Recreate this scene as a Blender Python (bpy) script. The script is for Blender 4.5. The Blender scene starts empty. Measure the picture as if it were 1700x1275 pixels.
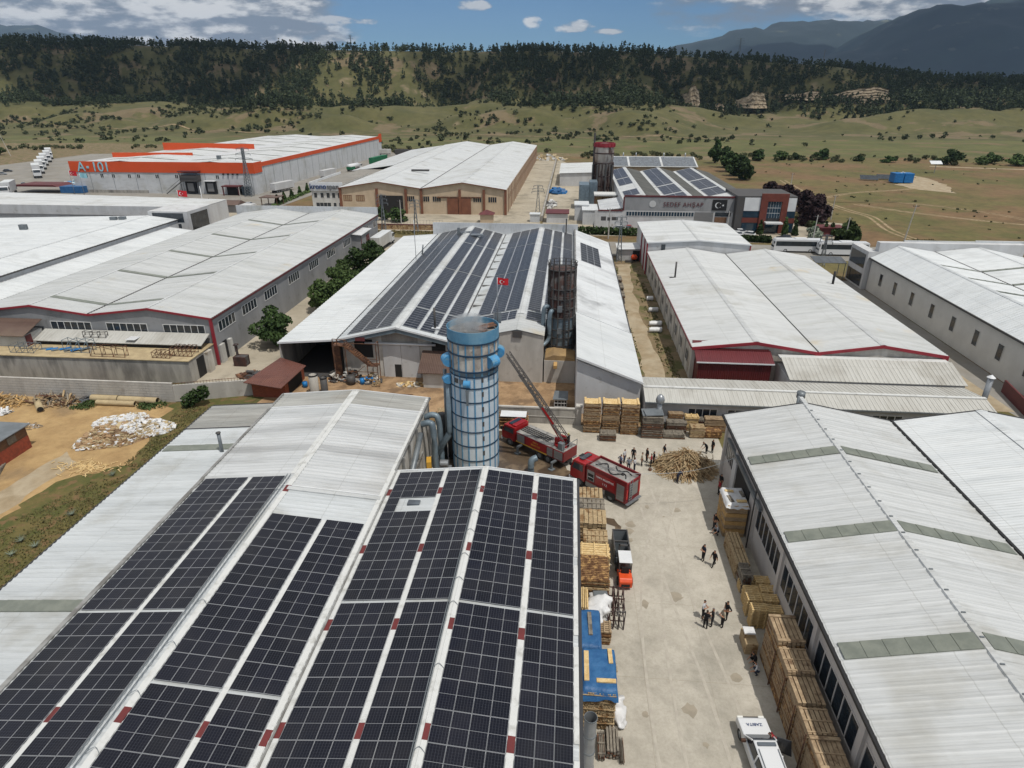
import bpy, math, random
import numpy as np
from mathutils import Vector, Matrix
random.seed(11); RNG = np.random.default_rng(5)
SC = bpy.context.scene; COL = SC.collection
R = math.radians
# ---------------------------------------------------------------- camera
cam = bpy.data.cameras.new('camera'); cam.sensor_width = 36; cam.lens = 1060/1700*36
cam.clip_start = .5; cam.clip_end = 30000
co = bpy.data.objects.new('camera', cam); COL.objects.link(co)
PITCH, YAW, CAMH = R(24.47), R(4.96), 38.0
hd = Vector((-math.sin(YAW), math.cos(YAW), 0)); rt = Vector((math.cos(YAW), math.sin(YAW), 0))
fw = hd*math.cos(PITCH) - Vector((0, 0, math.sin(PITCH))); up = rt.cross(fw)
co.matrix_world = Matrix(((rt.x, up.x, -fw.x, 0), (rt.y, up.y, -fw.y, 0), (rt.z, up.z, -fw.z, CAMH), (0, 0, 0, 1)))
SC.camera = co
# ---------------------------------------------------------------- sky, sun, exposure
SUN = Vector((.32, -.30, 1.0)).normalized()
SC.view_settings.view_transform = 'Standard'; SC.view_settings.look = 'None'
SC.view_settings.exposure = -.16; SC.view_settings.gamma = 1.0
sl = bpy.data.lights.new('sun', 'SUN'); sl.energy = 3.7; sl.angle = R(.5); sl.color = (1, .96, .89)
so = bpy.data.objects.new('sun', sl); COL.objects.link(so)
so.rotation_euler = SUN.to_track_quat('Z', 'Y').to_euler()
W = bpy.data.worlds.new('World'); SC.world = W; W.use_nodes = True
nt = W.node_tree; nt.nodes.clear()
def N(t, typ, **kw):
    n = t.nodes.new(typ)
    for k, v in kw.items(): setattr(n, k, v)
    return n
def mth(t, op, a, b=None, c=None, clamp=False):
    n = N(t, 'ShaderNodeMath', operation=op, use_clamp=clamp)
    for i, v in enumerate((a, b, c)):
        if v is None: continue
        if isinstance(v, (int, float)): n.inputs[i].default_value = v
        else: t.links.new(v, n.inputs[i])
    return n.outputs[0]
def sstep(t, v, lo, hi):
    n = N(t, 'ShaderNodeMapRange', interpolation_type='SMOOTHSTEP')
    t.links.new(v, n.inputs[0]); n.inputs[1].default_value = lo; n.inputs[2].default_value = hi
    return n.outputs[0]
def sky():
    t = nt
    out = N(t, 'ShaderNodeOutputWorld'); bg = N(t, 'ShaderNodeBackground'); bg.inputs[1].default_value = .1
    st = N(t, 'ShaderNodeTexSky', sky_type='NISHITA', sun_disc=False)
    st.sun_elevation = math.asin(SUN.z); st.sun_rotation = math.atan2(SUN.x, SUN.y)
    st.altitude = 900; st.air_density = 1.0; st.dust_density = .4; st.ozone_density = 2.0
    tc = N(t, 'ShaderNodeTexCoord'); sx = N(t, 'ShaderNodeSeparateXYZ'); t.links.new(tc.outputs['Generated'], sx.inputs[0])
    az = mth(t, 'ARCTAN2', sx.outputs[0], sx.outputs[1]); el = sx.outputs[2]
    def noise(sa, se, det, off, rough=.55):
        cx = N(t, 'ShaderNodeCombineXYZ')
        t.links.new(mth(t, 'MULTIPLY', az, sa), cx.inputs[0]); t.links.new(mth(t, 'MULTIPLY', el, se), cx.inputs[1]); cx.inputs[2].default_value = off
        n = N(t, 'ShaderNodeTexNoise'); n.inputs['Scale'].default_value = 1; n.inputs['Detail'].default_value = det; n.inputs['Roughness'].default_value = rough
        t.links.new(cx.outputs[0], n.inputs['Vector']); return n.outputs[0]
    n1 = noise(5, 17, 8, 3.1); n2 = noise(34, 90, 5, 9.4); n3 = noise(8, 38, 7, 5.7)
    # cover: a bank on the left, a bank on the right, clear between, broken cloud overhead
    def bump(a0, w): return mth(t, 'POWER', 2.718, mth(t, 'MULTIPLY', mth(t, 'POWER', mth(t, 'DIVIDE', mth(t, 'ABSOLUTE', mth(t, 'SUBTRACT', az, a0)), w), 4.0), -1.0))
    left = mth(t, 'MULTIPLY', bump(-.64, .36), .44)
    right = mth(t, 'MULTIPLY', mth(t, 'MULTIPLY', bump(.34, .31), sstep(t, el, .045, .10)), .40)
    hi = mth(t, 'MULTIPLY', sstep(t, el, .14, .3), .33)
    clear = mth(t, 'MULTIPLY', bump(-.1, .2), -.2)
    cov = mth(t, 'ADD', mth(t, 'ADD', left, right), mth(t, 'ADD', hi, clear))
    f = sstep(t, mth(t, 'ADD', mth(t, 'ADD', n1, cov), mth(t, 'MULTIPLY', n2, .18)), .74, .93)
    tot = f; puffsum = None
    for (a0, e0, w, h) in ((-.135, .1085, .026, .0095), (-.059, .0885, .0165, .0085), (0.0, .0835, .031, .009), (.045, .0765, .026, .0045), (-.33, .088, .06, .006), (-.045, .131, .03, .004)):
        d = mth(t, 'ADD', mth(t, 'POWER', mth(t, 'DIVIDE', mth(t, 'ABSOLUTE', mth(t, 'SUBTRACT', az, a0)), w), 2.0), mth(t, 'POWER', mth(t, 'DIVIDE', mth(t, 'ABSOLUTE', mth(t, 'SUBTRACT', el, e0)), h), 2.0))
        p = sstep(t, mth(t, 'ADD', mth(t, 'SUBTRACT', 1.0, d), mth(t, 'MULTIPLY', mth(t, 'SUBTRACT', n2, .5), 3.4)), .1, .9)
        puffsum = p if puffsum is None else mth(t, 'MAXIMUM', puffsum, p)
    tot = mth(t, 'MAXIMUM', f, mth(t, 'MULTIPLY', puffsum, .9))
    # cloud brightness: grey undersides, white tops
    br = mth(t, 'MAXIMUM', sstep(t, mth(t, 'ADD', mth(t, 'ADD', n3, mth(t, 'MULTIPLY', sstep(t, el, .16, .4), .2)), mth(t, 'MULTIPLY', mth(t, 'SUBTRACT', n2, .5), .7)), .46, .68), mth(t, 'MULTIPLY', puffsum, .72))
    cc = N(t, 'ShaderNodeMix', data_type='RGBA'); cc.inputs[6].default_value = (2.3, 2.7, 3.25, 1); cc.inputs[7].default_value = (8.6, 8.6, 8.5, 1)
    t.links.new(br, cc.inputs[0])
    tint = N(t, 'ShaderNodeMix', data_type='RGBA', blend_type='MULTIPLY'); tint.inputs[0].default_value = 1
    t.links.new(st.outputs[0], tint.inputs[6]); tint.inputs[7].default_value = (.42, .62, .82, 1)
    mx = N(t, 'ShaderNodeMix', data_type='RGBA'); t.links.new(tot, mx.inputs[0]); t.links.new(tint.outputs[2], mx.inputs[6]); t.links.new(cc.outputs[2], mx.inputs[7])
    t.links.new(mx.outputs[2], bg.inputs[0]); t.links.new(bg.outputs[0], out.inputs[0])
sky()
# ---------------------------------------------------------------- helpers
def lin(c): c = c/255; return c/12.92 if c <= .04045 else ((c+.055)/1.055)**2.4
def C(r, g, b, k=.86): return (lin(r)*k, lin(g)*k, lin(b)*k, 1)
MATS = {}
def mat(name, c, rough=.7, c2=None, sc=1.0, st=(1, 1, 1), lo=.35, hi=.65, metal=0, bump=0, bsc=None, c3=None, sc3=.2, lo3=.5, hi3=.62, spec=.4, det=5, st3=None):
    """principled with up to two layers of object-space noise colour and a bump"""
    m = bpy.data.materials.new(name); m.use_nodes = True; t = m.node_tree
    p = t.nodes['Principled BSDF']; p.inputs['Roughness'].default_value = rough; p.inputs['Metallic'].default_value = metal
    p.inputs['Specular IOR Level'].default_value = spec; p.inputs['Base Color'].default_value = c
    MATS[name] = m
    tc = N(t, 'ShaderNodeTexCoord')
    def noise(s, stretch, det):
        mp = N(t, 'ShaderNodeMapping'); mp.inputs['Scale'].default_value = stretch; t.links.new(tc.outputs['Object'], mp.inputs[0])
        n = N(t, 'ShaderNodeTexNoise'); n.inputs['Scale'].default_value = s; n.inputs['Detail'].default_value = det; n.inputs['Roughness'].default_value = .62
        t.links.new(mp.outputs[0], n.inputs['Vector']); return n.outputs[0]
    last = None
    if c2:
        f = sstep(t, noise(sc, st, det), lo, hi); mx = N(t, 'ShaderNodeMix', data_type='RGBA')
        t.links.new(f, mx.inputs[0]); mx.inputs[6].default_value = c; mx.inputs[7].default_value = c2; last = mx.outputs[2]
    if c3:
        f = sstep(t, noise(sc3, st3 or (1, 1, 1), 6), lo3, hi3); mx = N(t, 'ShaderNodeMix', data_type='RGBA'); t.links.new(f, mx.inputs[0])
        if last: t.links.new(last, mx.inputs[6])
        else: mx.inputs[6].default_value = c
        mx.inputs[7].default_value = c3; last = mx.outputs[2]
    if last: t.links.new(last, p.inputs['Base Color'])
    if bump:
        b = N(t, 'ShaderNodeBump'); b.inputs['Strength'].default_value = bump; b.inputs['Distance'].default_value = .1
        t.links.new(noise(bsc or sc*4, st, 4), b.inputs['Height']); t.links.new(b.outputs[0], p.inputs['Normal'])
    return m
class MB:
    """collects faces, links them as ONE mesh object"""
    def __init__(s): s.v = []; s.f = []; s.mi = []; s.uv = {}
    def face(s, pts, m=0, uv=None):
        i = len(s.v); s.v.extend(tuple(p) for p in pts); s.f.append(tuple(range(i, i+len(pts)))); s.mi.append(m)
        if uv: s.uv[len(s.f)-1] = uv
    def box(s, x0, y0, z0, x1, y1, z1, m=0):
        s.hexa([(x0, y0, z0), (x1, y0, z0), (x1, y1, z0), (x0, y1, z0), (x0, y0, z1), (x1, y0, z1), (x1, y1, z1), (x0, y1, z1)], m)
    def hexa(s, p, m=0):
        i = len(s.v); s.v.extend(tuple(q) for q in p)
        for f in ((0, 3, 2, 1), (4, 5, 6, 7), (0, 1, 5, 4), (1, 2, 6, 5), (2, 3, 7, 6), (3, 0, 4, 7)):
            s.f.append(tuple(i+k for k in f)); s.mi.append(m)
    def obox(s, c, sz, rz=0, m=0, tilt=0):
        ca, sa = math.cos(rz), math.sin(rz); ct, stt = math.cos(tilt), math.sin(tilt); P = []
        for z in (-.5, .5):
            for x, y in ((-.5, -.5), (.5, -.5), (.5, .5), (-.5, .5)):
                X, Y, Z = x*sz[0], y*sz[1], z*sz[2]; X, Z = X*ct-Z*stt, X*stt+Z*ct
                P.append((c[0]+X*ca-Y*sa, c[1]+X*sa+Y*ca, c[2]+Z))
        s.hexa(P, m)
    def beam(s, a, b, w, h=None, m=0):
        a, b = Vector(a), Vector(b); h = h or w; d = (b-a).normalized()
        q = d.cross(Vector((0, 0, 1)));  q = Vector((1, 0, 0)) if q.length < 1e-3 else q.normalized(); u = q.cross(d)
        P = [e+q*x*w/2+u*y*h/2 for e in (a, b) for x, y in ((-1, -1), (1, -1), (1, 1), (-1, 1))]
        s.hexa(P, m)
    def tube(s, pts, r, n=10, m=0, cap=True):
        pts = [Vector(p) for p in pts]; rr = r if isinstance(r, (list, tuple)) else [r]*len(pts); i0 = len(s.v)
        for k, p in enumerate(pts):
            d = (pts[min(k+1, len(pts)-1)]-pts[max(k-1, 0)]).normalized()
            q = d.cross(Vector((.03, .02, 1))); q = Vector((1, 0, 0)) if q.length < .05 else q.normalized(); u = q.cross(d).normalized()
            for j in range(n):
                a = 2*math.pi*j/n; s.v.append(tuple(p+(q*math.cos(a)+u*math.sin(a))*rr[k]))
        for k in range(len(pts)-1):
            for j in range(n):
                a = i0+k*n+j; b = i0+k*n+(j+1) % n; s.f.append((a, b, b+n, a+n)); s.mi.append(m)
        if cap:
            s.f.append(tuple(i0+j for j in range(n))[::-1]); s.mi.append(m)
            s.f.append(tuple(i0+(len(pts)-1)*n+j for j in range(n))); s.mi.append(m)
    def ring(s, c, prof, n=32, m=0, a0=0, a1=2*math.pi):
        """lathe a profile of (r,z) round the vertical through c"""
        i0 = len(s.v); full = abs(a1-a0-2*math.pi) < 1e-6; k = n if full else n+1
        for j in range(k):
            a = a0+(a1-a0)*j/n
            for r, z in prof: s.v.append((c[0]+r*math.cos(a), c[1]+r*math.sin(a), c[2]+z))
        q = len(prof)
        for j in range(n):
            for e in range(q-1):
                a = i0+j*q+e; b = i0+((j+1) % k)*q+e; s.f.append((a, b, b+1, a+1)); s.mi.append(m)
    def prism(s, poly, z0, z1, m=0):
        n = len(poly); i = len(s.v); s.v.extend((p[0], p[1], z0) for p in poly); s.v.extend((p[0], p[1], z1) for p in poly)
        s.f.append(tuple(i+n+k for k in range(n))); s.mi.append(m); s.f.append(tuple(i+k for k in range(n))[::-1]); s.mi.append(m)
        for k in range(n): s.f.append((i+k, i+(k+1) % n, i+n+(k+1) % n, i+n+k)); s.mi.append(m)
    def extr(s, prof, y0, y1, m=0, axis='y', caps=True):
        """profile of (x,z) extruded along y (or (y,z) along x)"""
        n = len(prof); i = len(s.v); P = (lambda a, e: (a[0], e, a[1])) if axis == 'y' else (lambda a, e: (e, a[0], a[1]))
        s.v.extend(P(p, y0) for p in prof); s.v.extend(P(p, y1) for p in prof)
        for k in range(n): s.f.append((i+k, i+(k+1) % n, i+n+(k+1) % n, i+n+k)); s.mi.append(m)
        if caps:
            s.f.append(tuple(i+k for k in range(n))[::-1]); s.mi.append(m); s.f.append(tuple(i+n+k for k in range(n))); s.mi.append(m)
    def build(s, name, mats, parent=None, smooth=False, world=True):
        me = bpy.data.meshes.new(name)
        return link(name, me, s, mats, parent, smooth, world)
def _each(s, name, mats, parent=None, world=True):
    """boxes only: every box becomes a part of its own"""
    for k in range(0, len(s.v), 8):
        b = MB(); b.hexa(s.v[k:k+8]); o = b.build(name, mats, parent, False, world)
    return o
MB.build_each = _each
def link(name, me, s, mats, parent, smooth, world):
    v = np.array(s.v, dtype=float)
    off = Vector((0, 0, 0))
    if parent is None and world and len(v):
        lo, hi = v.min(0), v.max(0); off = Vector(((lo[0]+hi[0])/2, (lo[1]+hi[1])/2, lo[2])); v = v-np.array(off)
    me.from_pydata(v.tolist(), [], s.f)
    ms = mats if isinstance(mats, (list, tuple)) else [mats]
    for m in ms: me.materials.append(MATS[m] if isinstance(m, str) else m)
    if len(ms) > 1: me.polygons.foreach_set('material_index', s.mi)
    if s.uv:
        L = me.uv_layers.new(name='UVMap'); 
        for fi, uv in s.uv.items():
            st = me.polygons[fi].loop_start
            for k, c in enumerate(uv): L.data[st+k].uv = c
    if smooth: me.polygons.foreach_set('use_smooth', [True]*len(me.polygons))
    me.update()
    o = bpy.data.objects.new(name, me); COL.objects.link(o)
    if parent is None: o.location = off
    else: attach(o, parent, world)
    return o
def root_of(o):
    while o.parent: o = o.parent
    return o
def attach(o, parent, world=True):
    o.parent = parent
    if world and parent.parent is None and parent.type == 'EMPTY':      # geometry given in world metres
        o.matrix_parent_inverse = Matrix.Translation(-parent.location)
def tag(o, label=None, cat=None, group=None, kind=None):
    if label: o['label'] = label
    if cat: o['category'] = cat
    if group: o['group'] = group
    if kind: o['kind'] = kind
    return o
def thing(name, label, cat, loc=(0, 0, 0), rz=0, group=None):
    o = bpy.data.objects.new(name, None); COL.objects.link(o); o.location = loc; o.rotation_euler = (0, 0, rz); o.empty_display_size = .5
    return tag(o, label, cat, group)
KIDS = {}
def dup(root, loc, rz=None, label=None, group=None, scale=None):
    def cp(o, par):
        c = o.copy(); COL.objects.link(c)
        if par: c.parent = par
        for ch in o.children: cp(ch, c)
        return c
    r = cp(root, None); r.location = loc
    if rz is not None: r.rotation_euler = (0, 0, rz)
    if scale: r.scale = scale if isinstance(scale, tuple) else (scale,)*3
    return tag(r, label, None, group)
def struct(name, mb, m): o = mb.build(name, m); o['kind'] = 'structure'; return o
def text(body, size, depth=.03, space=1.0):
    cu = bpy.data.curves.new('lettering', 'FONT'); cu.body = body; cu.size = size; cu.extrude = depth; cu.align_x = 'CENTER'; cu.align_y = 'CENTER'; cu.space_character = space
    o = bpy.data.objects.new('lettering', cu); COL.objects.link(o); bpy.context.view_layer.update()
    me = bpy.data.meshes.new_from_object(o.evaluated_get(bpy.context.evaluated_depsgraph_get()))
    bpy.data.objects.remove(o); bpy.data.curves.remove(cu); return me
def sign(parent, name, body, size, M, m, depth=.03, space=1.0, bold=0):
    me = text(body, size, depth, space); me.transform(M); me.materials.clear(); me.materials.append(MATS[m])
    o = bpy.data.objects.new(name, me); COL.objects.link(o); attach(o, parent); return o
def facing_front(x, y, z):      # text standing upright and read from -y
    return Matrix.Translation((x, y, z)) @ Matrix.Rotation(R(90), 4, 'X')
def ragged(poly, step=1.5, amp=.4, rnd=random):
    """polygon outline with an uneven edge"""
    out = []
    for i, a in enumerate(poly):
        b = poly[(i+1) % len(poly)]; n = max(1, int(math.dist(a, b)/step))
        for k in range(n):
            t = k/n; out.append((a[0]+(b[0]-a[0])*t+rnd.uniform(-amp, amp), a[1]+(b[1]-a[1])*t+rnd.uniform(-amp, amp)))
    return out
def ground_sheet(name, poly, z, m, rag=None):
    mb = MB(); p = ragged(poly, *rag) if rag else poly; mb.face([(x, y, z) for x, y in p]); return struct(name, mb, m)
def strip(pts, w, z):
    mb = MB(); P = [Vector((p[0], p[1], 0)) for p in pts]; L = []
    for k, p in enumerate(P):
        d = (P[min(k+1, len(P)-1)]-P[max(k-1, 0)]).normalized(); q = Vector((-d.y, d.x, 0)); ww = w*random.uniform(.8, 1.2)
        L.append((p+q*ww/2, p-q*ww/2))
    for k in range(len(P)-1):
        mb.face([(v.x, v.y, z) for v in (L[k][1], L[k+1][1], L[k+1][0], L[k][0])])
    return mb
def smooth_path(pts, n=6):
    out = []; P = [Vector((p[0], p[1], p[2] if len(p) > 2 else 0)) for p in pts]
    for i in range(len(P)-1):
        a, b, c, d = P[max(i-1, 0)], P[i], P[i+1], P[min(i+2, len(P)-1)]
        for k in range(n):
            t = k/n; out.append(.5*((2*b)+(c-a)*t+(2*a-5*b+4*c-d)*t*t+(-a+3*b-3*c+d)*t**3))
    out.append(P[-1]); return out
# ---------------------------------------------------------------- materials
def panel_mat(name, ca, cb, nx=6, ny=12, line=.35, mid=True, rough=.22, frame=.02, framey=.012):
    """photovoltaic module: one UV square per module, silver frame, cell lines, half-cut gap"""
    m = bpy.data.materials.new(name); m.use_nodes = True; t = m.node_tree; p = t.nodes['Principled BSDF']; MATS[name] = m
    uv = N(t, 'ShaderNodeUVMap'); sx = N(t, 'ShaderNodeSeparateXYZ'); t.links.new(uv.outputs[0], sx.inputs[0])
    fu = mth(t, 'FRACT', sx.outputs[0]); fv = mth(t, 'FRACT', sx.outputs[1])
    def near(v, w): return mth(t, 'GREATER_THAN', mth(t, 'ABSOLUTE', mth(t, 'SUBTRACT', v, .5)), .5-w)
    fr = mth(t, 'MAXIMUM', near(fu, frame), near(fv, framey))
    if mid: fr2 = mth(t, 'LESS_THAN', mth(t, 'ABSOLUTE', mth(t, 'SUBTRACT', fv, .5)), .006)
    cu = near(mth(t, 'FRACT', mth(t, 'MULTIPLY', fu, nx)), .07); cv = near(mth(t, 'FRACT', mth(t, 'MULTIPLY', fv, ny)), .05)
    g = mth(t, 'MULTIPLY', mth(t, 'MAXIMUM', cu, mth(t, 'MULTIPLY', cv, .6)), line)
    fl = N(t, 'ShaderNodeTexWhiteNoise'); fl.noise_dimensions = '2D'
    cx = N(t, 'ShaderNodeCombineXYZ'); t.links.new(mth(t, 'FLOOR', sx.outputs[0]), cx.inputs[0]); t.links.new(mth(t, 'FLOOR', sx.outputs[1]), cx.inputs[1]); t.links.new(cx.outputs[0], fl.inputs['Vector'])
    a = N(t, 'ShaderNodeMix', data_type='RGBA'); t.links.new(fl.outputs[0], a.inputs[0]); a.inputs[6].default_value = ca; a.inputs[7].default_value = cb
    b = N(t, 'ShaderNodeMix', data_type='RGBA'); t.links.new(g, b.inputs[0]); t.links.new(a.outputs[2], b.inputs[6]); b.inputs[7].default_value = (.2, .21, .24, 1)
    last = b.outputs[2]
    for f, k in ((fr2 if mid else None, .55), (fr, .8)):
        if f is None: continue
        c = N(t, 'ShaderNodeMix', data_type='RGBA'); t.links.new(mth(t, 'MULTIPLY', f, k), c.inputs[0]); t.links.new(last, c.inputs[6]); c.inputs[7].default_value = (.38, .39, .41, 1); last = c.outputs[2]
    g2 = N(t, 'ShaderNodeNewGeometry'); dn = N(t, 'ShaderNodeTexNoise'); dn.inputs['Scale'].default_value = .35; dn.inputs['Detail'].default_value = 7; t.links.new(g2.outputs['Position'], dn.inputs['Vector']); d = N(t, 'ShaderNodeMix', data_type='RGBA'); t.links.new(mth(t, 'MULTIPLY', sstep(t, dn.outputs[0], .4, .75), .035), d.inputs[0]); t.links.new(last, d.inputs[6]); d.inputs[7].default_value = (.24, .22, .19, 1); last = d.outputs[2]
    t.links.new(last, p.inputs['Base Color']); p.inputs['Roughness'].default_value = rough; p.inputs['Specular IOR Level'].default_value = .22
    return m
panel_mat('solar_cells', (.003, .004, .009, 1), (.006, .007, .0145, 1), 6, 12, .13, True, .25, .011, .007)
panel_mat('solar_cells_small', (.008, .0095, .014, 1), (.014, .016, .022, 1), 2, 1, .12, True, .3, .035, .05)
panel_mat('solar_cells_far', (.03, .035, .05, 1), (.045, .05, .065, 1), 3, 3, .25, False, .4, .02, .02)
def ribbed(name, c, c2, dirt, pitch=.25, axis=1, rough=.5, sc=.25, st=(.25, 2.2, 1), lo=.42, hi=.72, seam=None, b=.35, sooty=None, sc3=.12, lo3=.5, hi3=.7):
    """painted profiled steel sheet: fine ribs as bump, streaks of dirt down the slope"""
    m = mat(name, c, rough, c2, sc, st, lo, hi, c3=dirt, sc3=sc3, lo3=lo3, hi3=hi3, spec=.35, st3=sooty or (1, 1, 1)); t = m.node_tree; p = t.nodes['Principled BSDF']
    tc = N(t, 'ShaderNodeTexCoord'); sx = N(t, 'ShaderNodeSeparateXYZ'); t.links.new(tc.outputs['Object'], sx.inputs[0])
    w = mth(t, 'PINGPONG', mth(t, 'DIVIDE', sx.outputs[axis], pitch), .5)
    bp = N(t, 'ShaderNodeBump'); bp.inputs['Strength'].default_value = b; bp.inputs['Distance'].default_value = .08
    t.links.new(sstep(t, w, .12, .36), bp.inputs['Height']); t.links.new(bp.outputs[0], p.inputs['Normal'])
    src = p.inputs['Base Color'].links[0].from_socket; mp = N(t, 'ShaderNodeMapping'); mp.inputs['Scale'].default_value = (.35, 3.2, 1) if axis else (3.2, .35, 1); t.links.new(tc.outputs['Object'], mp.inputs[0])
    sn = N(t, 'ShaderNodeTexNoise'); sn.inputs['Scale'].default_value = 1; sn.inputs['Detail'].default_value = 5; t.links.new(mp.outputs[0], sn.inputs['Vector'])
    lap = mth(t, 'LESS_THAN', mth(t, 'PINGPONG', mth(t, 'ADD', sx.outputs[1-axis], .7), 3.0), .03)
    mx = N(t, 'ShaderNodeMix', data_type='RGBA', blend_type='MULTIPLY'); t.links.new(mth(t, 'MAXIMUM', mth(t, 'MULTIPLY', sstep(t, sn.outputs[0], .48, .75), .4), mth(t, 'MULTIPLY', lap, .55)), mx.inputs[0]); t.links.new(src, mx.inputs[6]); mx.inputs[7].default_value = (.62, .61, .58, 1); t.links.new(mx.outputs[2], p.inputs['Base Color'])
    if seam:
        src = p.inputs['Base Color'].links[0].from_socket
        wn = N(t, 'ShaderNodeTexWhiteNoise'); wn.noise_dimensions = '1D'; t.links.new(mth(t, 'FLOOR', mth(t, 'DIVIDE', sx.outputs[axis], 1.0)), wn.inputs['W'])
        mx = N(t, 'ShaderNodeMix', data_type='RGBA', blend_type='MULTIPLY'); t.links.new(mth(t, 'MULTIPLY', wn.outputs[0], seam), mx.inputs[0]); t.links.new(src, mx.inputs[6]); mx.inputs[7].default_value = (.55, .57, .58, 1)
        t.links.new(mx.outputs[2], p.inputs['Base Color'])
    return m
WHT = C(205, 208, 209); WH2 = C(190, 194, 196)
ribbed('roof_white', C(200, 204, 206), C(188, 192, 194), C(176, 177, 174), .5, 1, seam=.35)
ribbed('roof_bright', C(216, 219, 220), C(206, 210, 212), C(200, 203, 204), .33, 1, seam=.15)
ribbed('roof_soot', C(200, 202, 203), C(168, 168, 168), C(186, 186, 184), .9, 1, st=(.12, 1.6, 1), lo=.48, hi=.75, seam=.5)
ribbed('roof_dusty', C(176, 176, 172), C(140, 138, 133), C(160, 155, 146), .9, 1, st=(.12, 1.5, 1), seam=.5)
ribbed('roof_grey', C(198, 200, 200), C(188, 190, 190), C(180, 180, 176), .5, 1, seam=.2)
ribbed('roof_sheen', C(208, 211, 213), C(172, 174, 177), C(150, 152, 154), .45, 1, st=(.1, .9, 1), lo=.45, hi=.8, sc3=.06, lo3=.52, hi3=.68)  # grey gradient sheen put into the sheet colour with the dirt streaks
ribbed('roof_cream', C(190, 189, 183), C(178, 176, 169), C(168, 165, 157), .55, 0, st=(2, .3, 1), b=.3)
ribbed('roof_far', C(208, 210, 210), C(196, 198, 198), C(184, 184, 180), 1.0, 1, seam=.25)
ribbed('roof_stained', C(196, 198, 198), C(184, 186, 184), C(196, 184, 160), .5, 1, seam=.3, lo3=.6, hi3=.8)
ribbed('roof_red', C(104, 46, 50), C(92, 40, 44), C(88, 46, 48), .3, 0, b=.6)
ribbed('wall_red', C(94, 36, 38), C(84, 32, 34), C(78, 32, 34), .3, 0, b=.6)
ribbed('roof_brown', C(104, 84, 74), C(90, 70, 62), C(116, 98, 84), .25, 0, b=.6)
ribbed('roof_tile', C(112, 72, 62), C(96, 62, 54), C(128, 84, 68), .3, 0, b=.8)
ribbed('wall_panel', C(206, 208, 210), C(192, 195, 198), C(176, 176, 172), 1.0, 0, b=.15)
ribbed('wall_panel_side', C(206, 208, 210), C(196, 198, 200), C(184, 184, 180), 1.0, 1, b=.15)
mat('rib_cap', C(207, 210, 211), .45, C(192, 195, 196), .6, (.2, 2, 1), c3=C(178, 179, 177), sc3=.2)
mat('wall_white', C(205, 205, 202), .6, C(186, 184, 178), .5, (1, 1, .3), c3=C(150, 146, 138), sc3=.3, lo3=.6, hi3=.8)
mat('wall_e', C(212, 210, 204), .6, C(202, 200, 194), .3)
mat('wall_grey', C(150, 151, 153), .6, C(138, 139, 141), .3, (1, 1, .3), c3=C(108, 108, 108), sc3=.5, lo3=.55, hi3=.8)
mat('wall_light', C(204, 205, 206), .6, C(190, 190, 190), .4, (1, 1, .3), c3=C(150, 146, 138), sc3=.7, lo3=.58, hi3=.8)
mat('wall_b', C(204, 198, 192), .6, C(190, 184, 180), .5, (1, 1, .3))
mat('wall_dirty', C(206, 202, 194), .8, C(176, 170, 160), .7, (1, 1, .35), c3=C(140, 128, 112), sc3=.5, lo3=.55, hi3=.75)
mat('concrete_wall', C(172, 168, 160), .85, C(146, 142, 136), .8, (1, 1, .25), c3=C(116, 113, 108), sc3=.4, lo3=.5, hi3=.72, st3=(1, 1, .3), bump=.2)
mat('concrete_light', C(192, 188, 181), .85, C(174, 170, 163), .5, (1, 1, .3), c3=C(150, 144, 136), sc3=.5, lo3=.55, hi3=.75, bump=.15)
mat('concrete_slab', C(186, 168, 132), .9, C(166, 148, 116), .8, bump=.15)
mat('tan_wall', C(202, 182, 156), .8, C(190, 170, 144), .4, (1, 1, .4))
mat('brown_trim', C(130, 84, 62), .7, C(116, 74, 56), .6)
mat('orange', C(216, 84, 40), .55, C(210, 82, 36), .3)
mat('red_trim', C(150, 44, 56), .6, C(136, 42, 52), .6)
mat('dark_red', C(104, 50, 52), .6, C(90, 44, 46), .6)
mat('brick_red', C(150, 72, 50), .85, C(126, 62, 46), 3)
mat('timber_red', C(148, 80, 54), .8, C(120, 64, 46), 2, (1, 1, 6))
mat('rust', C(104, 72, 54), .85, C(74, 54, 44), 2.5, c3=C(130, 92, 66), sc3=1.3)
mat('rust_dark', C(76, 50, 44), .8, C(54, 40, 37), 1.2, (1, 1, .4), c3=C(84, 82, 82), sc3=.8, lo3=.5, hi3=.64)
mat('steel_dark', C(76, 76, 78), .6, C(78, 74, 70), 2)
mat('steel_grey', C(128, 134, 138), .45, C(112, 118, 122), .8, metal=.3)
mat('galvanised', C(168, 172, 176), .35, C(148, 152, 156), 1.2, metal=.5)
mat('duct_blue_grey', C(122, 138, 148), .45, C(104, 118, 128), 1, metal=.2)
mat('black', (.012, .012, .013, 1), .6)
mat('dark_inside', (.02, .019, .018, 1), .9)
mat('rubber', (.02, .02, .021, 1), .85, (.035, .034, .032, 1), 4)
mat('glass_dark', (.018, .024, .032, 1), .08, (.03, .04, .05, 1), .8, spec=.6)
mat('glass_blue', (.012, .028, .045, 1), .1, (.02, .045, .07, 1), .6, spec=.7)
mat('glass_grey', C(96, 104, 112), .15, C(70, 76, 84), .9, spec=.6)
mat('window_white', C(214, 214, 212), .5)
mat('skylight_sheet', C(112, 117, 108), .4, C(128, 132, 122), .8, (1, 1, 1), bump=.25, bsc=2)
mat('white_paint', C(222, 224, 225), .35, C(212, 214, 216), .5)
mat('cream_seal', C(206, 207, 205), .7, C(178, 178, 174), 1.2, lo=.5, hi=.7, det=8)
mat('mark_red', C(112, 46, 46), .7, C(100, 42, 42), 1)
mat('gutter', C(58, 58, 60), .5)
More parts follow.
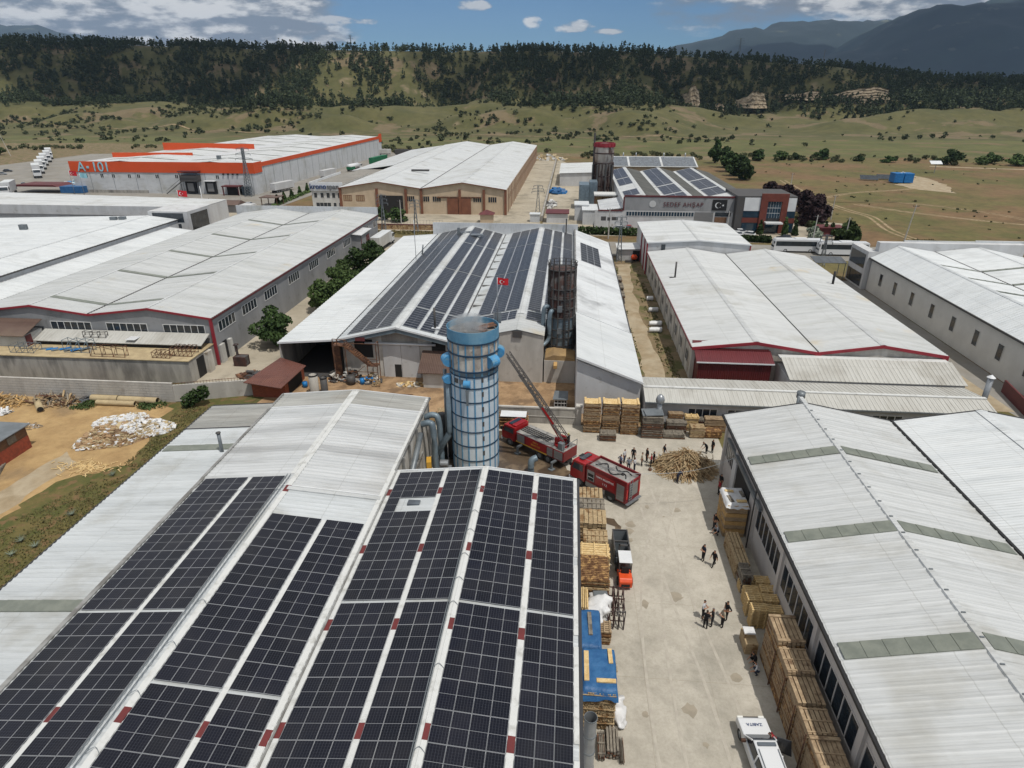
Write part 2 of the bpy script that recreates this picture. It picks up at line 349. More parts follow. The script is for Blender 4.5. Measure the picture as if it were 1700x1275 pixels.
mat('gutter_light', C(150, 150, 148), .5, C(110, 108, 104), .8)
mat('silo_blue', C(82, 138, 176), .55, C(104, 152, 182), .8, c3=C(84, 110, 128), sc3=.9, lo3=.58, hi3=.72)
mat('silo_navy', C(26, 58, 84), .5, C(46, 66, 84), .8)
mat('silo_crown', C(84, 136, 168), .65, C(112, 154, 178), .5, c3=C(98, 124, 138), sc3=.8, lo3=.58, hi3=.75)
mat('silo_pale', C(206, 216, 223), .5, C(190, 202, 211), .7, (1, 1, .3), c3=C(170, 180, 186), sc3=.6, lo3=.55, hi3=.78, st3=(1, 1, .25))
mat('silo_scorched', C(206, 200, 190), .6, C(150, 140, 132), .7, (1, 1, .5), c3=C(86, 74, 66), sc3=.6, lo3=.5, hi3=.72)
mat('scoop_blue', C(78, 150, 198), .5, C(66, 132, 178), 1, c3=C(110, 150, 172), sc3=1.6)
mat('fire_red', C(158, 26, 30), .3, C(142, 22, 28), .6, spec=.5)
mat('fire_red_dark', C(128, 26, 32), .4, C(112, 24, 28), .8)
mat('stripe_yellow', C(206, 158, 60), .5)
mat('shutter', C(150, 150, 150), .4, C(138, 138, 138), 1, (.2, .2, 8), metal=.4)
mat('deck_grey', C(158, 156, 152), .6, C(134, 132, 128), 1.2, c3=C(104, 102, 100), sc3=.9)
mat('ladder_metal', C(120, 116, 112), .4, C(100, 96, 94), 1, metal=.3)
mat('forklift_orange', C(224, 84, 40), .4, C(206, 74, 34), 1)
mat('tarp_blue', C(52, 104, 152), .5, C(38, 88, 138), 1.5, bump=.8, bsc=2.4)
mat('tarp_white', C(222, 222, 222), .5, C(206, 206, 206), 1.5, bump=.5, bsc=1.5)
mat('car_white', C(216, 218, 220), .2, spec=.6)
mat('car_dark', C(58, 60, 64), .25, spec=.6)
mat('car_red', C(150, 40, 44), .25, spec=.6)
mat('car_silver', C(160, 163, 166), .25, metal=.3)
mat('lamp_red', C(190, 30, 30), .3)
mat('lamp_clear', C(226, 226, 220), .2)
mat('green_tarp', C(24, 112, 74), .6, C(20, 96, 64), 1)
mat('plastic_blue', C(36, 124, 190), .4, C(30, 108, 172), 1.5)
mat('stone_wall', C(186, 160, 122), .9, C(140, 108, 78), 1.1, c3=C(110, 86, 66), sc3=1.6, bump=.6)
mat('flag_red', C(196, 30, 40), .7)
mat('navy', C(36, 62, 112), .5); mat('sign_grey', C(104, 106, 110), .5); mat('sign_pale_blue', C(150, 202, 216), .5)
mat('sign_brown_panel', C(116, 60, 48), .6, C(104, 52, 42), .8)
mat('timber_clad', C(128, 96, 72), .8, C(104, 78, 60), 1.2, (1, 1, 5))
# woods
mat('wood_new', C(208, 172, 114), .8, C(172, 134, 84), 3, (1, 8, 8), bump=.2)
mat('wood_tan', C(184, 162, 126), .8, C(154, 132, 100), 3, (1, 6, 6), c3=C(128, 98, 64), sc3=1.5)
mat('wood_brown', C(176, 154, 124), .85, C(146, 124, 98), 2.5, (1, 1, 5), c3=C(108, 84, 62), sc3=1.6, lo3=.55, hi3=.7)
mat('wood_grey', C(146, 138, 124), .85, C(116, 108, 98), 3, (6, 1, 6), c3=C(96, 90, 82), sc3=1.5)
mat('wood_pale', C(222, 196, 146), .8, C(200, 168, 114), 4)
mat('tyre_mark', C(172, 165, 153), .85, C(184, 177, 164), 1.5); mat('wood_bark', C(138, 104, 70), .9, C(92, 62, 40), 4, c3=C(180, 142, 92), sc3=3)
mat('bark', C(88, 74, 60), .9, C(66, 56, 46), 3)
# ground
mat('field', C(118, 106, 66), .95, C(104, 100, 56), .012, (1, 1, 1), .38, .62, c3=C(128, 102, 72), sc3=.03, lo3=.42, hi3=.62, det=9)
def mottle(name, s, amt=.5):
    m = MATS[name]; t = m.node_tree; p = t.nodes['Principled BSDF']; src = p.inputs['Base Color'].links[0].from_socket
    tc = N(t, 'ShaderNodeTexCoord'); n = N(t, 'ShaderNodeTexNoise'); n.inputs['Scale'].default_value = s; n.inputs['Detail'].default_value = 6; n.inputs['Roughness'].default_value = .7
    t.links.new(tc.outputs['Object'], n.inputs['Vector']); mx = N(t, 'ShaderNodeMix', data_type='RGBA', blend_type='MULTIPLY')
    f = sstep(t, n.outputs[0], .35, .75); mx.inputs[6].default_value = (1, 1, 1, 1); t.links.new(mth(t, 'MULTIPLY', f, amt), mx.inputs[0]); t.links.new(src, mx.inputs[6]); mx.inputs[7].default_value = (.5, .5, .46, 1)
    t.links.new(mx.outputs[2], p.inputs['Base Color'])
mottle('field', .35, .7); mottle('field', .09, .6)
mat('meadow', C(102, 102, 58), .95, C(90, 92, 50), .02, (1, 1, 1), .38, .62, c3=C(120, 104, 74), sc3=.03, lo3=.52, hi3=.64, det=8); mottle('meadow', .12, .7)
mat('concrete_yard', C(197, 190, 177), .85, C(187, 180, 167), .25, (1, 1, 1), .38, .62, c3=C(176, 170, 158), sc3=.14, lo3=.48, hi3=.7, det=9); mottle('concrete_yard', 5, .3); mottle('concrete_yard', 1.1, .3); mottle('concrete_yard', .25, .14); mottle('concrete_yard', .07, .2)
mat('concrete_lot', C(182, 172, 154), .9, C(166, 156, 138), .05, (1, 1, 1), c3=C(150, 142, 126), sc3=.12, det=7); mottle('concrete_lot', .3, .35)
mat('asphalt', C(150, 146, 139), .9, C(138, 134, 127), .1, c3=C(140, 134, 124), sc3=.07); mottle('asphalt', .5, .3)
mat('asphalt_dark', C(92, 92, 88), .8, C(78, 78, 74), .2)
mat('dirt_track', C(168, 148, 118), .95, C(142, 122, 92), .3, c3=C(122, 110, 76), sc3=.5, lo3=.52, hi3=.62); mottle('dirt_track', 1.5, .4)
mat('dirt_pale', C(176, 162, 138), .95, C(158, 140, 112), .3); mottle('dirt_pale', .7, .4)
mat('sand', C(184, 154, 108), .95, C(164, 134, 92), .25, c3=C(148, 124, 92), sc3=.12, lo3=.5, hi3=.7, det=8, bump=.4, bsc=2); mottle('sand', 1.2, .4)
mat('sawdust', C(176, 146, 112), .95, C(146, 118, 88), .4, c3=C(128, 104, 80), sc3=.3, det=8, bump=.4, bsc=2); mottle('sawdust', 1.4, .45)
mat('wet', C(96, 82, 66), .3, C(78, 66, 54), .35, c3=C(120, 104, 84), sc3=.5, spec=.5)
mat('grass_rough', C(112, 100, 58), .95, C(84, 88, 42), .35, c3=C(122, 98, 66), sc3=.8, det=8); mottle('grass_rough', 2.5, .4); mottle('grass_rough', 9, .4)
mat('soil', C(140, 120, 92), .95, C(114, 100, 74), .4, c3=C(98, 96, 56), sc3=.25, lo3=.48, hi3=.6); mottle('soil', 1.2, .5)
mat('stain', C(160, 150, 133), .7, C(146, 137, 121), 1)
mat('rock', C(206, 188, 158), .95, C(176, 156, 130), .15, (1, 1, 6), c3=C(142, 124, 104), sc3=.3, st3=(1, 1, 8)); mottle('rock', .6, .5)
mat('mountain_near', C(42, 62, 58), 1, C(32, 50, 48), .002, c3=C(92, 96, 80), sc3=.0035, lo3=.63, hi3=.68, det=10)
mat('mountain_far', C(44, 58, 60), 1, C(36, 50, 52), .002, c3=C(100, 104, 90), sc3=.003, lo3=.62, hi3=.7, det=10)
# leaves
def leafmat(name, a, b):
    m = mat(name, a, .8, b, .8, lo=.3, hi=.7, spec=.2); p = m.node_tree.nodes['Principled BSDF']
    t = m.node_tree; src = p.inputs['Base Color'].links[0].from_socket
    oi = N(t, 'ShaderNodeObjectInfo'); hs = N(t, 'ShaderNodeHueSaturation'); t.links.new(mth(t, 'ADD', mth(t, 'MULTIPLY', oi.outputs['Random'], .7), .65), hs.inputs['Value']); t.links.new(src, hs.inputs['Color']); t.links.new(hs.outputs[0], p.inputs['Base Color'])
leafmat('leaf_dark', (.028, .05, .016, 1), (.045, .075, .022, 1))
leafmat('leaf_mid', (.045, .075, .022, 1), (.075, .11, .035, 1))
leafmat('leaf_purple', (.022, .012, .014, 1), (.035, .02, .02, 1))
leafmat('leaf_pine', (.026, .038, .018, 1), (.05, .062, .028, 1))
mat('dry_grass', (.17, .14, .06, 1), .9, (.12, .11, .045, 1), .6); mat('green_grass', (.10, .11, .04, 1), .9, (.13, .12, .05, 1), .6)
leafmat('leaf_olive', (.06, .068, .03, 1), (.085, .09, .045, 1))
leafmat('leaf_scrub', (.042, .052, .024, 1), (.062, .07, .034, 1))
leafmat('leaf_pale', (.13, .16, .12, 1), (.2, .22, .17, 1))
mat('oleander', C(196, 190, 150), .8)
# ---------------------------------------------------------------- terrain
def vnoise(x, y, seed=0):
    x = np.asarray(x, float); y = np.asarray(y, float); xi = np.floor(x).astype(int); yi = np.floor(y).astype(int); fx = x-xi; fy = y-yi
    def h(a, b):
        n = (a*374761393+b*668265263+seed*974634777) & 0xffffffff; n = ((n ^ (n >> 13))*1274126177) & 0xffffffff
        return ((n ^ (n >> 16)) & 0xffff)/65535.
    u = fx*fx*(3-2*fx); v = fy*fy*(3-2*fy)
    return (h(xi, yi)*(1-u)+h(xi+1, yi)*u)*(1-v)+(h(xi, yi+1)*(1-u)+h(xi+1, yi+1)*u)*v
def fbm(x, y, seed=0, o=4):
    r = 0; a = .5; s = 0
    for k in range(o): r = r+a*vnoise(x*2**k, y*2**k, seed+k*17); s += a; a *= .5
    return r/s
def ss(v, a, b): t = np.clip((v-a)/(b-a), 0, 1); return t*t*(3-2*t)
def crest(x): return np.interp(x, [-1500, -858, -650, -340, 60, 180, 300, 430, 490, 620, 800, 1300], [120, 118, 110, 102, 99, 93, 84, 72, 62, 57, 52, 48])
def slope_pos(x, y):
    """distance up the slope, bent by broad spurs and narrower gullies"""
    w = x+26*(fbm(x/90., y/160., 12, 2)-.5)
    spur = 1-np.abs(2*fbm(w/330.+5, y/2600., 3, 2)-1)*2.2
    gul = 1-np.abs(2*fbm(w/96.+1, y/700., 23, 2)-1)*2.0
    return y+(spur-.35)*105+(gul-.4)*38
def hill_z(x, y):
    x = np.asarray(x, float); y = np.asarray(y, float); s = slope_pos(x, y); top = crest(x)
    foot = 15*ss(s, 690, 900)+(13*ss(fbm(x/105., y/85., 5, 3), .42, .72)+5*(fbm(x/30., y/30., 6, 3)-.5))*ss(s, 640, 800)*(1-ss(s, 890, 1020))
    face = (top-19)*(.62*ss(s, 880, 1060)+.38*ss(.35*s+.65*y, 930, 1095))
    rough = (fbm(x/34., y/34., 21, 3)-.5)*13*ss(s, 850, 930)*(1-ss(s, 1040, 1100))
    return foot+face+rough-1.5*(1-ss(y, 560, 640))+ss(y, 1130, 1500)*-22
def grid(name, xs, ys, fz, m, smooth=True):
    X, Y = np.meshgrid(xs, ys); Z = fz(X, Y); v = np.stack([X, Y, Z], -1).reshape(-1, 3); nx, ny = len(xs), len(ys)
    i = (np.arange(ny-1)[:, None]*nx+np.arange(nx-1)[None]).ravel(); f = np.stack([i, i+1, i+1+nx, i+nx], -1)
    me = bpy.data.meshes.new(name); me.from_pydata(v.tolist(), [], f.tolist()); me.materials.append(MATS[m]) if isinstance(m, str) else [me.materials.append(MATS[k]) for k in m]
    me.polygons.foreach_set('use_smooth', [smooth]*len(me.polygons)); o = bpy.data.objects.new(name, me); COL.objects.link(o); o['kind'] = 'structure'; return o
def hill_mat():
    m = mat('hillside', C(98, 94, 57), .95, C(82, 82, 46), .03, (1, 1, 1), .35, .65, c3=C(116, 102, 76), sc3=.018, lo3=.55, hi3=.6, det=9); mottle('hillside', .1, .6)
    t = m.node_tree; p = t.nodes['Principled BSDF']; src = p.inputs['Base Color'].links[0].from_socket
    g = N(t, 'ShaderNodeNewGeometry'); sx = N(t, 'ShaderNodeSeparateXYZ'); t.links.new(g.outputs['Normal'], sx.inputs[0])
    tc = N(t, 'ShaderNodeTexCoord'); n = N(t, 'ShaderNodeTexNoise'); n.inputs['Scale'].default_value = .05; n.inputs['Detail'].default_value = 8; t.links.new(tc.outputs['Object'], n.inputs['Vector'])
    f = mth(t, 'MULTIPLY', sstep(t, mth(t, 'SUBTRACT', mth(t, 'ADD', 1.0, mth(t, 'MULTIPLY', mth(t, 'SUBTRACT', n.outputs[0], .5), 1.3)), sx.outputs[2]), .24, .5), .8)     # bare soil where it is steep
    mx = N(t, 'ShaderNodeMix', data_type='RGBA'); t.links.new(f, mx.inputs[0]); t.links.new(src, mx.inputs[6]); mx.inputs[7].default_value = C(140, 124, 98)
    t.links.new(mx.outputs[2], p.inputs['Base Color'])
hill_mat()
mb = MB(); mb.face([(-6000, -300, -.03), (6000, -300, -.03), (6000, 9000, -.03), (-6000, 9000, -.03)]); struct('field', mb, 'field')
grid('hillside', np.arange(-1300, 1300, 9.), np.arange(560, 1560, 9.), hill_z, 'hillside')
def mtn(prof, y0, depth, seed):
    px = [p[0] for p in prof]; pz = [p[1] for p in prof]
    def f(X, Y):
        t = (Y-y0)/depth; base = np.interp(X, px, pz)
        sl = ss(t, 0, 1.0); gul = fbm(X/700., Y/900., seed, 4)
        return base*(sl*.8+.2*sl*gul*1.3)+(fbm(X/220., Y/220., seed+3, 4)-.5)*90*sl*(base > 60)+(base*.07)*(fbm(X/300., Y*0, seed+9, 3)-.5)-60*(1-sl)
    return f
Y1 = 6200
def mz(row, Y): return CAMH+(158-row)/1164*Y
def mx_(px, Y): return (px-951)/1164*Y
P1 = [(mx_(a, Y1+1500), mz(b, Y1+1500)) for a, b in ((1000, 150), (1250, 118), (1380, 96), (1435, 58), (1465, 40), (1500, 28), (1550, 19), (1600, 14), (1660, 8), (1700, 4), (1900, 4), (2300, 40))]
grid('mountain', np.arange(-200, 8200, 70.), np.arange(Y1-1800, Y1+2400, 70.), mtn(P1, Y1-1400, 2900, 4), 'mountain_near')
Y2 = 8500
P2 = [(mx_(a, Y2+900), mz(b, Y2+900)) for a, b in ((-1400, 60), (-400, 20), (-200, 26), (0, 46), (50, 54), (100, 68), (200, 110), (700, 150), (1040, 110), (1110, 84), (1200, 64), (1320, 50), (1400, 48), (1440, 44), (1600, 60), (2000, 90))]
grid('mountain', np.arange(-12000, 7000, 90.), np.arange(Y2-1400, Y2+1900, 90.), mtn(P2, Y2-1300, 2200, 14), 'mountain_far')
# ---- paved and bare ground, each sheet a few millimetres above the one below
ground_sheet('yard', [(-16, 4), (19, 4), (19, 71.5), (-16, 71.5)], .004, 'concrete_yard')
ground_sheet('wet_patch', [(-14, 57.5), (-4, 57), (1.8, 57.2), (2.4, 53.6), (3.3, 55), (1.2, 61), (-3, 65), (-6, 69), (-13, 69)], .008, 'wet', (1.0, .35))
ground_sheet('sawdust_yard', [(-41, 72), (10, 72), (10, 86), (-41, 86)], .004, 'sawdust', (3, .5))
ground_sheet('lane', [(-53, 77), (-41, 77), (-41, 170), (-53, 170)], .008, 'concrete_lot')
ground_sheet('lane_dirt', [(9.8, 80), (18.6, 80), (18.6, 165), (9.8, 165)], .004, 'soil')
ground_sheet('track', [(12.2, 82), (15.6, 80), (14.3, 112), (14.2, 135), (15.4, 156), (12.2, 156), (11.4, 135), (11.5, 110)], .008, 'dirt_pale', (3, .45))
ground_sheet('road', [(-400, 166), (40, 164), (78, 164), (104, 170), (104, 181), (-400, 186)], .004, 'asphalt')
ground_sheet('verge', [(-62, 186.5), (-22, 186.5), (-22, 192), (-62, 192)], .008, 'grass_rough', (2, .3))
ground_sheet('forecourt', [(-130, 192.5), (62, 192.5), (62, 202), (-20, 204), (-20, 230), (-130, 232)], .008, 'concrete_lot')
ground_sheet('lane', [(-22, 204), (-9, 204), (-9.3, 430), (-22, 430)], .0105, 'concrete_lot')
ground_sheet('lane', [(-8.2, 190), (17, 190), (17, 330), (-8.2, 430)], .012, 'concrete_lot')
ground_sheet('lorry_park', [(-260, 190), (-131, 190), (-131, 232.5), (-106, 232.5), (-100, 470), (-180, 470), (-330, 440), (-330, 330)], .008, 'asphalt')
ground_sheet('forecourt', [(49, 184), (72, 184), (90, 215), (70, 225), (49, 205)], .016, 'concrete_lot')
ground_sheet('pavement', [(53.4, 70), (63.3, 70), (63.3, 145), (53.4, 145)], .004, 'asphalt')
ground_sheet('verge', [(52.9, 66), (57, 62), (60, 72), (55.4, 92), (53.2, 92)], .008, 'grass_rough', (1.5, .3))
ground_sheet('footpath', [(56.6, 80), (59.2, 80), (56.6, 146), (54.8, 146)], .012, 'dirt_pale')
ground_sheet('waste_ground', [(-130, 30), (-41.5, 30), (-41.5, 76), (-130, 76)], .004, 'grass_rough', (4, 1))
ground_sheet('sand_lot', [(-100, 75.5), (-56, 75), (-51.5, 71), (-52, 68), (-49, 63), (-48.5, 57.5), (-54.3, 53.5), (-54, 46), (-55, 40), (-66, 40), (-72, 50), (-120, 52)], .008, 'sand', (1.2, .5))
ground_sheet('dirt_track', [(-57, 60), (-54.4, 57.5), (-55, 52), (-55, 42), (-58.4, 42), (-58.2, 52)], .012, 'dirt_pale', (1.2, .35))
ground_sheet('foot_meadow', [(-420, 470), (-250, 480), (-110, 480), (20, 455), (130, 455), (420, 470), (900, 560), (900, 640), (-900, 640), (-900, 520)], -.02, 'meadow', (12, 5))
ground_sheet('rough_ground', [(-700, 420), (-430, 330), (-300, 300), (-262, 240), (-262, 470), (-180, 525), (-60, 470), (20, 440), (120, 430), (120, 452), (-90, 492), (-400, 540), (-800, 520)], -.014, 'soil', (9, 3))
for pts, w in (([(102, 331), (98.4, 287), (97.7, 260), (99.7, 241), (101.9, 229), (98.1, 207), (98.6, 194), (101, 184)], .9), ([(99.9, 271), (119, 289), (141, 299), (158, 310)], .8), ([(97.7, 262), (112, 262), (128, 262), (142, 248), (150, 232), (150, 216)], .7), ([(108, 257), (120, 240), (140, 222), (160, 212)], 1.0)):
    P = smooth_path(pts, 7)
    for s in (-1.1, 1.1):
        Q = [(p.x+s, p.y) for p in P]; struct('dirt_track', strip(Q, w, -.018), 'dirt_track')
struct('track', strip(smooth_path([(101, 185), (115, 189.5), (126, 189), (170, 186)], 6), 3.2, -.012), 'dirt_pale')
struct('track', strip(smooth_path([(205, 404), (248, 391), (330, 380)], 6), 4, -.012), 'dirt_pale')
ground_sheet('bare_patch', [(150, 318), (160, 330), (172, 354), (176, 348), (172, 320), (160, 292), (152, 300)], -.01, 'dirt_pale', (5, 2))
for k, P in enumerate(([(-560, 700), (-470, 712), (-380, 690), (-290, 672)], [(-245, 668), (-160, 676), (-60, 668)], [(-70, 655), (40, 640), (200, 636)])):
    mb = MB(); Q = smooth_path(P, 8)
    for a, b in zip(Q, Q[1:]): mb.face([(a.x, a.y-1.6, float(hill_z(a.x, a.y-1.6))+.35), (b.x, b.y-1.6, float(hill_z(b.x, b.y-1.6))+.35), (b.x, b.y+1.6, float(hill_z(b.x, b.y+1.6))+.35), (a.x, a.y+1.6, float(hill_z(a.x, a.y+1.6))+.35)])
    struct('hill_track', mb, 'dirt_track')
mb = MB()
for x in (6.6, 11.2): mb.face([(x, 5, .009), (x+.018, 5, .009), (x+.018, 57, .009), (x, 57, .009)])
for y in (26, 33.5, 41, 48.5, 56.5, 63): mb.face([(2, y, .0095), (17, y, .0095), (17, y+.025, .0095), (2, y+.025, .0095)])
struct('pavement_joint', mb, 'stain')
ground_sheet('puddle', [(4.6, 52.3), (5.6, 52.2), (5.8, 51.4), (6.2, 51.0), (5.9, 50.2), (5.4, 50.1), (5.5, 50.9), (4.8, 51.3)], .0125, 'wet', (.4, .08))
for i, (P, w) in enumerate((([(12.5, 22), (11.8, 32), (10.4, 42), (9.4, 52), (8.6, 60)], .22), ([(8.2, 20), (7.6, 30), (7.9, 41), (9.5, 50), (11.6, 57)], .2), ([(14, 57), (12, 62), (10, 66), (7, 67.5)], .22))):
    for s in (-.85, .85): struct('tyre_track', strip(smooth_path([(a+s, b) for a, b in P], 6), w, .0160+i*.002+(s > 0)*.001), 'tyre_mark')
for k in range(14):
    x, y, r = random.uniform(3.5, 15), random.uniform(20, 56), random.uniform(.15, .7)
    ground_sheet('oil_stain', [(x+r*random.uniform(.5, 1)*math.cos(a), y+r*random.uniform(.5, 1.2)*math.sin(a)) for a in np.linspace(0, 6.1, 11)], .0135+k*.0002, 'stain')
# ---- rock bands on the hill face
def rock(px, row, w, hgt, d, n=6):
    """an outcrop: a broken face of stepped strata leaning back into the slope"""
    y0 = d-4; x0 = mx_(px, y0); z0 = CAMH+(155-row)/1164*y0-4; rng = random.Random(px); sd = px
    us = np.linspace(-1, 1, 60); vs = np.linspace(0, 1, 34); U, V = np.meshgrid(us, vs); st = (V*n) % 1
    top = 1-.45*np.abs(U)**2.2-.3*(fbm(U*3+sd, U*0, sd, 3)-.3); Z = z0+hgt*1.25*V*top
    X = x0+U*w*.5*(1-.12*V)+1.5*(fbm(U*9, V*5, sd+1, 2)-.5); Y = y0+V*16+2.2*st-2+13*(fbm(U*5+7, V*3, sd+2, 4)-.5)+42*np.abs(U)**5
    v = np.stack([X, Y, Z], -1).reshape(-1, 3); q = (np.arange(33)[:, None]*60+np.arange(59)[None]).ravel(); f = np.stack([q, q+1, q+61, q+60], -1)
    me = mesh_np('rock_outcrop', v, f, 'rock'); o = bpy.data.objects.new('rock_outcrop', me); COL.objects.link(o); o['kind'] = 'structure'
def mesh_np(name, v, f, m):
    me = bpy.data.meshes.new(name); me.from_pydata(v.tolist(), [], f.tolist()); me.materials.append(MATS[m]); return me
rock(1428, 168, 84, 18, 915, 7); rock(1338, 160, 46, 9, 925, 4); rock(1150, 176, 26, 26, 930, 5); rock(1252, 172, 36, 16, 918, 4); rock(1195, 180, 20, 10, 915, 3); rock(1480, 178, 28, 6, 905, 3)
# ---------------------------------------------------------------- vegetation
def leaf_cloud(cent, rad, n, size, rng, flat=.0):
    """n small leaf-clump quads spread through ellipsoids -> (verts, faces)"""
    cent = np.array(cent, float); rad = np.array(rad, float); w = (rad.prod(1))**.66; k = rng.choice(len(cent), n, p=w/w.sum())
    d = rng.normal(size=(n, 3)); d /= np.linalg.norm(d, axis=1)[:, None]; r = rng.uniform(.45, 1.0, n)**.5
    p = cent[k]+d*rad[k]*r[:, None]
    a = rng.normal(size=(n, 3))+d*.7; a /= np.linalg.norm(a, axis=1)[:, None]; t = np.cross(a, rng.normal(size=(n, 3))); t /= np.linalg.norm(t, axis=1)[:, None]; b = np.cross(a, t)
    s = size*rng.uniform(.6, 1.4, n)[:, None]; q = np.stack([p-t*s-b*s*.7, p+t*s*.9-b*s*.8, p+t*s+b*s*.7, p-t*s*.8+b*s*.9], 1)
    return q.reshape(-1, 3), np.arange(n*4).reshape(n, 4)
def tree(label, loc, h, w, leaf, n, size, seed, name='tree', cat='tree', group=None, lobes=7, trunk=.22, conic=False, base=.25):
    rng = np.random.default_rng(seed); t = thing(name, label, cat, loc, 0, group)
    ce, ra = [], []
    for k in range(lobes):
        u = (k+.5)/lobes; z = h*(base+(1-base)*u*.86+.04); q = (1-u)**.8 if conic else math.sin(math.pi*(.18+.74*u))**.8
        a = rng.uniform(0, 6.28); o = w*.27*q*(0 if conic else 1)
        ce.append((o*math.cos(a), o*math.sin(a), z)); ra.append((w*.36*q+.15, w*.36*q+.15, h*(.9-base)/lobes*1.25+.12))
    v, f = leaf_cloud(ce, ra, n, size, rng); me = mesh_np('crown', v, f, leaf); o = bpy.data.objects.new('crown', me); COL.objects.link(o); o.parent = t
    mb = MB(); top = h*.6; mb.tube([(0, 0, -.1), (.05, .03, top*.5), (.0, .06, top)], [trunk, trunk*.7, trunk*.25], 7)
    for k in range(4):
        c = ce[(k*2) % lobes]; z = h*(.22+.1*k); mb.tube([(0, 0, z), (c[0]*.6, c[1]*.6, z+(c[2]-z)*.6), (c[0], c[1], max(c[2], z+.1))], [trunk*.45, trunk*.3, trunk*.1], 5)
    mb.build('trunk', 'bark', t, world=False); return t
# pines of the hill: four meshes of kinds, the ~300 that show largest one by one
def pine_mesh(seed, n, h=8.5, w=4.6):
    rng = np.random.default_rng(seed); ce, ra = [], []
    for k in range(6):
        u = (k+.4)/6; q = (1-u)**.7*w*.42*rng.uniform(.8, 1.15); ce.append((rng.uniform(-.25, .25), rng.uniform(-.25, .25), h*(.16+.8*u))); ra.append((q+.2, q+.2, h*.11))
    return leaf_cloud(ce, ra, n, .62, rng)
PM = [mesh_np('crown', *pine_mesh(40+k, 110, 8.5, 5.8), 'leaf_pine') for k in range(4)]
tm = MB(); tm.tube([(0, 0, -1), (0, 0, 4.6)], [.26, .14], 5); PT = bpy.data.meshes.new('trunk'); PT.from_pydata(tm.v, [], tm.f); PT.materials.append(MATS['bark'])
def scatter(n, xr, yr, seed, dens):
    rng = np.random.default_rng(seed); x = rng.uniform(*xr, n); y = rng.uniform(*yr, n); d = dens(x, y); k = rng.uniform(0, 1, n) < d; return x[k], y[k]
def pine_d(x, y):
    s = slope_pos(x, y); c = fbm(x/48., y/62., 31, 3); e = s+130*(fbm(x/130., y/130., 61, 3)-.5); edge = ss(e, 826, 880)*(1-ss(s, 1075, 1120)*.7)*(1-ss(s, 1120, 1150))
    gap = ss(c, .37, .52); right = 1-.6*ss(x, 90, 190)*(1-ss(x, 330, 400))*ss(s, 990, 1030)
    return edge*(.22+.78*gap)*right
px, py = scatter(28000, (-1080, 880), (740, 1200), 77, pine_d); pz = hill_z(px, py)
near = np.argsort(slope_pos(px, py)+RNG.uniform(0, 90, len(px))); near = near[np.abs(px[near]+60) < 700][:280]; isn = np.zeros(len(px), bool); isn[near] = True
for i in near:
    r = bpy.data.objects.new('pine_tree', None); COL.objects.link(r); r.location = (px[i], py[i], pz[i]); r.rotation_euler = (0, 0, random.uniform(0, 6.28)); k = random.uniform(.75, 1.35); r.scale = (k, k, k*random.uniform(.9, 1.2))
    tag(r, 'dark green pine along the lower edge of the pine wood on the hill', 'tree', 'pines along the lower edge of the hill wood')
    a = bpy.data.objects.new('crown', PM[int(i) % 4]); COL.objects.link(a); a.parent = r; b = bpy.data.objects.new('trunk', PT); COL.objects.link(b); b.parent = r
def forest(name, x, y, z, protos, m, smin, smax, seed, label):
    rng = np.random.default_rng(seed); V, F = [], []; o = 0
    for i in range(len(x)):
        v, f = protos[i % len(protos)]; a = rng.uniform(0, 6.28); s = rng.uniform(smin, smax); c, d = math.cos(a)*s, math.sin(a)*s
        V.append(np.stack([v[:, 0]*c-v[:, 1]*d+x[i], v[:, 0]*d+v[:, 1]*c+y[i], v[:, 2]*s*rng.uniform(.9, 1.2)+z[i]], -1)); F.append(f+o); o += len(v)
    me = mesh_np(name, np.concatenate(V), np.concatenate(F), m); ob = bpy.data.objects.new(name, me); COL.objects.link(ob); tag(ob, label, 'trees' if 'wood' in name or 'forest' in name else 'scrub', None, 'stuff'); return ob
forest('pine_forest', px[~isn], py[~isn], pz[~isn], [pine_mesh(60+k, 44, 8.5, 6.2) for k in range(6)], 'leaf_pine', .75, 1.5, 3, 'dense dark pine wood covering the steep hillside')
def bush_mesh(seed, n, w=3.2, h=2.4, size=.42):
    rng = np.random.default_rng(seed); ce = [(rng.uniform(-.3, .3)*w, rng.uniform(-.3, .3)*w, h*rng.uniform(.3, .6)) for k in range(5)]; ra = [(w*.3, w*.3, h*.34)]*5
    return leaf_cloud(ce, ra, n, size, rng)
def scrub_d(x, y):
    c = fbm(x/60., y/38., 51, 3); s = slope_pos(x, y); return .75*ss(c, .52, .66)*(.3+.7*ss(y, 640, 760))*ss(y, 500, 560)*(1-ss(s, 880, 960))*(.35+.65*(1-ss(np.abs(x-330), 90, 230)*0))*(1-.85*ss(x, 120, 200)*(1-ss(s, 800, 850)))+.025*ss(y, 560, 640)*(1-ss(x, 120, 240)*.7)
bx, by = scatter(16000, (-1000, 900), (500, 900), 91, scrub_d); bz = np.where(by > 565, hill_z(bx, by), 0)
forest('hill_scrub', bx, by, bz, [bush_mesh(80+k, 34) for k in range(5)], 'leaf_scrub', .5, 1.9, 9, 'scattered green scrub over the meadow at the foot of the hill')
hx = np.concatenate([RNG.uniform(-600, -20, 300), RNG.uniform(-30, 150, 90), RNG.uniform(130, 420, 120)]); hy = np.interp(hx, [-600, -260, -60, 20, 130, 420], [455, 495, 480, 452, 440, 425])+RNG.normal(0, 11, len(hx))
kk = fbm(hx/22., hy/22., 5, 2) > .43; hx, hy = hx[kk], hy[kk]
forest('bank_scrub', hx, hy, hx*0, [bush_mesh(90+k, 60) for k in range(4)], 'leaf_olive', .6, 1.4, 12, 'grey green scrub along the bank behind the factories')
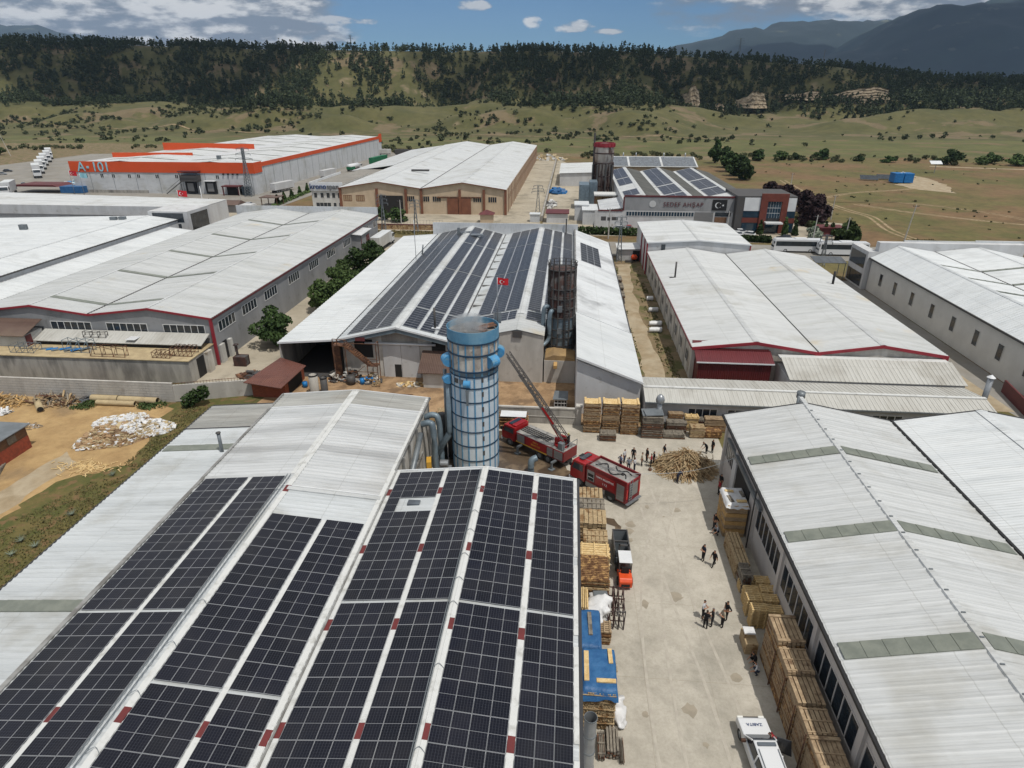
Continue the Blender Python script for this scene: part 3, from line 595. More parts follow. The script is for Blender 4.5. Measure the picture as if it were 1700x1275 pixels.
fx, fy = scatter(900, (60, 300), (180, 430), 17, lambda x, y: .10+.5*ss(fbm(x/30., y/30., 8, 2), .55, .7)); kk = (fx > 85+(220-fy)*.0) & ~((fx > 140) & (fy < 200)); fx, fy = fx[kk], fy[kk]
forest('field_scrub', fx, fy, fx*0, [bush_mesh(95+k, 14, 1.2, .5, .2) for k in range(4)], 'leaf_olive', .5, 1.3, 13, 'low tufts of weed scattered across the dry field')
def shrub(label, loc, w, h, leaf, seed, n=260, name='shrub', cat='bush', group=None, size=None):
    rng = np.random.default_rng(seed); lob = max(4, int(w*1.6)); ce = [(rng.uniform(-.34, .34)*w, rng.uniform(-.2, .2)*w, h*rng.uniform(.25, .66)) for k in range(lob)]
    v, f = leaf_cloud(ce, [(w*.24, w*.24, h*.3)]*lob, n, size or max(.12, w*.045), rng)
    me = mesh_np(name, v, f, leaf); o = bpy.data.objects.new(name, me); COL.objects.link(o); o.location = loc; return tag(o, label, cat, group)
# ---------------------------------------------------------------- building helpers
def ribs(mb, xa, za, xb, zb, y0, y1, pitch=1.0, h=.065, m=0):
    """profiled sheet between two lines parallel to y: real ribs every `pitch` m running down the slope"""
    st = []
    y = y0
    while y < y1-1e-6:
        n = min(y+pitch, y1); st.append((y, 0))
        if n-y > .42: st += [(n-.34, 0), (n-.21, h), (n-.15, h)]
        y = n
    st.append((y1, 0)); i = len(mb.v); K = 4
    for (yy, d) in st:
        for k in range(K):
            t = k/(K-1); mb.v.append((xa+(xb-xa)*t, yy, za+(zb-za)*t+d))
    for j in range(len(st)-1):
        for k in range(K-1):
            a = i+j*K+k; q = (a, a+1, a+K+1, a+K); mb.f.append(q if xb > xa else q[::-1]); mb.mi.append(m)
def bay(parent, prof, y0, y1, m, ribpitch=1.0, fascia='gutter_light', edge=.1, capname='fascia', cap=True, ridge=True, ridgem='white_paint', rw=.34):
    """roof over a profile [(x,z)...] from left to right: one ribbed sheet per slope, ridge capping, verge trim"""
    mb = MB()
    for (xa, za), (xb, zb) in zip(prof, prof[1:]): ribs(mb, xa, za, xb, zb, y0, y1, ribpitch)
    ro = mb.build('roof', m, parent)
    if cap:
        for y, s in ((y0, -1), (y1, 1)):
            f = MB()
            for (xa, za), (xb, zb) in zip(prof, prof[1:]): f.beam((xa, y+s*.06, za-.06), (xb, y+s*.06, zb-.06), .10, .26)
            f.build(capname, fascia, parent)
    if ridge:
        for a, b, c in zip(prof, prof[1:], prof[2:]):
            r = MB()
            if b[1] > a[1]+.1 and b[1] > c[1]+.1:
                q = (b[1]-a[1])/(b[0]-a[0]); w = rw
                y = y0
                while y < y1-.05:
                    n = min(y+2.0, y1); r.hexa([(b[0]-w, y, b[1]-w*q+.05), (b[0], y, b[1]+.05), (b[0], n-.03, b[1]+.05), (b[0]-w, n-.03, b[1]-w*q+.05), (b[0]-w, y, b[1]-w*q+.085), (b[0], y, b[1]+.095), (b[0], n-.03, b[1]+.095), (b[0]-w, n-.03, b[1]-w*q+.085)])
                    q2 = (b[1]-c[1])/(c[0]-b[0]); r.hexa([(b[0], y, b[1]+.05), (b[0]+w, y, b[1]-w*q2+.05), (b[0]+w, n-.03, b[1]-w*q2+.05), (b[0], n-.03, b[1]+.05), (b[0], y, b[1]+.095), (b[0]+w, y, b[1]-w*q2+.085), (b[0]+w, n-.03, b[1]-w*q2+.085), (b[0], n-.03, b[1]+.095)]); y = n
            if r.v: r.build('ridge_cap', ridgem, parent)
    return ro
def walls(parent, prof, y0, y1, m, name='wall', drop=.12, base=0):
    """closed shell under a roof profile"""
    p = [(x, z-drop) for x, z in prof]; mb = MB(); mb.extr([(p[0][0], base)]+p+[(p[-1][0], base)], y0, y1); return mb.build(name, m, parent)
def skylights(parent, prof, ys, w, m='skylight_sheet', inset=.25):
    for (xa, za), (xb, zb) in zip(prof, prof[1:]):
        for y in ys:
            mb = MB(); n = max(3, int(abs(xb-xa)/1.3)); t0, t1 = inset/abs(xb-xa), 1-inset/abs(xb-xa)
            for k in range(n):
                a, b = t0+(t1-t0)*k/n, t0+(t1-t0)*(k+1)/n-.0012; X = [xa+(xb-xa)*t for t in (a, b)]; Z = [za+(zb-za)*t for t in (a, b)]; l = .1
                mb.hexa([(X[0], y, Z[0]+.05), (X[1], y, Z[1]+.05), (X[1], y+w, Z[1]+.05), (X[0], y+w, Z[0]+.05), (X[0], y, Z[0]+l+.03), (X[1], y, Z[1]+l), (X[1], y+w, Z[1]+l), (X[0], y+w, Z[0]+l+.03)] if xb > xa else [(X[1], y, Z[1]+.05), (X[0], y, Z[0]+.05), (X[0], y+w, Z[0]+.05), (X[1], y+w, Z[1]+.05), (X[1], y, Z[1]+l), (X[0], y, Z[0]+l), (X[0], y+w, Z[0]+l), (X[1], y+w, Z[1]+l)])
            mb.build('skylight', m, parent)
def on(prof, x):
    for (xa, za), (xb, zb) in zip(prof, prof[1:]):
        if xa <= x <= xb: return za+(zb-za)*(x-xa)/(xb-xa)
    return prof[-1][1]
def window(parent, cx, y, z0, w, h, n, face='-y', frame='window_white', glass='glass_dark', fr=.09, name='window', d=.06):
    """a framed window set on a wall: face -y or +-x; the frame a part, its pane a sub-part"""
    f, g = MB(), MB()
    def B(mb, a0, a1, z0, z1, d0, d1):
        if face == '-y': mb.box(a0, y-d1, z0, a1, y-d0, z1)
        elif face == '+x': mb.box(y+d0, a0, z0, y+d1, a1, z1)
        else: mb.box(y-d1, a0, z0, y-d0, a1, z1)
    a, b = cx-w/2, cx+w/2
    B(f, a, b, z0, z0+fr, .0, d); B(f, a, b, z0+h-fr, z0+h, .0, d)
    for k in range(n+1):
        x = a+(w-fr)*k/n; B(f, x, x+fr, z0+fr, z0+h-fr, .0, d)
    B(g, a+fr, b-fr, z0+fr, z0+h-fr, .004, d*.4)
    o = f.build(name, frame, parent); p = g.build('pane', glass, None, world=False); p.parent = o; return o
def block(parent, name, m, *bx):
    mb = MB()
    for b in bx: mb.box(*b)
    return mb.build_each(name, m, parent)
def pipe(parent, name, m, pts, r, n=10, smooth=True):
    mb = MB(); mb.tube(pts, r, n); return mb.build(name, m, parent, smooth=smooth)
# ---------------------------------------------------------------- factory with the big solar roof
ZV, ZR = 7.0, 7.85
fa = thing('factory', 'large factory in the foreground under white and solar panel roofs', 'factory', (-18, 36, 0))
PA1 = [(-14.55, ZV), (-6.53, ZR), (1.55, ZV)]; PA2 = [(-31.6, 6.8), (-23.05, 7.65), (-14.62, ZV-.02)]; PA3 = [(-40.3, 5.0), (-31.7, 5.75)]
walls(fa, [(-14.4, ZV), (-6.53, ZR), (1.3, ZV)], 6, 47.9, 'wall_light'); walls(fa, [(-31.5, 6.8), (-23.05, 7.65), (-14.8, ZV)], 6.01, 63.0, 'wall_dirty'); walls(fa, [(-40.1, 5.0), (-31.52, 5.75)], 6.02, 62.9, 'wall_light')
bay(fa, PA1, 5.7, 48.05, 'roof_white', fascia='white_paint', ridge=False); bay(fa, PA2, 5.7, 44.0, 'roof_white', .5, fascia='white_paint', ridge=False)
bay(fa, PA2, 44.06, 60.0, 'roof_soot', .5, ridge=False, cap=False); bay(fa, [(x, z+.02) for x, z in PA2], 59.7, 63.2, 'roof_dusty', .5, fascia='white_paint', ridge=False)
bay(fa, PA3, 5.7, 57.5, 'roof_white', .5, cap=False, ridge=False); bay(fa, PA3, 57.5, 63.1, 'roof_dusty', .5, fascia='gutter', ridge=False)
skylights(fa, PA3, (52.6, 30.6), 1.1); skylights(fa, PA2, (43.4,), .5, 'roof_grey')
g = MB(); g.beam((-40.42, 5.7, 4.93), (-40.42, 63.1, 4.93), .14, .16); g.build('gutter', 'gutter', fa)
g = MB(); g.box(-31.75, 5.7, 5.76, -31.62, 63.15, 6.84); g.build('parapet', 'gutter_light', fa)
g = MB(); g.box(-31.62, 5.7, 6.82, -31.3, 45.5, 6.98); g.box(-14.62, 5.7, ZV-.02, -14.50, 48, ZV+.16); g.box(-14.8, 48.1, 6.92, -14.62, 63.1, 7.12); g.box(-31.68, 45.5, 6.84, -31.45, 63.1, 6.96); g.build_each('valley_gutter', 'gutter_light', fa)
g = MB(); g.box(1.58, 5.7, 6.86, 1.78, 48.05, 7.06); g.build('gutter', 'gutter', fa)
g = MB()
for a, b in ((6, 21.8), (22.75, 29.2), (30.15, 36.65), (37.6, 44.1), (45.05, 48.05)): g.box(1.27, a, 7.03, 1.56, b, 7.10)
g.build_each('eave_cap', 'cream_seal', fa)
# module fields: (x start, number across), blank roof strips between
def field_rows(prof, x0, n, ys, y_):
    out = []
    for r in ys:
        for k in range(n):
            xa, xb = x0+k*1.0+.012, x0+k*1.0+.988; za, zb = on(prof, xa)+.13, on(prof, xb)+.13; ya, yb = r+.012, r+1.965; t = .035
            out.append([(xa, ya, za-t), (xb, ya, zb-t), (xb, yb, zb-t), (xa, yb, za-t), (xa, ya, za), (xb, ya, zb), (xb, yb, zb), (xa, yb, za)])
    return out
far = [31.75+1.98*k for k in range(8)]; nearr = [31.48-1.98*(k+1) for k in range(9)]
mods = []
for x0, n in ((-14.15, 4), (-9.77, 3), (-6.2, 4), (-1.75, 3)):
    rows = field_rows(PA1, x0, n, far+nearr, 0)
    if x0 == -14.15: rows = [q for q in rows if not (-13.2 < q[0][0] < -11.1 and 41.4 < q[0][1] < 43.4)]
    mods += rows
fb = [24.2+1.98*k for k in range(8)]; nb = [23.95-1.98*(k+1) for k in range(6)]; fc = [29.6+1.98*k for k in range(8)]; nc = [29.35-1.98*(k+1) for k in range(8)]
for x0, n in ((-31.15, 4), (-26.75, 3)): mods += field_rows(PA2, x0, n, fc+nc, 0)
for x0, n in ((-22.55, 4), (-18.15, 3)): mods += field_rows(PA2, x0, n, fb+nb, 0)
inview = lambda q: q[0][1] > 17.5 and q[0][0] > -.72*q[0][1]-18
mods.sort(key=lambda q: (not inview(q), (q[0][0])**2+(q[0][1])**2))
UVQ = [(0, 0), (1, 0), (1, 1), (0, 1)]
def module(mb, q, k):
    mb.hexa(q); mb.uv[len(mb.f)-5] = [(u+k % 97+.0, v+k*7 % 89) for u, v in UVQ]
    for j in (6, 4, 3, 2, 1): mb.uv[len(mb.f)-j] = [(.001, .001)]*4
rest = MB()
for k, q in enumerate(mods):
    if k < 100:
        mb = MB(); module(mb, q, k); mb.build('solar_panel', 'solar_cells', fa)
    else: module(rest, q, k)
o = rest.build('solar_panels', 'solar_cells', fa); o['kind'] = 'stuff'
# white sealed strips along ridges, valleys and walkways, broken by dark red marks every 7.5 m
def strips(name, prof, x0, x1, ya, yb, lift, marks, mw='cream_seal'):
    a, b = MB(), MB(); ys = [ya]
    for m in sorted(marks):
        if ya < m < yb: ys += [m-.48, m+.48]
    ys.append(yb); n = len(ys)
    for k in range(n-1):
        (a if k % 2 == 0 else b).hexa([(x, y, on(prof, x)+l) for l in (.03, lift) for x, y in ((x0, ys[k]), (x1, ys[k]), (x1, ys[k+1]), (x0, ys[k+1]))])
    o = a.build(name, mw, fa)
    for k in range(0, len(b.v), 8): e = MB(); e.hexa(b.v[k:k+8]); e.build('red_mark', 'mark_red', None, world=False).parent = o
MK = [44.55, 37.08, 29.62, 22.18, 14.7]
strips('ridge_cap', PA1, -6.74, -6.54, 5.7, 48.05, .09, []); strips('ridge_cap', PA1, -6.53, -6.23, 5.7, 48.05, .095, MK)
strips('walkway', PA1, -10.13, -9.79, 5.7, 48.0, .075, MK); strips('walkway', PA1, -2.18, -1.78, 5.7, 48.0, .075, MK); strips('valley_strip', PA1, -14.5, -14.2, 5.7, 48.0, .075, MK)
MK2 = [43.55, 21.9, 14.5]
strips('ridge_cap', PA2, -23.04, -22.62, 5.7, 63.1, .09, MK2); strips('ridge_cap', PA2, -23.45, -23.06, 45.8, 63.1, .088, []); strips('walkway', PA2, -27.1, -26.77, 5.7, 45.4, .075, [21.85]); strips('walkway', PA2, -18.5, -18.17, 5.7, 40.0, .075, [21.7]); strips('valley_strip', PA2, -15.1, -14.72, 5.7, 63.0, .075, [21.7])
g = MB()
for x in (-23.6, -23.3): g.tube([(x, 6, on(PA2, x)+.2), (x, 45.6, on(PA2, x)+.2)], .035, 6)
for x in (-6.9, -6.8): g.tube([(x, 6, 7.95), (x, 47.6, 7.97)], .03, 6)
for y in (44.4, 41.2, 38.8, 36, 33.5, 31.2, 26.2, 21): g.tube(smooth_path([(-6.85, y, 7.92), (-6.55, y+.25, 8.03), (-6.2, y, 7.9)], 4), .018, 5)
for y in (30, 26.5, 23, 19.6): g.tube(smooth_path([(-23.3, y, 7.78), (-22.9, y+.3, 7.9), (-22.5, y, 7.7)], 4), .018, 5)
g.build('conduit', 'steel_grey', fa)
# bare patch with a hatch, plain gap
block(fa, 'roof_hatch', 'glass_grey', (-12.3, 42.5, on(PA1, -12)+.02, -11.3, 43.1, on(PA1, -11.3)+.16))
pipe(fa, 'vent_pipe', 'steel_grey', [(-33.4, 52.2, 5.5), (-33.4, 52.2, 7.7)], .17); pipe(fa, 'vent_pipe', 'steel_dark', [(-33.4, 52.2, 7.72), (-33.4, 52.2, 7.82)], .24)
# ducts and clutter on the side wall beside the blue silo
pipe(fa, 'duct', 'duct_blue_grey', smooth_path([(-14.75, 58.9, 6.0), (-13.9, 58.9, 6.2), (-13.5, 58.8, 5.4), (-13.45, 58.8, 0)], 6), .34, 12)
pipe(fa, 'duct', 'duct_blue_grey', smooth_path([(-14.75, 60.6, 6.0), (-13.8, 60.6, 6.3), (-13.2, 60.5, 5.4), (-13.1, 60.5, 0)], 6), .33, 12)
pipe(fa, 'duct', 'steel_grey', [(-14.45, 49, 2.6), (-14.4, 55, 5.2), (-14.45, 57.0, 5.9)], .3, 10)
pipe(fa, 'duct', 'steel_dark', [(-13.3, 62.3, 0), (-13.3, 62.3, 5.6)], .5, 12); pipe(fa, 'duct', 'steel_dark', [(-12.3, 62.6, 0), (-12.3, 62.6, 4.6)], .45, 12)
g = MB()
for y in (50.5, 53, 56.2): g.box(-14.78, y, 0, -14.55, y+.2, 6.9)
g.beam((-14.6, 50, 3.1), (-14.6, 58, 3.1), .15, .3); g.build_each('wall_post', 'gutter_light', fa)
# ---------------------------------------------------------------- long grey hall on the right
fb_ = thing('warehouse', 'long warehouse on the right with pale ribbed roof and grey skylight bands', 'warehouse', (32, 34, 0))
PB = [(17.2, 7.0), (25.2, 8.7), (34.05, 7.0)]; PB2 = [(34.3, 7.0), (42.6, 8.6), (52, 6.9)]
walls(fb_, [(17.7, 7.1), (25.2, 8.7), (34.0, 7.05)], 6, 61.8, 'wall_b'); walls(fb_, [(34.05, 7.0), (42.6, 8.6), (51.8, 6.9)], 6.01, 61.7, 'wall_light')
bay(fb_, PB, 5.7, 62, 'roof_grey', fascia='gutter', ridge=False); bay(fb_, PB2, 5.7, 62, 'roof_bright', .33, fascia='gutter', ridgem='roof_bright', rw=.55)
skylights(fb_, PB, (51.8, 40.6, 29.6, 18.4), 1.25)
g = MB(); g.box(34.06, 5.7, 6.9, 34.28, 62, 7.14); g.build_each('valley_gutter', 'black', fb_)
g = MB(); g.box(16.98, 5.7, 6.82, 17.18, 62.05, 7.03); g.build('gutter', 'black', fb_)
g = MB(); y = 6.0
while y < 62:      # ridge capping with raised vent cowls
    g.hexa([(25.2+x, y+l, z) for z, w in ((8.66, .26), (8.78, .2)) for x, l in ((-w, 0), (w, 0), (w, 1.96), (-w, 1.96))]); y += 1.98
g.build('ridge_cap', 'roof_grey', fb_); y = 6.6
while y < 61: block(fb_, 'ridge_vent', 'steel_grey', (25.08, y, 8.79, 25.32, y+.08, 8.86)); y += 1.98
g = MB()
for y in (10.5, 18.3, 26, 33.6, 41.2, 48.8, 56.4, 61.2): g.box(17.5, y, 0, 17.72, y+.5, 6.9)
g.build_each('pilaster', 'wall_b', fb_)
for a, b in ((11.2, 18.1), (18.9, 25.8), (26.7, 33.4), (34.3, 41), (41.9, 48.6), (56.9, 61)): window(fb_, (a+b)/2, 17.7, 2.6, b-a, 2.4, 6, '-x', 'wall_b', 'glass_dark', .1)
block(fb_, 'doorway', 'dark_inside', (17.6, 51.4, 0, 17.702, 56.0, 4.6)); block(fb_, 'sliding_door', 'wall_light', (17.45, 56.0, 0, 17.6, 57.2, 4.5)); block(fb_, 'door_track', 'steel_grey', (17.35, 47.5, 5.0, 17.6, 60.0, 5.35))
pipe(fb_, 'downpipe', 'steel_dark', [(17.35, 48.9, 0), (17.35, 48.9, 6.9)], .07)
pipe(fb_, 'vent_cowl', 'steel_grey', [(24.6, 62.4, 6), (24.6, 62.4, 9.3)], .14); 
# ---------------------------------------------------------------- solar factory in the middle
fc_ = thing('factory', 'middle factory with twin solar gables and open side shed behind the blue silo', 'factory', (-15, 120, 0))
YC, YF = 83.2, 158.5
PC1 = [(-32.2, 6.1), (-23.6, 8.15), (-15.4, 6.2)]; PC2 = [(-15.2, 6.2), (-6.55, 8.1), (1.6, 6.4)]; PCL = [(-41.2, 5.3), (-32.35, 6.0)]; PCR = [(1.85, 7.6), (10.0, 4.7)]
walls(fc_, [(-32.1, 6.1), (-23.6, 8.1), (-15.3, 6.2)], YC+1.2, YF, 'wall_dirty'); walls(fc_, [(-15.28, 6.2), (-6.55, 8.1), (-2.9, 7.2)], 84.0, 85.0, 'concrete_light'); walls(fc_, [(-15.28, 6.2), (-6.55, 8.1), (1.6, 6.4)], 91.2, YF, 'wall_light')
walls(fc_, [(-15.28, 6.2), (-6.55, 8.1), (-2.9, 7.2)], 85.02, 91.1, 'concrete_light')
walls(fc_, [(1.75, 7.5), (9.9, 4.6)], 74.7, YF, 'wall_light', drop=.05)
walls(fc_, [(-41.1, 5.25), (-32.3, 6.0)], 96, YF, 'wall_light')
bay(fc_, PC1, YC-.2, YF, 'roof_white', fascia='white_paint', ridgem='roof_far', rw=.5); bay(fc_, PC2, 91.0, YF, 'roof_white', cap=False, ridgem='roof_far', rw=.5)
bay(fc_, [(-15.2, 6.2), (-6.55, 8.1), (-2.75, 7.25)], 83.8, 90.98, 'roof_stained', cap=False, ridge=False)
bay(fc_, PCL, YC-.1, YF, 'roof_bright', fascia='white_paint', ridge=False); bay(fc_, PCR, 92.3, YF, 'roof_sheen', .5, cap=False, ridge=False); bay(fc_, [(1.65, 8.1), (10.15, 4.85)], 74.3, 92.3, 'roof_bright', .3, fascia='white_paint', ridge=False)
g = MB(); g.box(-33.5, YF, 4.5, 2.4, YF+.25, 8.9); g.build('parapet', 'wall_panel', fc_)
g = MB(); g.box(1.55, 92, 6.4, 1.82, YF, 7.75); g.build('upstand', 'gutter_light', fc_); g = MB(); g.box(10.0, 92.3, 4.5, 10.18, YF, 4.75); g.build('gutter', 'gutter', fc_); g = MB(); g.box(-32.36, YC, 6.02, -32.2, YF, 6.16); g.build('gutter', 'gutter', fc_)
g = MB(); g.box(-15.42, YC, 6.12, -15.18, YF, 6.24); g.build_each('valley_gutter', 'steel_dark', fc_)
y = 87.0
while y < 150:
    block(fc_, 'roof_ladder_rung', 'gutter_light', (-15.0, y, 6.3, -13.6, y+.25, 6.62)); y += 6.0
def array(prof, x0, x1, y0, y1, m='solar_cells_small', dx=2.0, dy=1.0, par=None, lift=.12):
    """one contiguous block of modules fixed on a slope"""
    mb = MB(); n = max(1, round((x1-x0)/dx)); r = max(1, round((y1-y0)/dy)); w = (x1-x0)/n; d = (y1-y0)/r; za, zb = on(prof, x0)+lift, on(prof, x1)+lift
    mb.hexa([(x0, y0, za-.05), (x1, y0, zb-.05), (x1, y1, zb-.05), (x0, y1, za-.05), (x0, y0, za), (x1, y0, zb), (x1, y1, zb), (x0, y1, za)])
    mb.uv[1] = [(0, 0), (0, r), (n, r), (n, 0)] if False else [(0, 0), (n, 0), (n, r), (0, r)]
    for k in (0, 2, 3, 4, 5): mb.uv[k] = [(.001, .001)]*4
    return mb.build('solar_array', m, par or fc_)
for seg in ((84.2, 92.8), (93.3, 117.0), (117.5, 140), (140.6, 157.8)):
    for x in (-31.1, -28.9, -26.7): array(PC1, x, x+2.15, *seg)
    for x in (-22.9, -20.45, -18.0): array(PC1, x, x+2.1, *seg)
    if seg[0] > 90:
        for x in (-13.5, -11.3, -9.1): array(PC2, x, x+2.15, *seg)
        for x in (-5.7, -3.3, -.9): array(PC2, x, x+2.0, *seg)
for x in (-12.9, -10.7): array([(-15.2, 6.2), (-6.55, 8.1)], x+.2, x+2.3, 88.6, 92.6)
array([(-15.2, 6.2), (-6.55, 8.1)], -8.4, -7.2, 88.6, 92.6, dx=1.2); array([(-6.55, 8.1), (1.6, 6.4)], -5.7, -3.2, 88.9, 92.6)
array(PCR, 2.9, 7.0, 128.5, 145.5, dx=1.4, dy=2.0)
# front of the left gable: canopy fascia, sliding doors, rail, black openings
g = MB()
for (xa, za), (xb, zb) in zip(PC1, PC1[1:]): g.beam((xa, YC-.1, za-.42), (xb, YC-.1, zb-.42), .16, .7)
g.build('fascia', 'duct_blue_grey', fc_)
fy = YC+1.2
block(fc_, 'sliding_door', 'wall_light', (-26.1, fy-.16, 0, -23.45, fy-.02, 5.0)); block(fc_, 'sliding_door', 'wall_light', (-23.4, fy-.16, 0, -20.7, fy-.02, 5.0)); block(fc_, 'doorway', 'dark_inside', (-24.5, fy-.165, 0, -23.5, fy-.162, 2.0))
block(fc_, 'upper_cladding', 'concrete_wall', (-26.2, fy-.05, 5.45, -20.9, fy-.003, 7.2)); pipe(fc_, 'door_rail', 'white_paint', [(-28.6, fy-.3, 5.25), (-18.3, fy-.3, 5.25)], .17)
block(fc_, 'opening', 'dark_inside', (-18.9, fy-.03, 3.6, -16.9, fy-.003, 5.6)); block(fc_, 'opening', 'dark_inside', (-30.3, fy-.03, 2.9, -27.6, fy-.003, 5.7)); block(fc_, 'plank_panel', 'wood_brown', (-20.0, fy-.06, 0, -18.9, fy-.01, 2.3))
block(fc_, 'lower_wall', 'concrete_light', (-20.68, fy-.05, 0, -19.0, fy-.002, 4.9)); block(fc_, 'red_panel', 'dark_red', (-29.6, YC-.25, 5.95, -28.2, YC-.12, 6.5))
# the open side shed
g = MB()
for yy in (YC, 90, 96): g.box(-41.1, yy, 0, -40.9, yy+.2, 5.2)
g.box(-41.05, YC+.3, 0, -40.95, 96, 5.15); g.build('shed_wall', 'concrete_wall', fc_)
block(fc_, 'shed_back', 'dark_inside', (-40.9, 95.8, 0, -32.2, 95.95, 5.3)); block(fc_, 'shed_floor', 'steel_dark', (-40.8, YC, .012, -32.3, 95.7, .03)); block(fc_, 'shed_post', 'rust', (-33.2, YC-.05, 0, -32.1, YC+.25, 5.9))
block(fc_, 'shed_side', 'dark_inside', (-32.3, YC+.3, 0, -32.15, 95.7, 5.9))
# rusty outside stair, frame and landing
st = MB(); a, b = Vector((-31.0, 82.4, 5.6)), Vector((-27.6, 82.4, 2.7))
for s in (-.5, .5): st.beam(a+Vector((0, s, 0)), b+Vector((0, s, 0)), .1, .3)
for k in range(15):
    p = a.lerp(b, k/14); st.obox((p.x, p.y, p.z+.1), (.34, 1.0, .06))
st.box(-32.6, 81.8, 5.5, -30.8, 83.0, 5.6); st.box(-27.9, 81.8, 2.55, -26.3, 83.0, 2.65)
for x, y, z0, z1 in ((-26.35, 81.8, 0, 6.0), (-26.35, 83, 0, 6.0), (-27.8, 81.8, 0, 4), (-32.5, 81.8, 0, 6.6), (-31.9, 81.8, 5.6, 6.6), (-30.8, 81.8, 0, 6.5)): st.box(x-.05, y-.05, z0, x+.05, y+.05, z1)
for q in (((-29.8, 81.8, 6.0), (-26.35, 81.8, 6.0)), ((-26.35, 81.8, 6), (-26.35, 83, 6)), ((-32.5, 81.8, 6.6), (-30.8, 81.8, 6.5)), ((-30.8, 81.8, 6.6), (-27.7, 81.8, 3.7)), ((-27.8, 81.8, 3.7), (-26.35, 81.8, 3.7)), ((-31.4, 81.8, 0), (-28.2, 81.8, 2.6)), ((-30.6, 81.8, 1.7), (-26.4, 81.8, 1.7))): st.beam(q[0], q[1], .07)
st.build('outside_stair', 'rust', fc_)
pipe(fc_, 'chimney', 'steel_dark', [(-18.6, 86, 7.0), (-18.6, 86, 10.2)], .16); block(fc_, 'chimney_tray', 'white_paint', (-19.4, 85.7, 7.06, -17.9, 86.4, 7.2))
# concrete gable front details, plinth with heap of sawdust under the brown tower
block(fc_, 'gable_vent', 'steel_dark', (-7.2, 83.75, 6.9, -5.9, 83.99, 7.8)); g = MB(); g.box(-2.72, 84.2, 0, 1.7, 91, 3.4); g.build('plinth', 'concrete_light', fc_)
g = MB(); g.extr([(-2.7, 3.4), (1.68, 3.4), (1.6, 3.55), (.2, 4.1), (-1.4, 4.2), (-2.6, 3.7)], 84.3, 88); g.build('sawdust_heap', 'sand', fc_)
g = MB(); g.beam((-1.1, 84.2, 3.0), (-1.1, 83.0, 2.9), .5, .5); g.build('chute', 'wood_new', fc_)
pipe(fc_, 'roof_mast', 'galvanised', [(-31.4, 130, 6.3), (-31.4, 130, 14.5)], .06, 6); pipe(fc_, 'roof_mast', 'steel_grey', [(-31.2, 135, 6.3), (-30.9, 135, 8.4)], .16, 8)
g = MB(); g.beam((-25.6, 150, 8.0), (-24.2, 150, 8.3), .15, .3); g.box(-25.9, 149.6, 7.6, -25.3, 150.3, 9.3); g.beam((-24.9, 148, 8.6), (-22.8, 151, 8.3), .5, .12); g.box(-22.5, 147.6, 7.95, -19.6, 149.3, 8.15); g.build('roof_skip', 'steel_grey', fc_)
block(fc_, 'mast', 'steel_dark', (-.6, 157.7, 6.6, -.3, 158, 10.4))
# ---------------------------------------------------------------- brown tower with its cage of ladders
tw = thing('silo_tower', 'tall rust brown dust silo caged by grey posts and a ladder', 'silo', (-.45, 89.2, 0))
TX, TY, TR, TZ = -.55, 89.3, 1.85, 15.5
g = MB(); g.ring((TX, TY, 0), [(TR, 3.4), (TR, 8.6)], 28); g.build('lower_shell', 'duct_blue_grey', tw, True); g = MB(); g.ring((TX, TY, 0), [(TR, 8.6), (TR, TZ), (TR-.3, TZ+.02), (0, TZ+.12)], 28); g.build('shell', 'rust_dark', tw, True)
g = MB()
for k in range(14):
    a = k*2*math.pi/14; c, s = math.cos(a), math.sin(a); g.beam((TX+c*(TR+.1), TY+s*(TR+.1), 3.3), (TX+c*(TR+.1), TY+s*(TR+.1), TZ+.9), .17)
for z in (4.4, 5.6, 6.8, 8.6, 10, 11.4, 12.8, TZ): g.ring((TX, TY, z), [(TR+.02, -.06), (TR+.18, -.06), (TR+.18, .06), (TR+.02, .06)], 28)
for z in (TZ+.5, TZ+.95): g.ring((TX, TY, z), [(TR+.22, -.03), (TR+.28, -.03), (TR+.28, .03), (TR+.22, .03)], 28)
g.build('post_cage', 'steel_dark', tw)
g = MB(); lx, ly = TX+.85, TY-TR-.25
for s in (-.28, .28): g.beam((lx+s, ly, 4), (lx+s, ly, TZ+.9), .07)
z = 4.2
while z < TZ+.8: g.box(lx-.28, ly-.03, z, lx+.28, ly+.03, z+.06); z += .38
z = 6
while z < TZ: g.ring((lx, ly, z), [(.42, -.03), (.42, .03)], 10, 0, math.pi, 2*math.pi); z += .9
g.build('ladder', 'steel_dark', tw)
for k, (x0, y0) in enumerate(((-2.9, 88.0), (-2.0, 87.2))):
    pipe(tw, 'duct', 'duct_blue_grey', smooth_path([(TX-1.2, TY-.9-.4*k, 9.5), (x0, y0, 9.7), (x0-.2, y0-.1, 8.4), (x0-.25, y0-.1, 5.6), (x0-1.5, y0-1.2, 4.6)] if k else [(TX-1.4, TY-.5, 9.9), (x0, y0, 10.1), (x0-.2, y0, 8.6), (x0-.3, y0, 6.0), (x0-1.3, y0-.8, 5.2)], 6), .3, 10)
for a in (3.6, 5.9): block(tw, 'explosion_vent', 'steel_dark', (TX+math.cos(a)*1.9-.3, TY+math.sin(a)*1.9-.3, 12.4, TX+math.cos(a)*1.9+.3, TY+math.sin(a)*1.9+.3, 13.0))
block(tw, 'access_box', 'steel_grey', (TX-.55, TY-TR-.2, 9.6, TX+.15, TY-TR+.05, 10.5)); block(tw, 'access_box', 'steel_grey', (TX-.5, TY-TR-.2, 6.3, TX+.15, TY-TR+.05, 7.2))
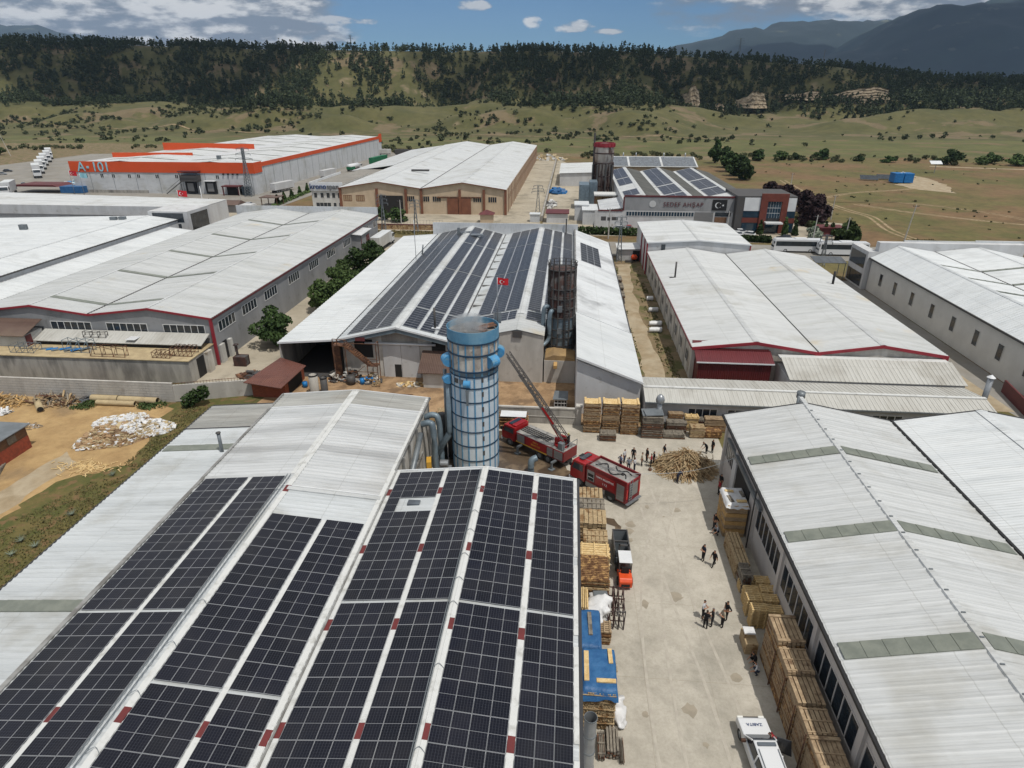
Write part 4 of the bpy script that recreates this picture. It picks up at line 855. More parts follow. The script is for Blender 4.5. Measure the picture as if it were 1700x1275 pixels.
# ---------------------------------------------------------------- the burning blue silo
SX, SY, SR, UR = -9.35, 61.3, 2.52, 2.6
si = thing('silo', 'round silo of pale panels and blue bands with smoke at its open top', 'silo', (SX, SY, 0))
HZ = [0, 1.78, 3.55, 5.3, 7.05, 8.78, 10.4, 11.65]
g = MB(); g.ring((SX, SY, 0), [(SR, 0), (SR, 11.65)], 48); g.build('shell', 'silo_pale', si, True)
g = MB(); g.ring((SX, SY, 0), [(SR, 11.65), (UR, 12.25)], 48); g.build('skirt', 'duct_blue_grey', si, True); g = MB(); g.ring((SX, SY, 0), [(UR, 12.25), (UR, 15.4)], 48); g.build('filter_drum', 'silo_scorched', si, True)
g = MB()
for z in HZ[1:]: g.ring((SX, SY, z), [(SR, -.07), (SR+.07, -.06), (SR+.07, .06), (SR, .07)], 48)
for z, r in ((12.25, UR), (14.0, UR)): g.ring((SX, SY, z), [(r, -.08), (r+.1, -.08), (r+.1, .08), (r, .08)], 48)
g.build('hoop', 'silo_navy', si)
g = MB()
for k in range(20):
    a = (k+.5)*2*math.pi/20; c, s = math.cos(a), math.sin(a); t = Vector((-s, c, 0)); w = .075
    for z0, z1, r0, r1 in ((0, 11.6, SR, SR), (11.65, 12.25, SR, UR), (12.25, 15.4, UR, UR)):
        P = [Vector((SX+c*(rr+d), SY+s*(rr+d), z))+t*q for rr, z in ((r0, z0), (r1, z1)) for d, q in ((-.01, -w), (.045, -w), (.045, w), (-.01, w))]; g.hexa(P)
g.build('stave', 'silo_blue', si)
g = MB(); g.ring((SX, SY, 0), [(UR+.02, 15.32), (UR+.08, 15.32), (UR+.08, 16.5), (UR+.02, 16.5), (UR+.02, 15.85)], 48); g.build('crown_rail', 'silo_crown', si)
g = MB(); g.ring((SX, SY, 0), [(UR+.02, 15.85), (1.6, 15.95), (0, 16.02)], 40); g.build('roof_deck', 'deck_grey', si)
g = MB(); g.ring((SX, SY, 15.22), [(UR+.01, -.06), (UR+.12, -.06), (UR+.12, .1)], 48); g.build('rim_band', 'silo_navy', si)
mb = MB(); mb.obox((SX+1.2, SY+.6, 16.15), (2.2, 1.1, .05), .5, 0, .12); mb.obox((SX+.7, SY-.3, 16.12), (1.5, .8, .05), -.3, 0, -.1); mb.build('torn_sheet', 'rust', si)
mb = MB(); mb.box(SX+1.9, SY+2.1, 16.0, SX+2.7, SY+2.2, 17.2); mb.build('access_gate', 'galvanised', si)
def scoop(a, r, z, w=.95, d=.85):
    """half-round explosion hood standing out of the shell at angle a"""
    mb = MB(); c, s = math.cos(a), math.sin(a); t = Vector((-s, c, 0)); rad = Vector((c, s, 0)); n = 10; O = Vector((SX, SY, z))+rad*(r-.05)
    arc = [(d*math.sin(math.pi*k/n), .62*w*math.cos(math.pi*k/n)) for k in range(n+1)]
    for q, sg in ((-w/2, 1), (w/2, -1)):
        pts = [O+rad*x+Vector((0, 0, y))+t*q for x, y in arc]; mb.face(pts if sg > 0 else pts[::-1])
    for k in range(n-3):
        (x0, y0), (x1, y1) = arc[k], arc[k+1]; mb.face([O+rad*x0+Vector((0, 0, y0))-t*w/2, O+rad*x0+Vector((0, 0, y0))+t*w/2, O+rad*x1+Vector((0, 0, y1))+t*w/2, O+rad*x1+Vector((0, 0, y1))-t*w/2])
    return mb.build('explosion_hood', 'scoop_blue', si)
scoop(R(203), UR, 13.0, 1.05, .85); scoop(R(-38), UR, 13.2, 1.05, .85); scoop(R(4), UR, 13.6, .95, .7); scoop(R(205), SR+.15, 10.9, .75, .8); scoop(R(-98), SR, 10.9, .7, .45)
mb = MB(); mb.hexa([(SX-.5, SY-SR-.35, 10.4), (SX-.15, SY-SR-.35, 10.4), (SX-.15, SY-SR-.3, 10.4), (SX-.5, SY-SR-.3, 10.4), (SX-.42, SY-SR-.5, 8.7), (SX-.2, SY-SR-.5, 8.7), (SX-.2, SY-SR-.46, 8.7), (SX-.42, SY-SR-.46, 8.7)]); mb.build('hanging_strip', 'steel_grey', si)
def pane(a, z, w, h, m, nm):
    mb = MB(); c, s = math.cos(a), math.sin(a); mb.obox((SX+c*(SR+.02), SY+s*(SR+.02), z), (.08, w, h), a); mb.build(nm, m, si)
for k, z in enumerate(HZ[:-1]): pane(R(-62), z+.95, .2, .55, 'steel_dark', 'inspection_window')
pane(R(-128), 11.1, .5, .5, 'steel_dark', 'inspection_window'); pane(R(-113), 11.1, .45, .5, 'glass_grey', 'inspection_window')
pipe(si, 'riser_pipe', 'duct_blue_grey', [(SX-2.55, SY-1.0, 11.3), (SX-2.6, SY-1.0, 4.6), (SX-2.75, SY-1.0, 4.2), (SX-5.0, SY-1.4, .5)], [.36, .36, .36, .3], 12); pipe(si, 'riser_pipe', 'steel_grey', [(SX-3.05, SY-.4, 11.6), (SX-3.1, SY-.4, 3.6)], .2, 10)
mb = MB(); mb.box(SX-4.0, SY-1.9, 0, SX-2.6, SY-1.0, .25); mb.tube([(SX-3.8, SY-1.5, .75), (SX-2.9, SY-1.5, .75)], .42, 12); mb.build('blower', 'galvanised', si)
mb = MB(); mb.obox((-13.9, 57.6, 1.3), (.5, 1.2, 2.4), .2); mb.build('conveyor_guard', 'stripe_yellow', si)
fl = thing('flag', 'red flag with white crescent and star flying from the silo top', 'flag', (SX+2.35, SY+1.9, 16.0))
pipe(fl, 'flagpole', 'galvanised', [(SX+2.35, SY+1.9, 16), (SX+2.35, SY+1.9, 21.0)], .04, 6)
def flag(par, x, y, z, w, h, m='flag_red', dirx=1, crescent=True, ym=-.02):
    mb = MB(); n = 8
    for k in range(n):
        a, b = k/n, (k+1)/n; w0, w1 = .1*math.sin(a*7)*w*.5, .1*math.sin(b*7)*w*.5; s0, s1 = -.12*a*h, -.12*b*h
        mb.face([(x+dirx*w*a, y+w0, z+s0-h), (x+dirx*w*b, y+w1, z+s1-h), (x+dirx*w*b, y+w1, z+s1), (x+dirx*w*a, y+w0, z+s0)])
    o = mb.build('cloth', m, par)
    if crescent:
        e = MB(); cx, cz = x+dirx*w*.38, z-h*.55; r = h*.27; P = [(cx+dirx*r*math.cos(t)*1, y-.09*w-.02, cz+r*math.sin(t)) for t in np.linspace(.6, 2*math.pi-.6, 18)]; Q = [(cx+dirx*(r*.26+r*.8*math.cos(t)), y-.09*w-.02, cz+r*.8*math.sin(t)) for t in np.linspace(.75, 2*math.pi-.75, 18)]
        for k in range(17): e.face([P[k], P[k+1], Q[k+1], Q[k]])
        sx_ = cx+dirx*r*1.25; S = [(sx_+dirx*(r*.42 if k % 2 == 0 else r*.17)*math.cos(math.pi+k*math.pi/5), y-.09*w-.02, cz+(r*.42 if k % 2 == 0 else r*.17)*math.sin(k*math.pi/5)) for k in range(10)]
        for k in range(10): e.face([(sx_, y-.09*w-.02, cz), S[k], S[(k+1) % 10]])
        q = e.build('emblem', 'white_paint', None, world=False); q.parent = o
    return o
flag(fl, SX+2.38, SY+1.9, 20.95, 1.1, .7)
# smoke rising out of the crown
sm = MB()
for (x, y, z, a, b, c) in ((SX-.4, SY-.1, 16.5, 2.3, 2.2, 1.1), (SX-.2, SY+.8, 17.0, 1.3, 1.2, .9)):
    sm.ring((x, y, z), [(a*math.sin(t)+.001, -c*math.cos(t)) for t in np.linspace(0, math.pi, 9)], 16)
    break
so_ = sm.build('smoke', [], None); tag(so_, 'thin pale smoke hanging over the open silo top', 'smoke', None, 'stuff')
m = bpy.data.materials.new('smoke'); m.use_nodes = True; t = m.node_tree; t.nodes.remove(t.nodes['Principled BSDF']); pv = N(t, 'ShaderNodeVolumePrincipled'); pv.inputs['Color'].default_value = (.8, .84, .88, 1)
tc = N(t, 'ShaderNodeTexCoord'); n = N(t, 'ShaderNodeTexNoise'); n.inputs['Scale'].default_value = .9; n.inputs['Detail'].default_value = 3; t.links.new(tc.outputs['Object'], n.inputs['Vector'])
gr = N(t, 'ShaderNodeTexGradient', gradient_type='SPHERICAL'); mp = N(t, 'ShaderNodeMapping'); mp.inputs['Location'].default_value = (0, 0, -.5); mp.inputs['Scale'].default_value = (.44, .46, .46); t.links.new(tc.outputs['Object'], mp.inputs[0]); t.links.new(mp.outputs[0], gr.inputs[0])
t.links.new(mth(t, 'MULTIPLY', mth(t, 'MULTIPLY', sstep(t, n.outputs[0], .35, .65), sstep(t, gr.outputs[0], 0, .5)), 1.6), pv.inputs['Density']); t.links.new(pv.outputs[0], t.nodes['Material Output'].inputs['Volume'])
so_.data.materials.append(m)
# ---------------------------------------------------------------- twin-ridge hall right of the lane
wd = thing('warehouse', 'twin ridge white hall with red fascia beside the dirt lane', 'warehouse', (35, 115, 0))
PD = [(18.1, 5.3), (26.9, 6.35), (35.45, 5.1), (43.95, 6.4), (52.8, 5.1)]
YD0, YD1 = 86.4, 146.6
walls(wd, [(18.35, 5.3), (26.9, 6.3), (35.45, 5.1), (43.95, 6.3), (52.6, 5.1)], YD0+.2, YD1, 'wall_dirty')
bay(wd, PD[:3], YD0, YD1, 'roof_grey', .5, fascia='red_trim', cap=False, ridgem='roof_grey', rw=.4); bay(wd, PD[2:], YD0, YD1, 'roof_stained', .5, cap=False, ridgem='roof_grey', rw=.4)
g = MB()
for (xa, za), (xb, zb) in zip(PD, PD[1:]): g.beam((xa, YD0-.08, za-.2), (xb, YD0-.08, zb-.2), .14, .42)
g.build('fascia', 'red_trim', wd); block(wd, 'fascia_bracket', 'red_trim', (35.0, YD0-.2, 4.0, 35.9, YD0+.1, 4.9), (52.0, YD0-.2, 4.0, 52.8, YD0+.1, 4.9))
g = MB(); g.box(17.95, YD0, 5.1, 18.12, YD1, 5.32); g.build('gutter', 'dark_red', wd); g = MB(); g.box(35.38, YD0, 5.1, 35.52, YD1, 5.2); g.build_each('valley_gutter', 'black', wd)
y = 90.5
while y < 145: window(wd, y, 18.34, 1.6, 2.2, 1.9, 2, '-x', 'wall_dirty', 'glass_grey', .1); y += 5.6
g = MB(); y = YD0+.3
while y < YD1: g.box(18.2, y, 0, 18.34, y+.3, 5.1); y += 5.6
g.build_each('pilaster', 'concrete_light', wd)
pipe(wd, 'chimney', 'steel_dark', [(20.9, 123, 5.5), (20.9, 123, 8.7)], .17); pipe(wd, 'chimney', 'steel_dark', [(20.9, 123, 5.72), (19.9, 123, 5.65)], .1, 6); pipe(wd, 'chimney', 'black', [(49.6, 121, 5.4), (49.6, 121, 8.0)], .22)
hs = thing('house', 'small white gabled block at the far end of the twin ridge hall', 'building', (30, 152, 0))
PH = [(18.0, 7.3), (29.5, 8.0), (41.0, 7.2)]
walls(hs, [(18.2, 7.3), (29.5, 8.0), (40.8, 7.2)], 147, 172, 'wall_light'); bay(hs, PH, 146.8, 172.2, 'roof_far', fascia='white_paint', ridgem='roof_far')
block(hs, 'window', 'glass_dark', (21.2, 146.9, 5.6, 22.1, 146.99, 6.9)); block(hs, 'corner_trim', 'red_trim', (40.75, 146.85, 0, 41.0, 147.4, 7.1)); block(hs, 'corner_trim', 'red_trim', (17.95, 146.85, 0, 18.2, 147.4, 7.2), (17.95, 152, 0, 18.19, 152.4, 7.2), (17.95, 159, 0, 18.19, 159.4, 7.2))
sh = thing('shed', 'small white roofed shed with dark open bay at the end of the dirt lane', 'shed', (14.5, 162, 0))
walls(sh, [(12.6, 2.9), (18.0, 3.0)], 159.5, 166, 'wall_light'); bay(sh, [(12.3, 2.9), (18.1, 3.1)], 159, 166.3, 'roof_far', cap=False, ridge=False); block(sh, 'doorway', 'dark_inside', (16.2, 159.4, 0, 17.9, 159.49, 2.6))
# red shed and lean-to on its front
rs = thing('shed', 'dark red corrugated shed against the corner of the twin ridge hall', 'shed', (24.5, 89, 0))
mb = MB(); mb.extr([(84.1, 4.05), (86.3, 4.7), (86.3, 0), (84.1, 0)], 18.75, 28.7, axis='x'); mb.build('wall', 'wall_red', rs)
mb = MB(); mb.extr([(83.85, 4.0), (88.4, 5.5), (88.4, 5.62), (83.85, 4.12)], 18.45, 29.0, axis='x'); mb.build('roof', 'roof_red', rs); mb = MB(); mb.box(18.45, 83.75, 3.95, 29.0, 83.84, 4.12); mb.build('gutter', 'white_paint', rs)
mb = MB(); mb.box(18.7, 86.31, 0, 28.75, 88.3, 5.2); mb.build('upper_wall', 'wall_red', rs)
ln = thing('lean_to', 'cream ribbed lean-to roof along the front of the twin ridge hall', 'shed', (42, 83, 0))
mb = MB(); mb.extr([(80.2, 3.35), (84.9, 4.7), (84.9, 4.78), (80.2, 3.43)], 30.0, 52.5, axis='x')
x = 30.0
while x < 52.5: mb.extr([(80.2, 3.43), (84.9, 4.78), (84.9, 4.82), (80.2, 3.47)], x, x+.07, axis='x'); x += .55
mb.build('roof', 'roof_cream', ln); mb = MB(); mb.box(30.1, 80.4, 0, 52.3, 86.3, 3.3); mb.build('wall', 'wall_light', ln); mb = MB(); mb.box(30.0, 84.92, 4.4, 52.4, 86.25, 4.65); mb.build('cornice', 'cream_seal', ln)
# long low workshop
lw = thing('workshop', 'long low workshop with cream corrugated roof behind the timber stacks', 'building', (31, 76, 0))
RZ = 3.95; Y0, YRd, Y2_ = 72.2, 75.35, 79.8
mb = MB(); mb.extr([(Y0, 3.25), (YRd, RZ), (Y2_, 3.3), (Y2_, 3.2), (YRd, RZ-.1), (Y0, 3.15)], 10.3, 51.8, axis='x')
x = 10.3
while x < 51.8: mb.extr([(Y0, 3.25), (YRd, RZ), (Y2_, 3.3), (Y2_, 3.34), (YRd, RZ+.04), (Y0, 3.29)], x, x+.07, axis='x'); x += .55
mb.build('roof', 'roof_cream', lw); mb = MB(); mb.box(10.3, YRd-.3, RZ-.04, 51.8, YRd+.15, RZ+.09); mb.build('ridge_cap', 'cream_seal', lw)
mb = MB(); mb.extr([(Y0+.5, 0), (Y0+.5, 3.2), (YRd, RZ-.15), (Y2_-.3, 3.2), (Y2_-.3, 0)], 10.4, 51.6, axis='x'); mb.build('wall', 'wall_light', lw)
for x in (17.5, 22.3, 27.5, 33.5, 39.5): window(lw, x, Y0+.5, .95, 3.6, 1.45, 4)
mb = MB(); mb.box(10.3, Y0-.08, 3.05, 51.8, Y0, 3.22); mb.build('gutter', 'steel_grey', lw)
pipe(lw, 'dome_vent', 'galvanised', [(11.9, 71.0, 0), (11.9, 71.0, 3.9)], .3, 10); mb = MB(); mb.ring((11.9, 71, 3.9), [(.52, 0), (.55, .3), (.42, .7), (.2, .95), (0, 1.0)], 14); mb.build('vent_hood', 'galvanised', lw, True)
cv = thing('chimney', 'grey metal flue with a conical cap standing at the far end of the low workshop', 'chimney', (53.6, 78.2, 0))
pipe(cv, 'flue', 'galvanised', [(53.6, 78.2, 0), (53.6, 78.2, 5.4)], .34, 14); mb = MB(); mb.ring((53.6, 78.2, 5.55), [(.5, 0), (.06, .35), (0, .36)], 14); mb.tube([(53.6, 78.2, 5.4), (53.6, 78.2, 5.56)], .12, 8); mb.build('cap', 'white_paint', cv)
c2 = thing('chimney', 'grey flue with fat cowl rising behind the ridge of the right warehouse', 'chimney', (26.6, 67, 0))
pipe(c2, 'flue', 'galvanised', [(26.6, 67, 0), (26.6, 67, 7.0)], .28, 12); pipe(c2, 'cowl', 'steel_grey', [(26.6, 67, 7.0), (26.6, 67, 7.7)], .46, 12)
# ---------------------------------------------------------------- white hall far right
we = thing('warehouse', 'white hall at the right edge with a row of tall dark windows', 'warehouse', (90, 105, 0))
PE = [(63.1, 6.75), (68.2, 9.3), (75.6, 8.2), (84, 9.3), (93, 7.4)]
walls(we, [(63.5, 6.9), (68.2, 9.2), (75.6, 8.2), (84, 9.2), (92.8, 7.4)], 60, 138.0, 'wall_e')
bay(we, PE, 59.8, 138.3, 'roof_bright', .6, cap=False, ridgem='roof_bright', rw=.3)
g = MB(); g.box(62.95, 59.8, 6.5, 63.12, 138.3, 6.8); g.build('gutter', 'steel_dark', we); g = MB(); g.box(75.5, 59.8, 8.2, 75.72, 138.3, 8.3); g.build_each('valley_gutter', 'steel_dark', we)
skylights(we, PE[1:4], (121.5, 112.5, 104.5, 96, 88), .8)
for y in (132.4, 126.2, 119.4, 112.2, 105.4, 98.8, 92.7, 86.3): window(we, y, 63.49, 2.3, 1.35, 2.5, 1, '-x', 'wall_e', 'glass_dark', .06)
mb = MB(); mb.box(62.6, 138.35, 0, 64.5, 147, 8.0); mb.box(64.5, 138.35, 0, 93, 140, 9.9); mb.build('office_block', 'wall_light', we)
block(we, 'office_glazing', 'glass_dark', (62.52, 139.2, 4.3, 62.59, 146.4, 7.2), (62.52, 139.2, .4, 62.59, 146.4, 3.1)); block(we, 'parapet', 'roof_bright', (70, 140.02, 9.0, 84, 140.3, 10.1), (84.05, 140.02, 9.0, 95, 140.3, 10.3))
ct = thing('carport', 'carport with a row of dark solar panels beside the white hall office', 'carport', (58, 149, 0))
mb = MB()
for k in range(4): mb.hexa([(55.2+k*1.72, 146, 3.6), (56.88+k*1.72, 146, 3.6), (56.88+k*1.72, 150, 4.2), (55.2+k*1.72, 150, 4.2), (55.2+k*1.72, 146, 3.68), (56.88+k*1.72, 146, 3.68), (56.88+k*1.72, 150, 4.28), (55.2+k*1.72, 150, 4.28)])
mb.build('solar_roof', 'glass_dark', ct); mb = MB()
for x in (55.4, 61.8):
    for y in (146.3, 149.7): mb.box(x, y, 0, x+.12, y+.12, 3.7)
mb.build_each('post', 'steel_grey', ct)
rk = thing('timber_rack', 'brown roofed rack running beside the wall of the twin ridge hall', 'rack', (54, 138, 0))
mb = MB(); mb.extr([(53.2, 1.9), (55.3, 2.2), (55.3, 2.28), (53.2, 1.98)], 126, 150); mb.build('roof', 'roof_brown', rk); mb = MB(); mb.box(53.3, 126.2, 0, 55.1, 149.8, 1.6); mb.build('timber', 'wood_brown', rk)
tp = thing('tarp', 'crumpled blue sheet on the roofed rack by the chimney', 'sheet', (52.6, 131, 2.3)); mb = MB(); mb.obox((53.4, 130, 2.45), (1.8, 3, .25), .2, 0, .1); mb.build('sheet', 'tarp_blue', tp)
bw = thing('wall', 'dark brown boundary wall by the white hall at right', 'wall', (62, 68, 0)); mb = MB(); mb.beam((61.3, 86.5, .9), (58.8, 74, .9), .25, 1.8); mb.build('panel', 'dark_red', bw)
# ---------------------------------------------------------------- grey warehouse left
wf = thing('warehouse', 'dark grey warehouse with red trim and white framed windows on the left', 'warehouse', (-72, 130, 0))
PF = [(-91.3, 7.5), (-81.1, 8.8), (-71.95, 7.6), (-62.3, 8.8), (-52.55, 7.5)]; YF0, YF1 = 86.4, 176
walls(wf, [(-91.0, 7.5), (-81.1, 8.8), (-71.95, 7.6), (-62.3, 8.8), (-52.8, 7.5)], YF0+.2, YF1, 'wall_grey')
bay(wf, PF, YF0, YF1, 'roof_stained', .6, cap=False, ridgem='roof_far', rw=.2)
g = MB()
for (xa, za), (xb, zb) in zip(PF, PF[1:]): g.beam((xa, YF0-.06, za-.12), (xb, YF0-.06, zb-.12), .14, .3)
g.box(-52.9, YF0-.12, 0, -52.5, YF0+.19, 7.3); g.build('trim', 'red_trim', wf); g = MB(); g.box(-52.54, YF0, 7.2, -52.4, YF1, 7.45); g.build('gutter', 'dark_red', wf); g = MB(); g.box(-72.05, YF0, 7.6, -71.85, YF1, 7.72); g.box(-91.4, YF0, 7.3, -91.26, YF1, 7.52); g.build_each('valley_gutter', 'steel_dark', wf)
skylights(wf, PF[1:4], (90.5, 107, 123, 140, 158), .9); 
g = MB(); g.box(-93, YF1+.05, 6, -52.5, YF1+.3, 9.5); g.build('parapet', 'wall_panel', wf)
for x in (-75.3, -66.3, -57.2): window(wf, x, YF0+.19, 4.8, 6.6, 1.5, 6)
for y in (91, 98.7, 107, 117.5, 128, 138.5, 149.5, 165, 173): window(wf, y, -52.8, 4.6, 5.2 if y < 170 else 2.2, 1.7, 5 if y < 170 else 2, '+x')
mb = MB(); mb.box(-52.78, 153.5, 0, -50.6, 161.5, 6.4); mb.build('porch', 'wall_grey', wf); block(wf, 'porch_door', 'dark_red', (-50.59, 158, .0, -50.5, 160.4, 5.6), (-50.59, 153.6, 0, -50.5, 153.9, 6.2)); mb = MB(); mb.extr([(-52.7, 6.6), (-50.2, 6.42), (-50.2, 6.52), (-52.7, 6.7)], 153, 162); mb.build('porch_roof', 'wall_light', wf)
block(wf, 'side_door', 'black', (-52.78, 88.5, 0, -52.7, 89.7, 3.0)); block(wf, 'door_leaf', 'wall_white', (-52.7, 87.2, 0, -52.3, 88.4, 2.9), (-52.7, 89.8, 0, -52.2, 90.6, 2.9)); 
# front annex: concrete terrace with lean-to, shed, scrap frames
an = thing('annex', 'flat topped concrete annex with sandy terrace below the grey warehouse', 'building', (-68, 80, 0))
mb = MB(); mb.box(-95, 79.4, 0, -52.95, 86.35, 3.4); mb.build('wall', 'concrete_wall', an); mb = MB(); mb.box(-95, 79.25, 3.4, -52.85, 86.3, 3.52); mb.build('terrace', 'concrete_slab', an)
mb = MB(); mb.extr([(83.6, 4.1), (86.35, 5.0), (86.35, 5.1), (83.6, 4.2)], -79.6, -53.2, axis='x'); mb.build('lean_roof', 'roof_cream', an); mb = MB(); mb.box(-79.4, 83.9, 3.52, -53.5, 84.1, 4.15); mb.build('lean_wall', 'dark_inside', an)
mb = MB(); mb.obox((-64.2, 84.95, 4.7), (1.5, 2.6, .05), 0, 0, 0); mb.build('roof_patch', 'white_paint', an)
mb = MB(); mb.extr([(82.0, 5.3), (86.2, 6.6), (86.2, 6.7), (82.0, 5.4)], -92, -79.5, axis='x'); mb.build('shed_roof', 'roof_brown', an); mb = MB(); mb.box(-91.6, 82.6, 3.53, -79.9, 86.1, 5.3); mb.build('shed_wall', 'wall_white', an); block(an, 'shed_door', 'dark_red', (-79.88, 82.7, 3.53, -79.8, 83.8, 5.2))
pipe(an, 'chimney', 'steel_dark', [(-87.3, 84.5, 5.8), (-87.3, 84.5, 9.3)], .3); pipe(an, 'chimney', 'rust', [(-86.4, 84.5, 5.8), (-86.4, 84.5, 8.6)], .3)
block(an, 'doorway', 'black', (-52.94, 81.3, 0, -52.9, 83.2, 3.0)); block(an, 'door_leaf', 'wall_dirty', (-52.9, 83.3, 0, -52.4, 84.8, 3.2))
rw = thing('wall', 'long grey block wall between the annex and the sand lot', 'wall', (-68, 76.5, 0))
mb = MB(); mb.box(-110, 73.3, 0, -52.0, 73.6, 2.8); mb.build('masonry', 'concrete_light', rw); mb = MB(); mb.beam((-52, 73.45, 1.3), (-42.6, 76.6, 1.05), .3, 2.4); mb.build('masonry', 'concrete_light', rw)
mb = MB()
for z in (.38, .76, 1.14, 1.52, 1.9, 2.28, 2.66): mb.box(-100, 73.285, z, -52.1, 73.299, z+.03)
for k in range(49):
    for r in range(7): x = -99+k*.95+(r % 2)*.45; mb.box(x, 73.288, r*.38, x+.025, 73.2985, r*.38+.38)
mb.build('mortar', 'concrete_wall', rw)
fe = thing('fence', 'low iron railing on top of the block wall by the red roofed hut', 'fence', (-48, 76.4, 1.9)); mb = MB()
for k in range(26): mb.box(-52+k*.37, 73.43+k*.124, 2.1, -51.97+k*.37, 73.46+k*.124, 2.8)
mb.beam((-52, 73.45, 2.7), (-42.6, 76.6, 2.7), .05); mb.build('railing', 'rust', fe)
def frame_cage(label, x, y, z, L, Wd, Hh, m, seed, legs=5):
    rnd = random.Random(seed); mb = MB()
    for i in range(legs+1):
        for j in (0, 1):
            mb.beam((x+L*i/legs, y+Wd*j, z), (x+L*i/legs+rnd.uniform(-.1, .1), y+Wd*j, z+Hh), .06)
            if i < legs: mb.beam((x+L*i/legs, y+Wd*j, z+Hh), (x+L*(i+1)/legs, y+Wd*j, z+Hh*rnd.uniform(.7, 1)), .06); mb.beam((x+L*i/legs, y+Wd*j, z+.05), (x+L*(i+1)/legs, y+Wd*j, z+.05), .06)
        mb.beam((x+L*i/legs, y, z+Hh), (x+L*i/legs, y+Wd, z+Hh), .06); mb.beam((x+L*i/legs, y, z+.1), (x+L*i/legs, y+Wd, z+Hh*.7), .05)
    o = mb.build('scrap_metal', m); return tag(o, label, 'scrap frame', 'scrap steel frames on the concrete terrace')
frame_cage('blue grey steel cage lying furthest left on the terrace, near the brown shed', -80.5, 80.2, 3.52, 3.6, 1.6, 1.1, 'steel_grey', 1, 4); frame_cage('tall open blue grey frame on the terrace over pale blue sheets', -72.8, 81.0, 3.52, 4.0, 1.4, 1.8, 'duct_blue_grey', 2, 3)
frame_cage('rusty wide truss frame in the middle of the terrace', -67.8, 79.8, 3.52, 5.2, .8, 1.6, 'rust', 3, 3); frame_cage('low tangle of rusty frames at the right end of the terrace', -58.6, 80.0, 3.52, 2.6, 1.2, .9, 'rust', 4, 4); frame_cage('wide rusty frame stack beside the right edge of the terrace', -56.4, 80.9, 3.52, 3.2, 1.8, 1.2, 'rust', 5, 5)
frame_cage('dark truss frame lying across the lean-to roof', -72.2, 84.6, 4.5, 3.6, .6, .9, 'steel_dark', 6, 3)
for k in range(7): tag((lambda mb: (mb.obox((-76.5+k*1.0, 82.2-.2*(k % 3), 3.56+.03*k), (1.5, .7, .03), .4+.1*k), mb.build('metal_sheet', 'plastic_blue' if k % 2 else 'duct_blue_grey'))[1])(MB()), 'pale blue metal sheet lying on the sandy terrace', 'metal sheet', 'loose metal sheets on the terrace')
# ---------------------------------------------------------------- pale grey stepped hall far left
wg = thing('warehouse', 'stepped pale roofed hall at the left edge with grey side wall', 'warehouse', (-130, 140, 0))
XG = -96.3
PG = [(-170, 6.6), (-112.0, 8.3), (-103.9, 7.4)]; PGL = [(-103.6, 6.3), (-96.2, 5.4)]
walls(wg, [(-169, 6.6), (-112, 8.3), (-104, 7.4)], 84, 165, 'wall_light'); walls(wg, [(-103.9, 6.3), (XG, 5.4)], 84, 160, 'wall_grey')
bay(wg, PG, 83.8, 165, 'roof_bright', .8, cap=False, ridgem='roof_bright'); bay(wg, PGL, 83.8, 160, 'roof_bright', .8, fascia='wall_light', ridge=False)
g = MB(); g.box(-103.95, 83.8, 7.15, -103.75, 165, 7.4); g.build('gutter', 'steel_dark', wg); g = MB(); g.box(-96.25, 83.8, 4.6, -96.12, 160, 5.3); g.build('fascia', 'steel_grey', wg); g = MB()
for y in (100, 120, 134, 148): g.box(-96.3, y, 0, -96.1, y+.3, 4.6)
g.build_each('downpipe', 'wall_light', wg)
mb = MB(); mb.box(-112, 165.05, 0, -101, 176, 9.4); mb.build('office_block', 'wall_light', wg); block(wg, 'office_glazing', 'glass_dark', (-110.8, 165.0, 6.6, -102.2, 165.04, 9.0), (-100.99, 166.5, 2, -100.93, 175, 8.6)); window(wg, -104.2, 165.0, 4.4, 2.4, 1.9, 2)
for x, y in ((-118, 158), (-116, 158.6), (-131, 132), (-133, 146)): block(wg, 'roof_unit', 'steel_grey', (x, y, 7.6, x+1.6, y+1.0, 9.0))
wh = thing('warehouse', 'flat pale hall behind the stepped hall at the left edge', 'warehouse', (-190, 190, 0)); walls(wh, [(-260, 6.4), (-190, 8.0), (-111, 6.6)], 178, 205, 'wall_light'); bay(wh, [(-260, 6.4), (-190, 8), (-111, 6.6)], 177.8, 205.2, 'roof_far', cap=False)
mb = MB(); mb.box(-260, 177.4, 6.0, -112, 177.7, 8.6); mb.build('parapet', 'wall_light', wh)
# ---------------------------------------------------------------- orange banded depot
dp = thing('depot', 'huge white depot with orange band and rooftop lettering behind the left halls', 'warehouse', (-160, 350, 0))
AX0, AX1, AY0, AY1, AH = -207, -128, 262, 452, 11.6
walls(dp, [(AX0, AH), (AX1, AH)], AY0, AY1, 'wall_panel_side', drop=0)
PA = [(AX0+.5, 11.3), (AX0+20, 12.5), (AX0+39.5, 11.3), (AX0+59, 12.5), (AX1-.4, 11.2)]
bay(dp, PA, AY0+3, AY1, 'roof_far', 2.0, cap=False, ridgem='roof_far')
skylights(dp, PA, tuple(AY0+18+22*k for k in range(8)), 1.1)
block(dp, 'orange_band', 'orange', (AX0-.3, AY0-.25, 8.3, AX1+.25, AY0-.02, 12.5)); block(dp, 'orange_band', 'orange', (AX1+.02, AY0-.02, 10.4, AX1+.25, AY1, 12.1), (AX1+.02, AY0-.02, 8.3, AX1+.26, AY0+7, 12.5), (AX1+.02, AY1-6, 8.3, AX1+.26, AY1, 13.4))
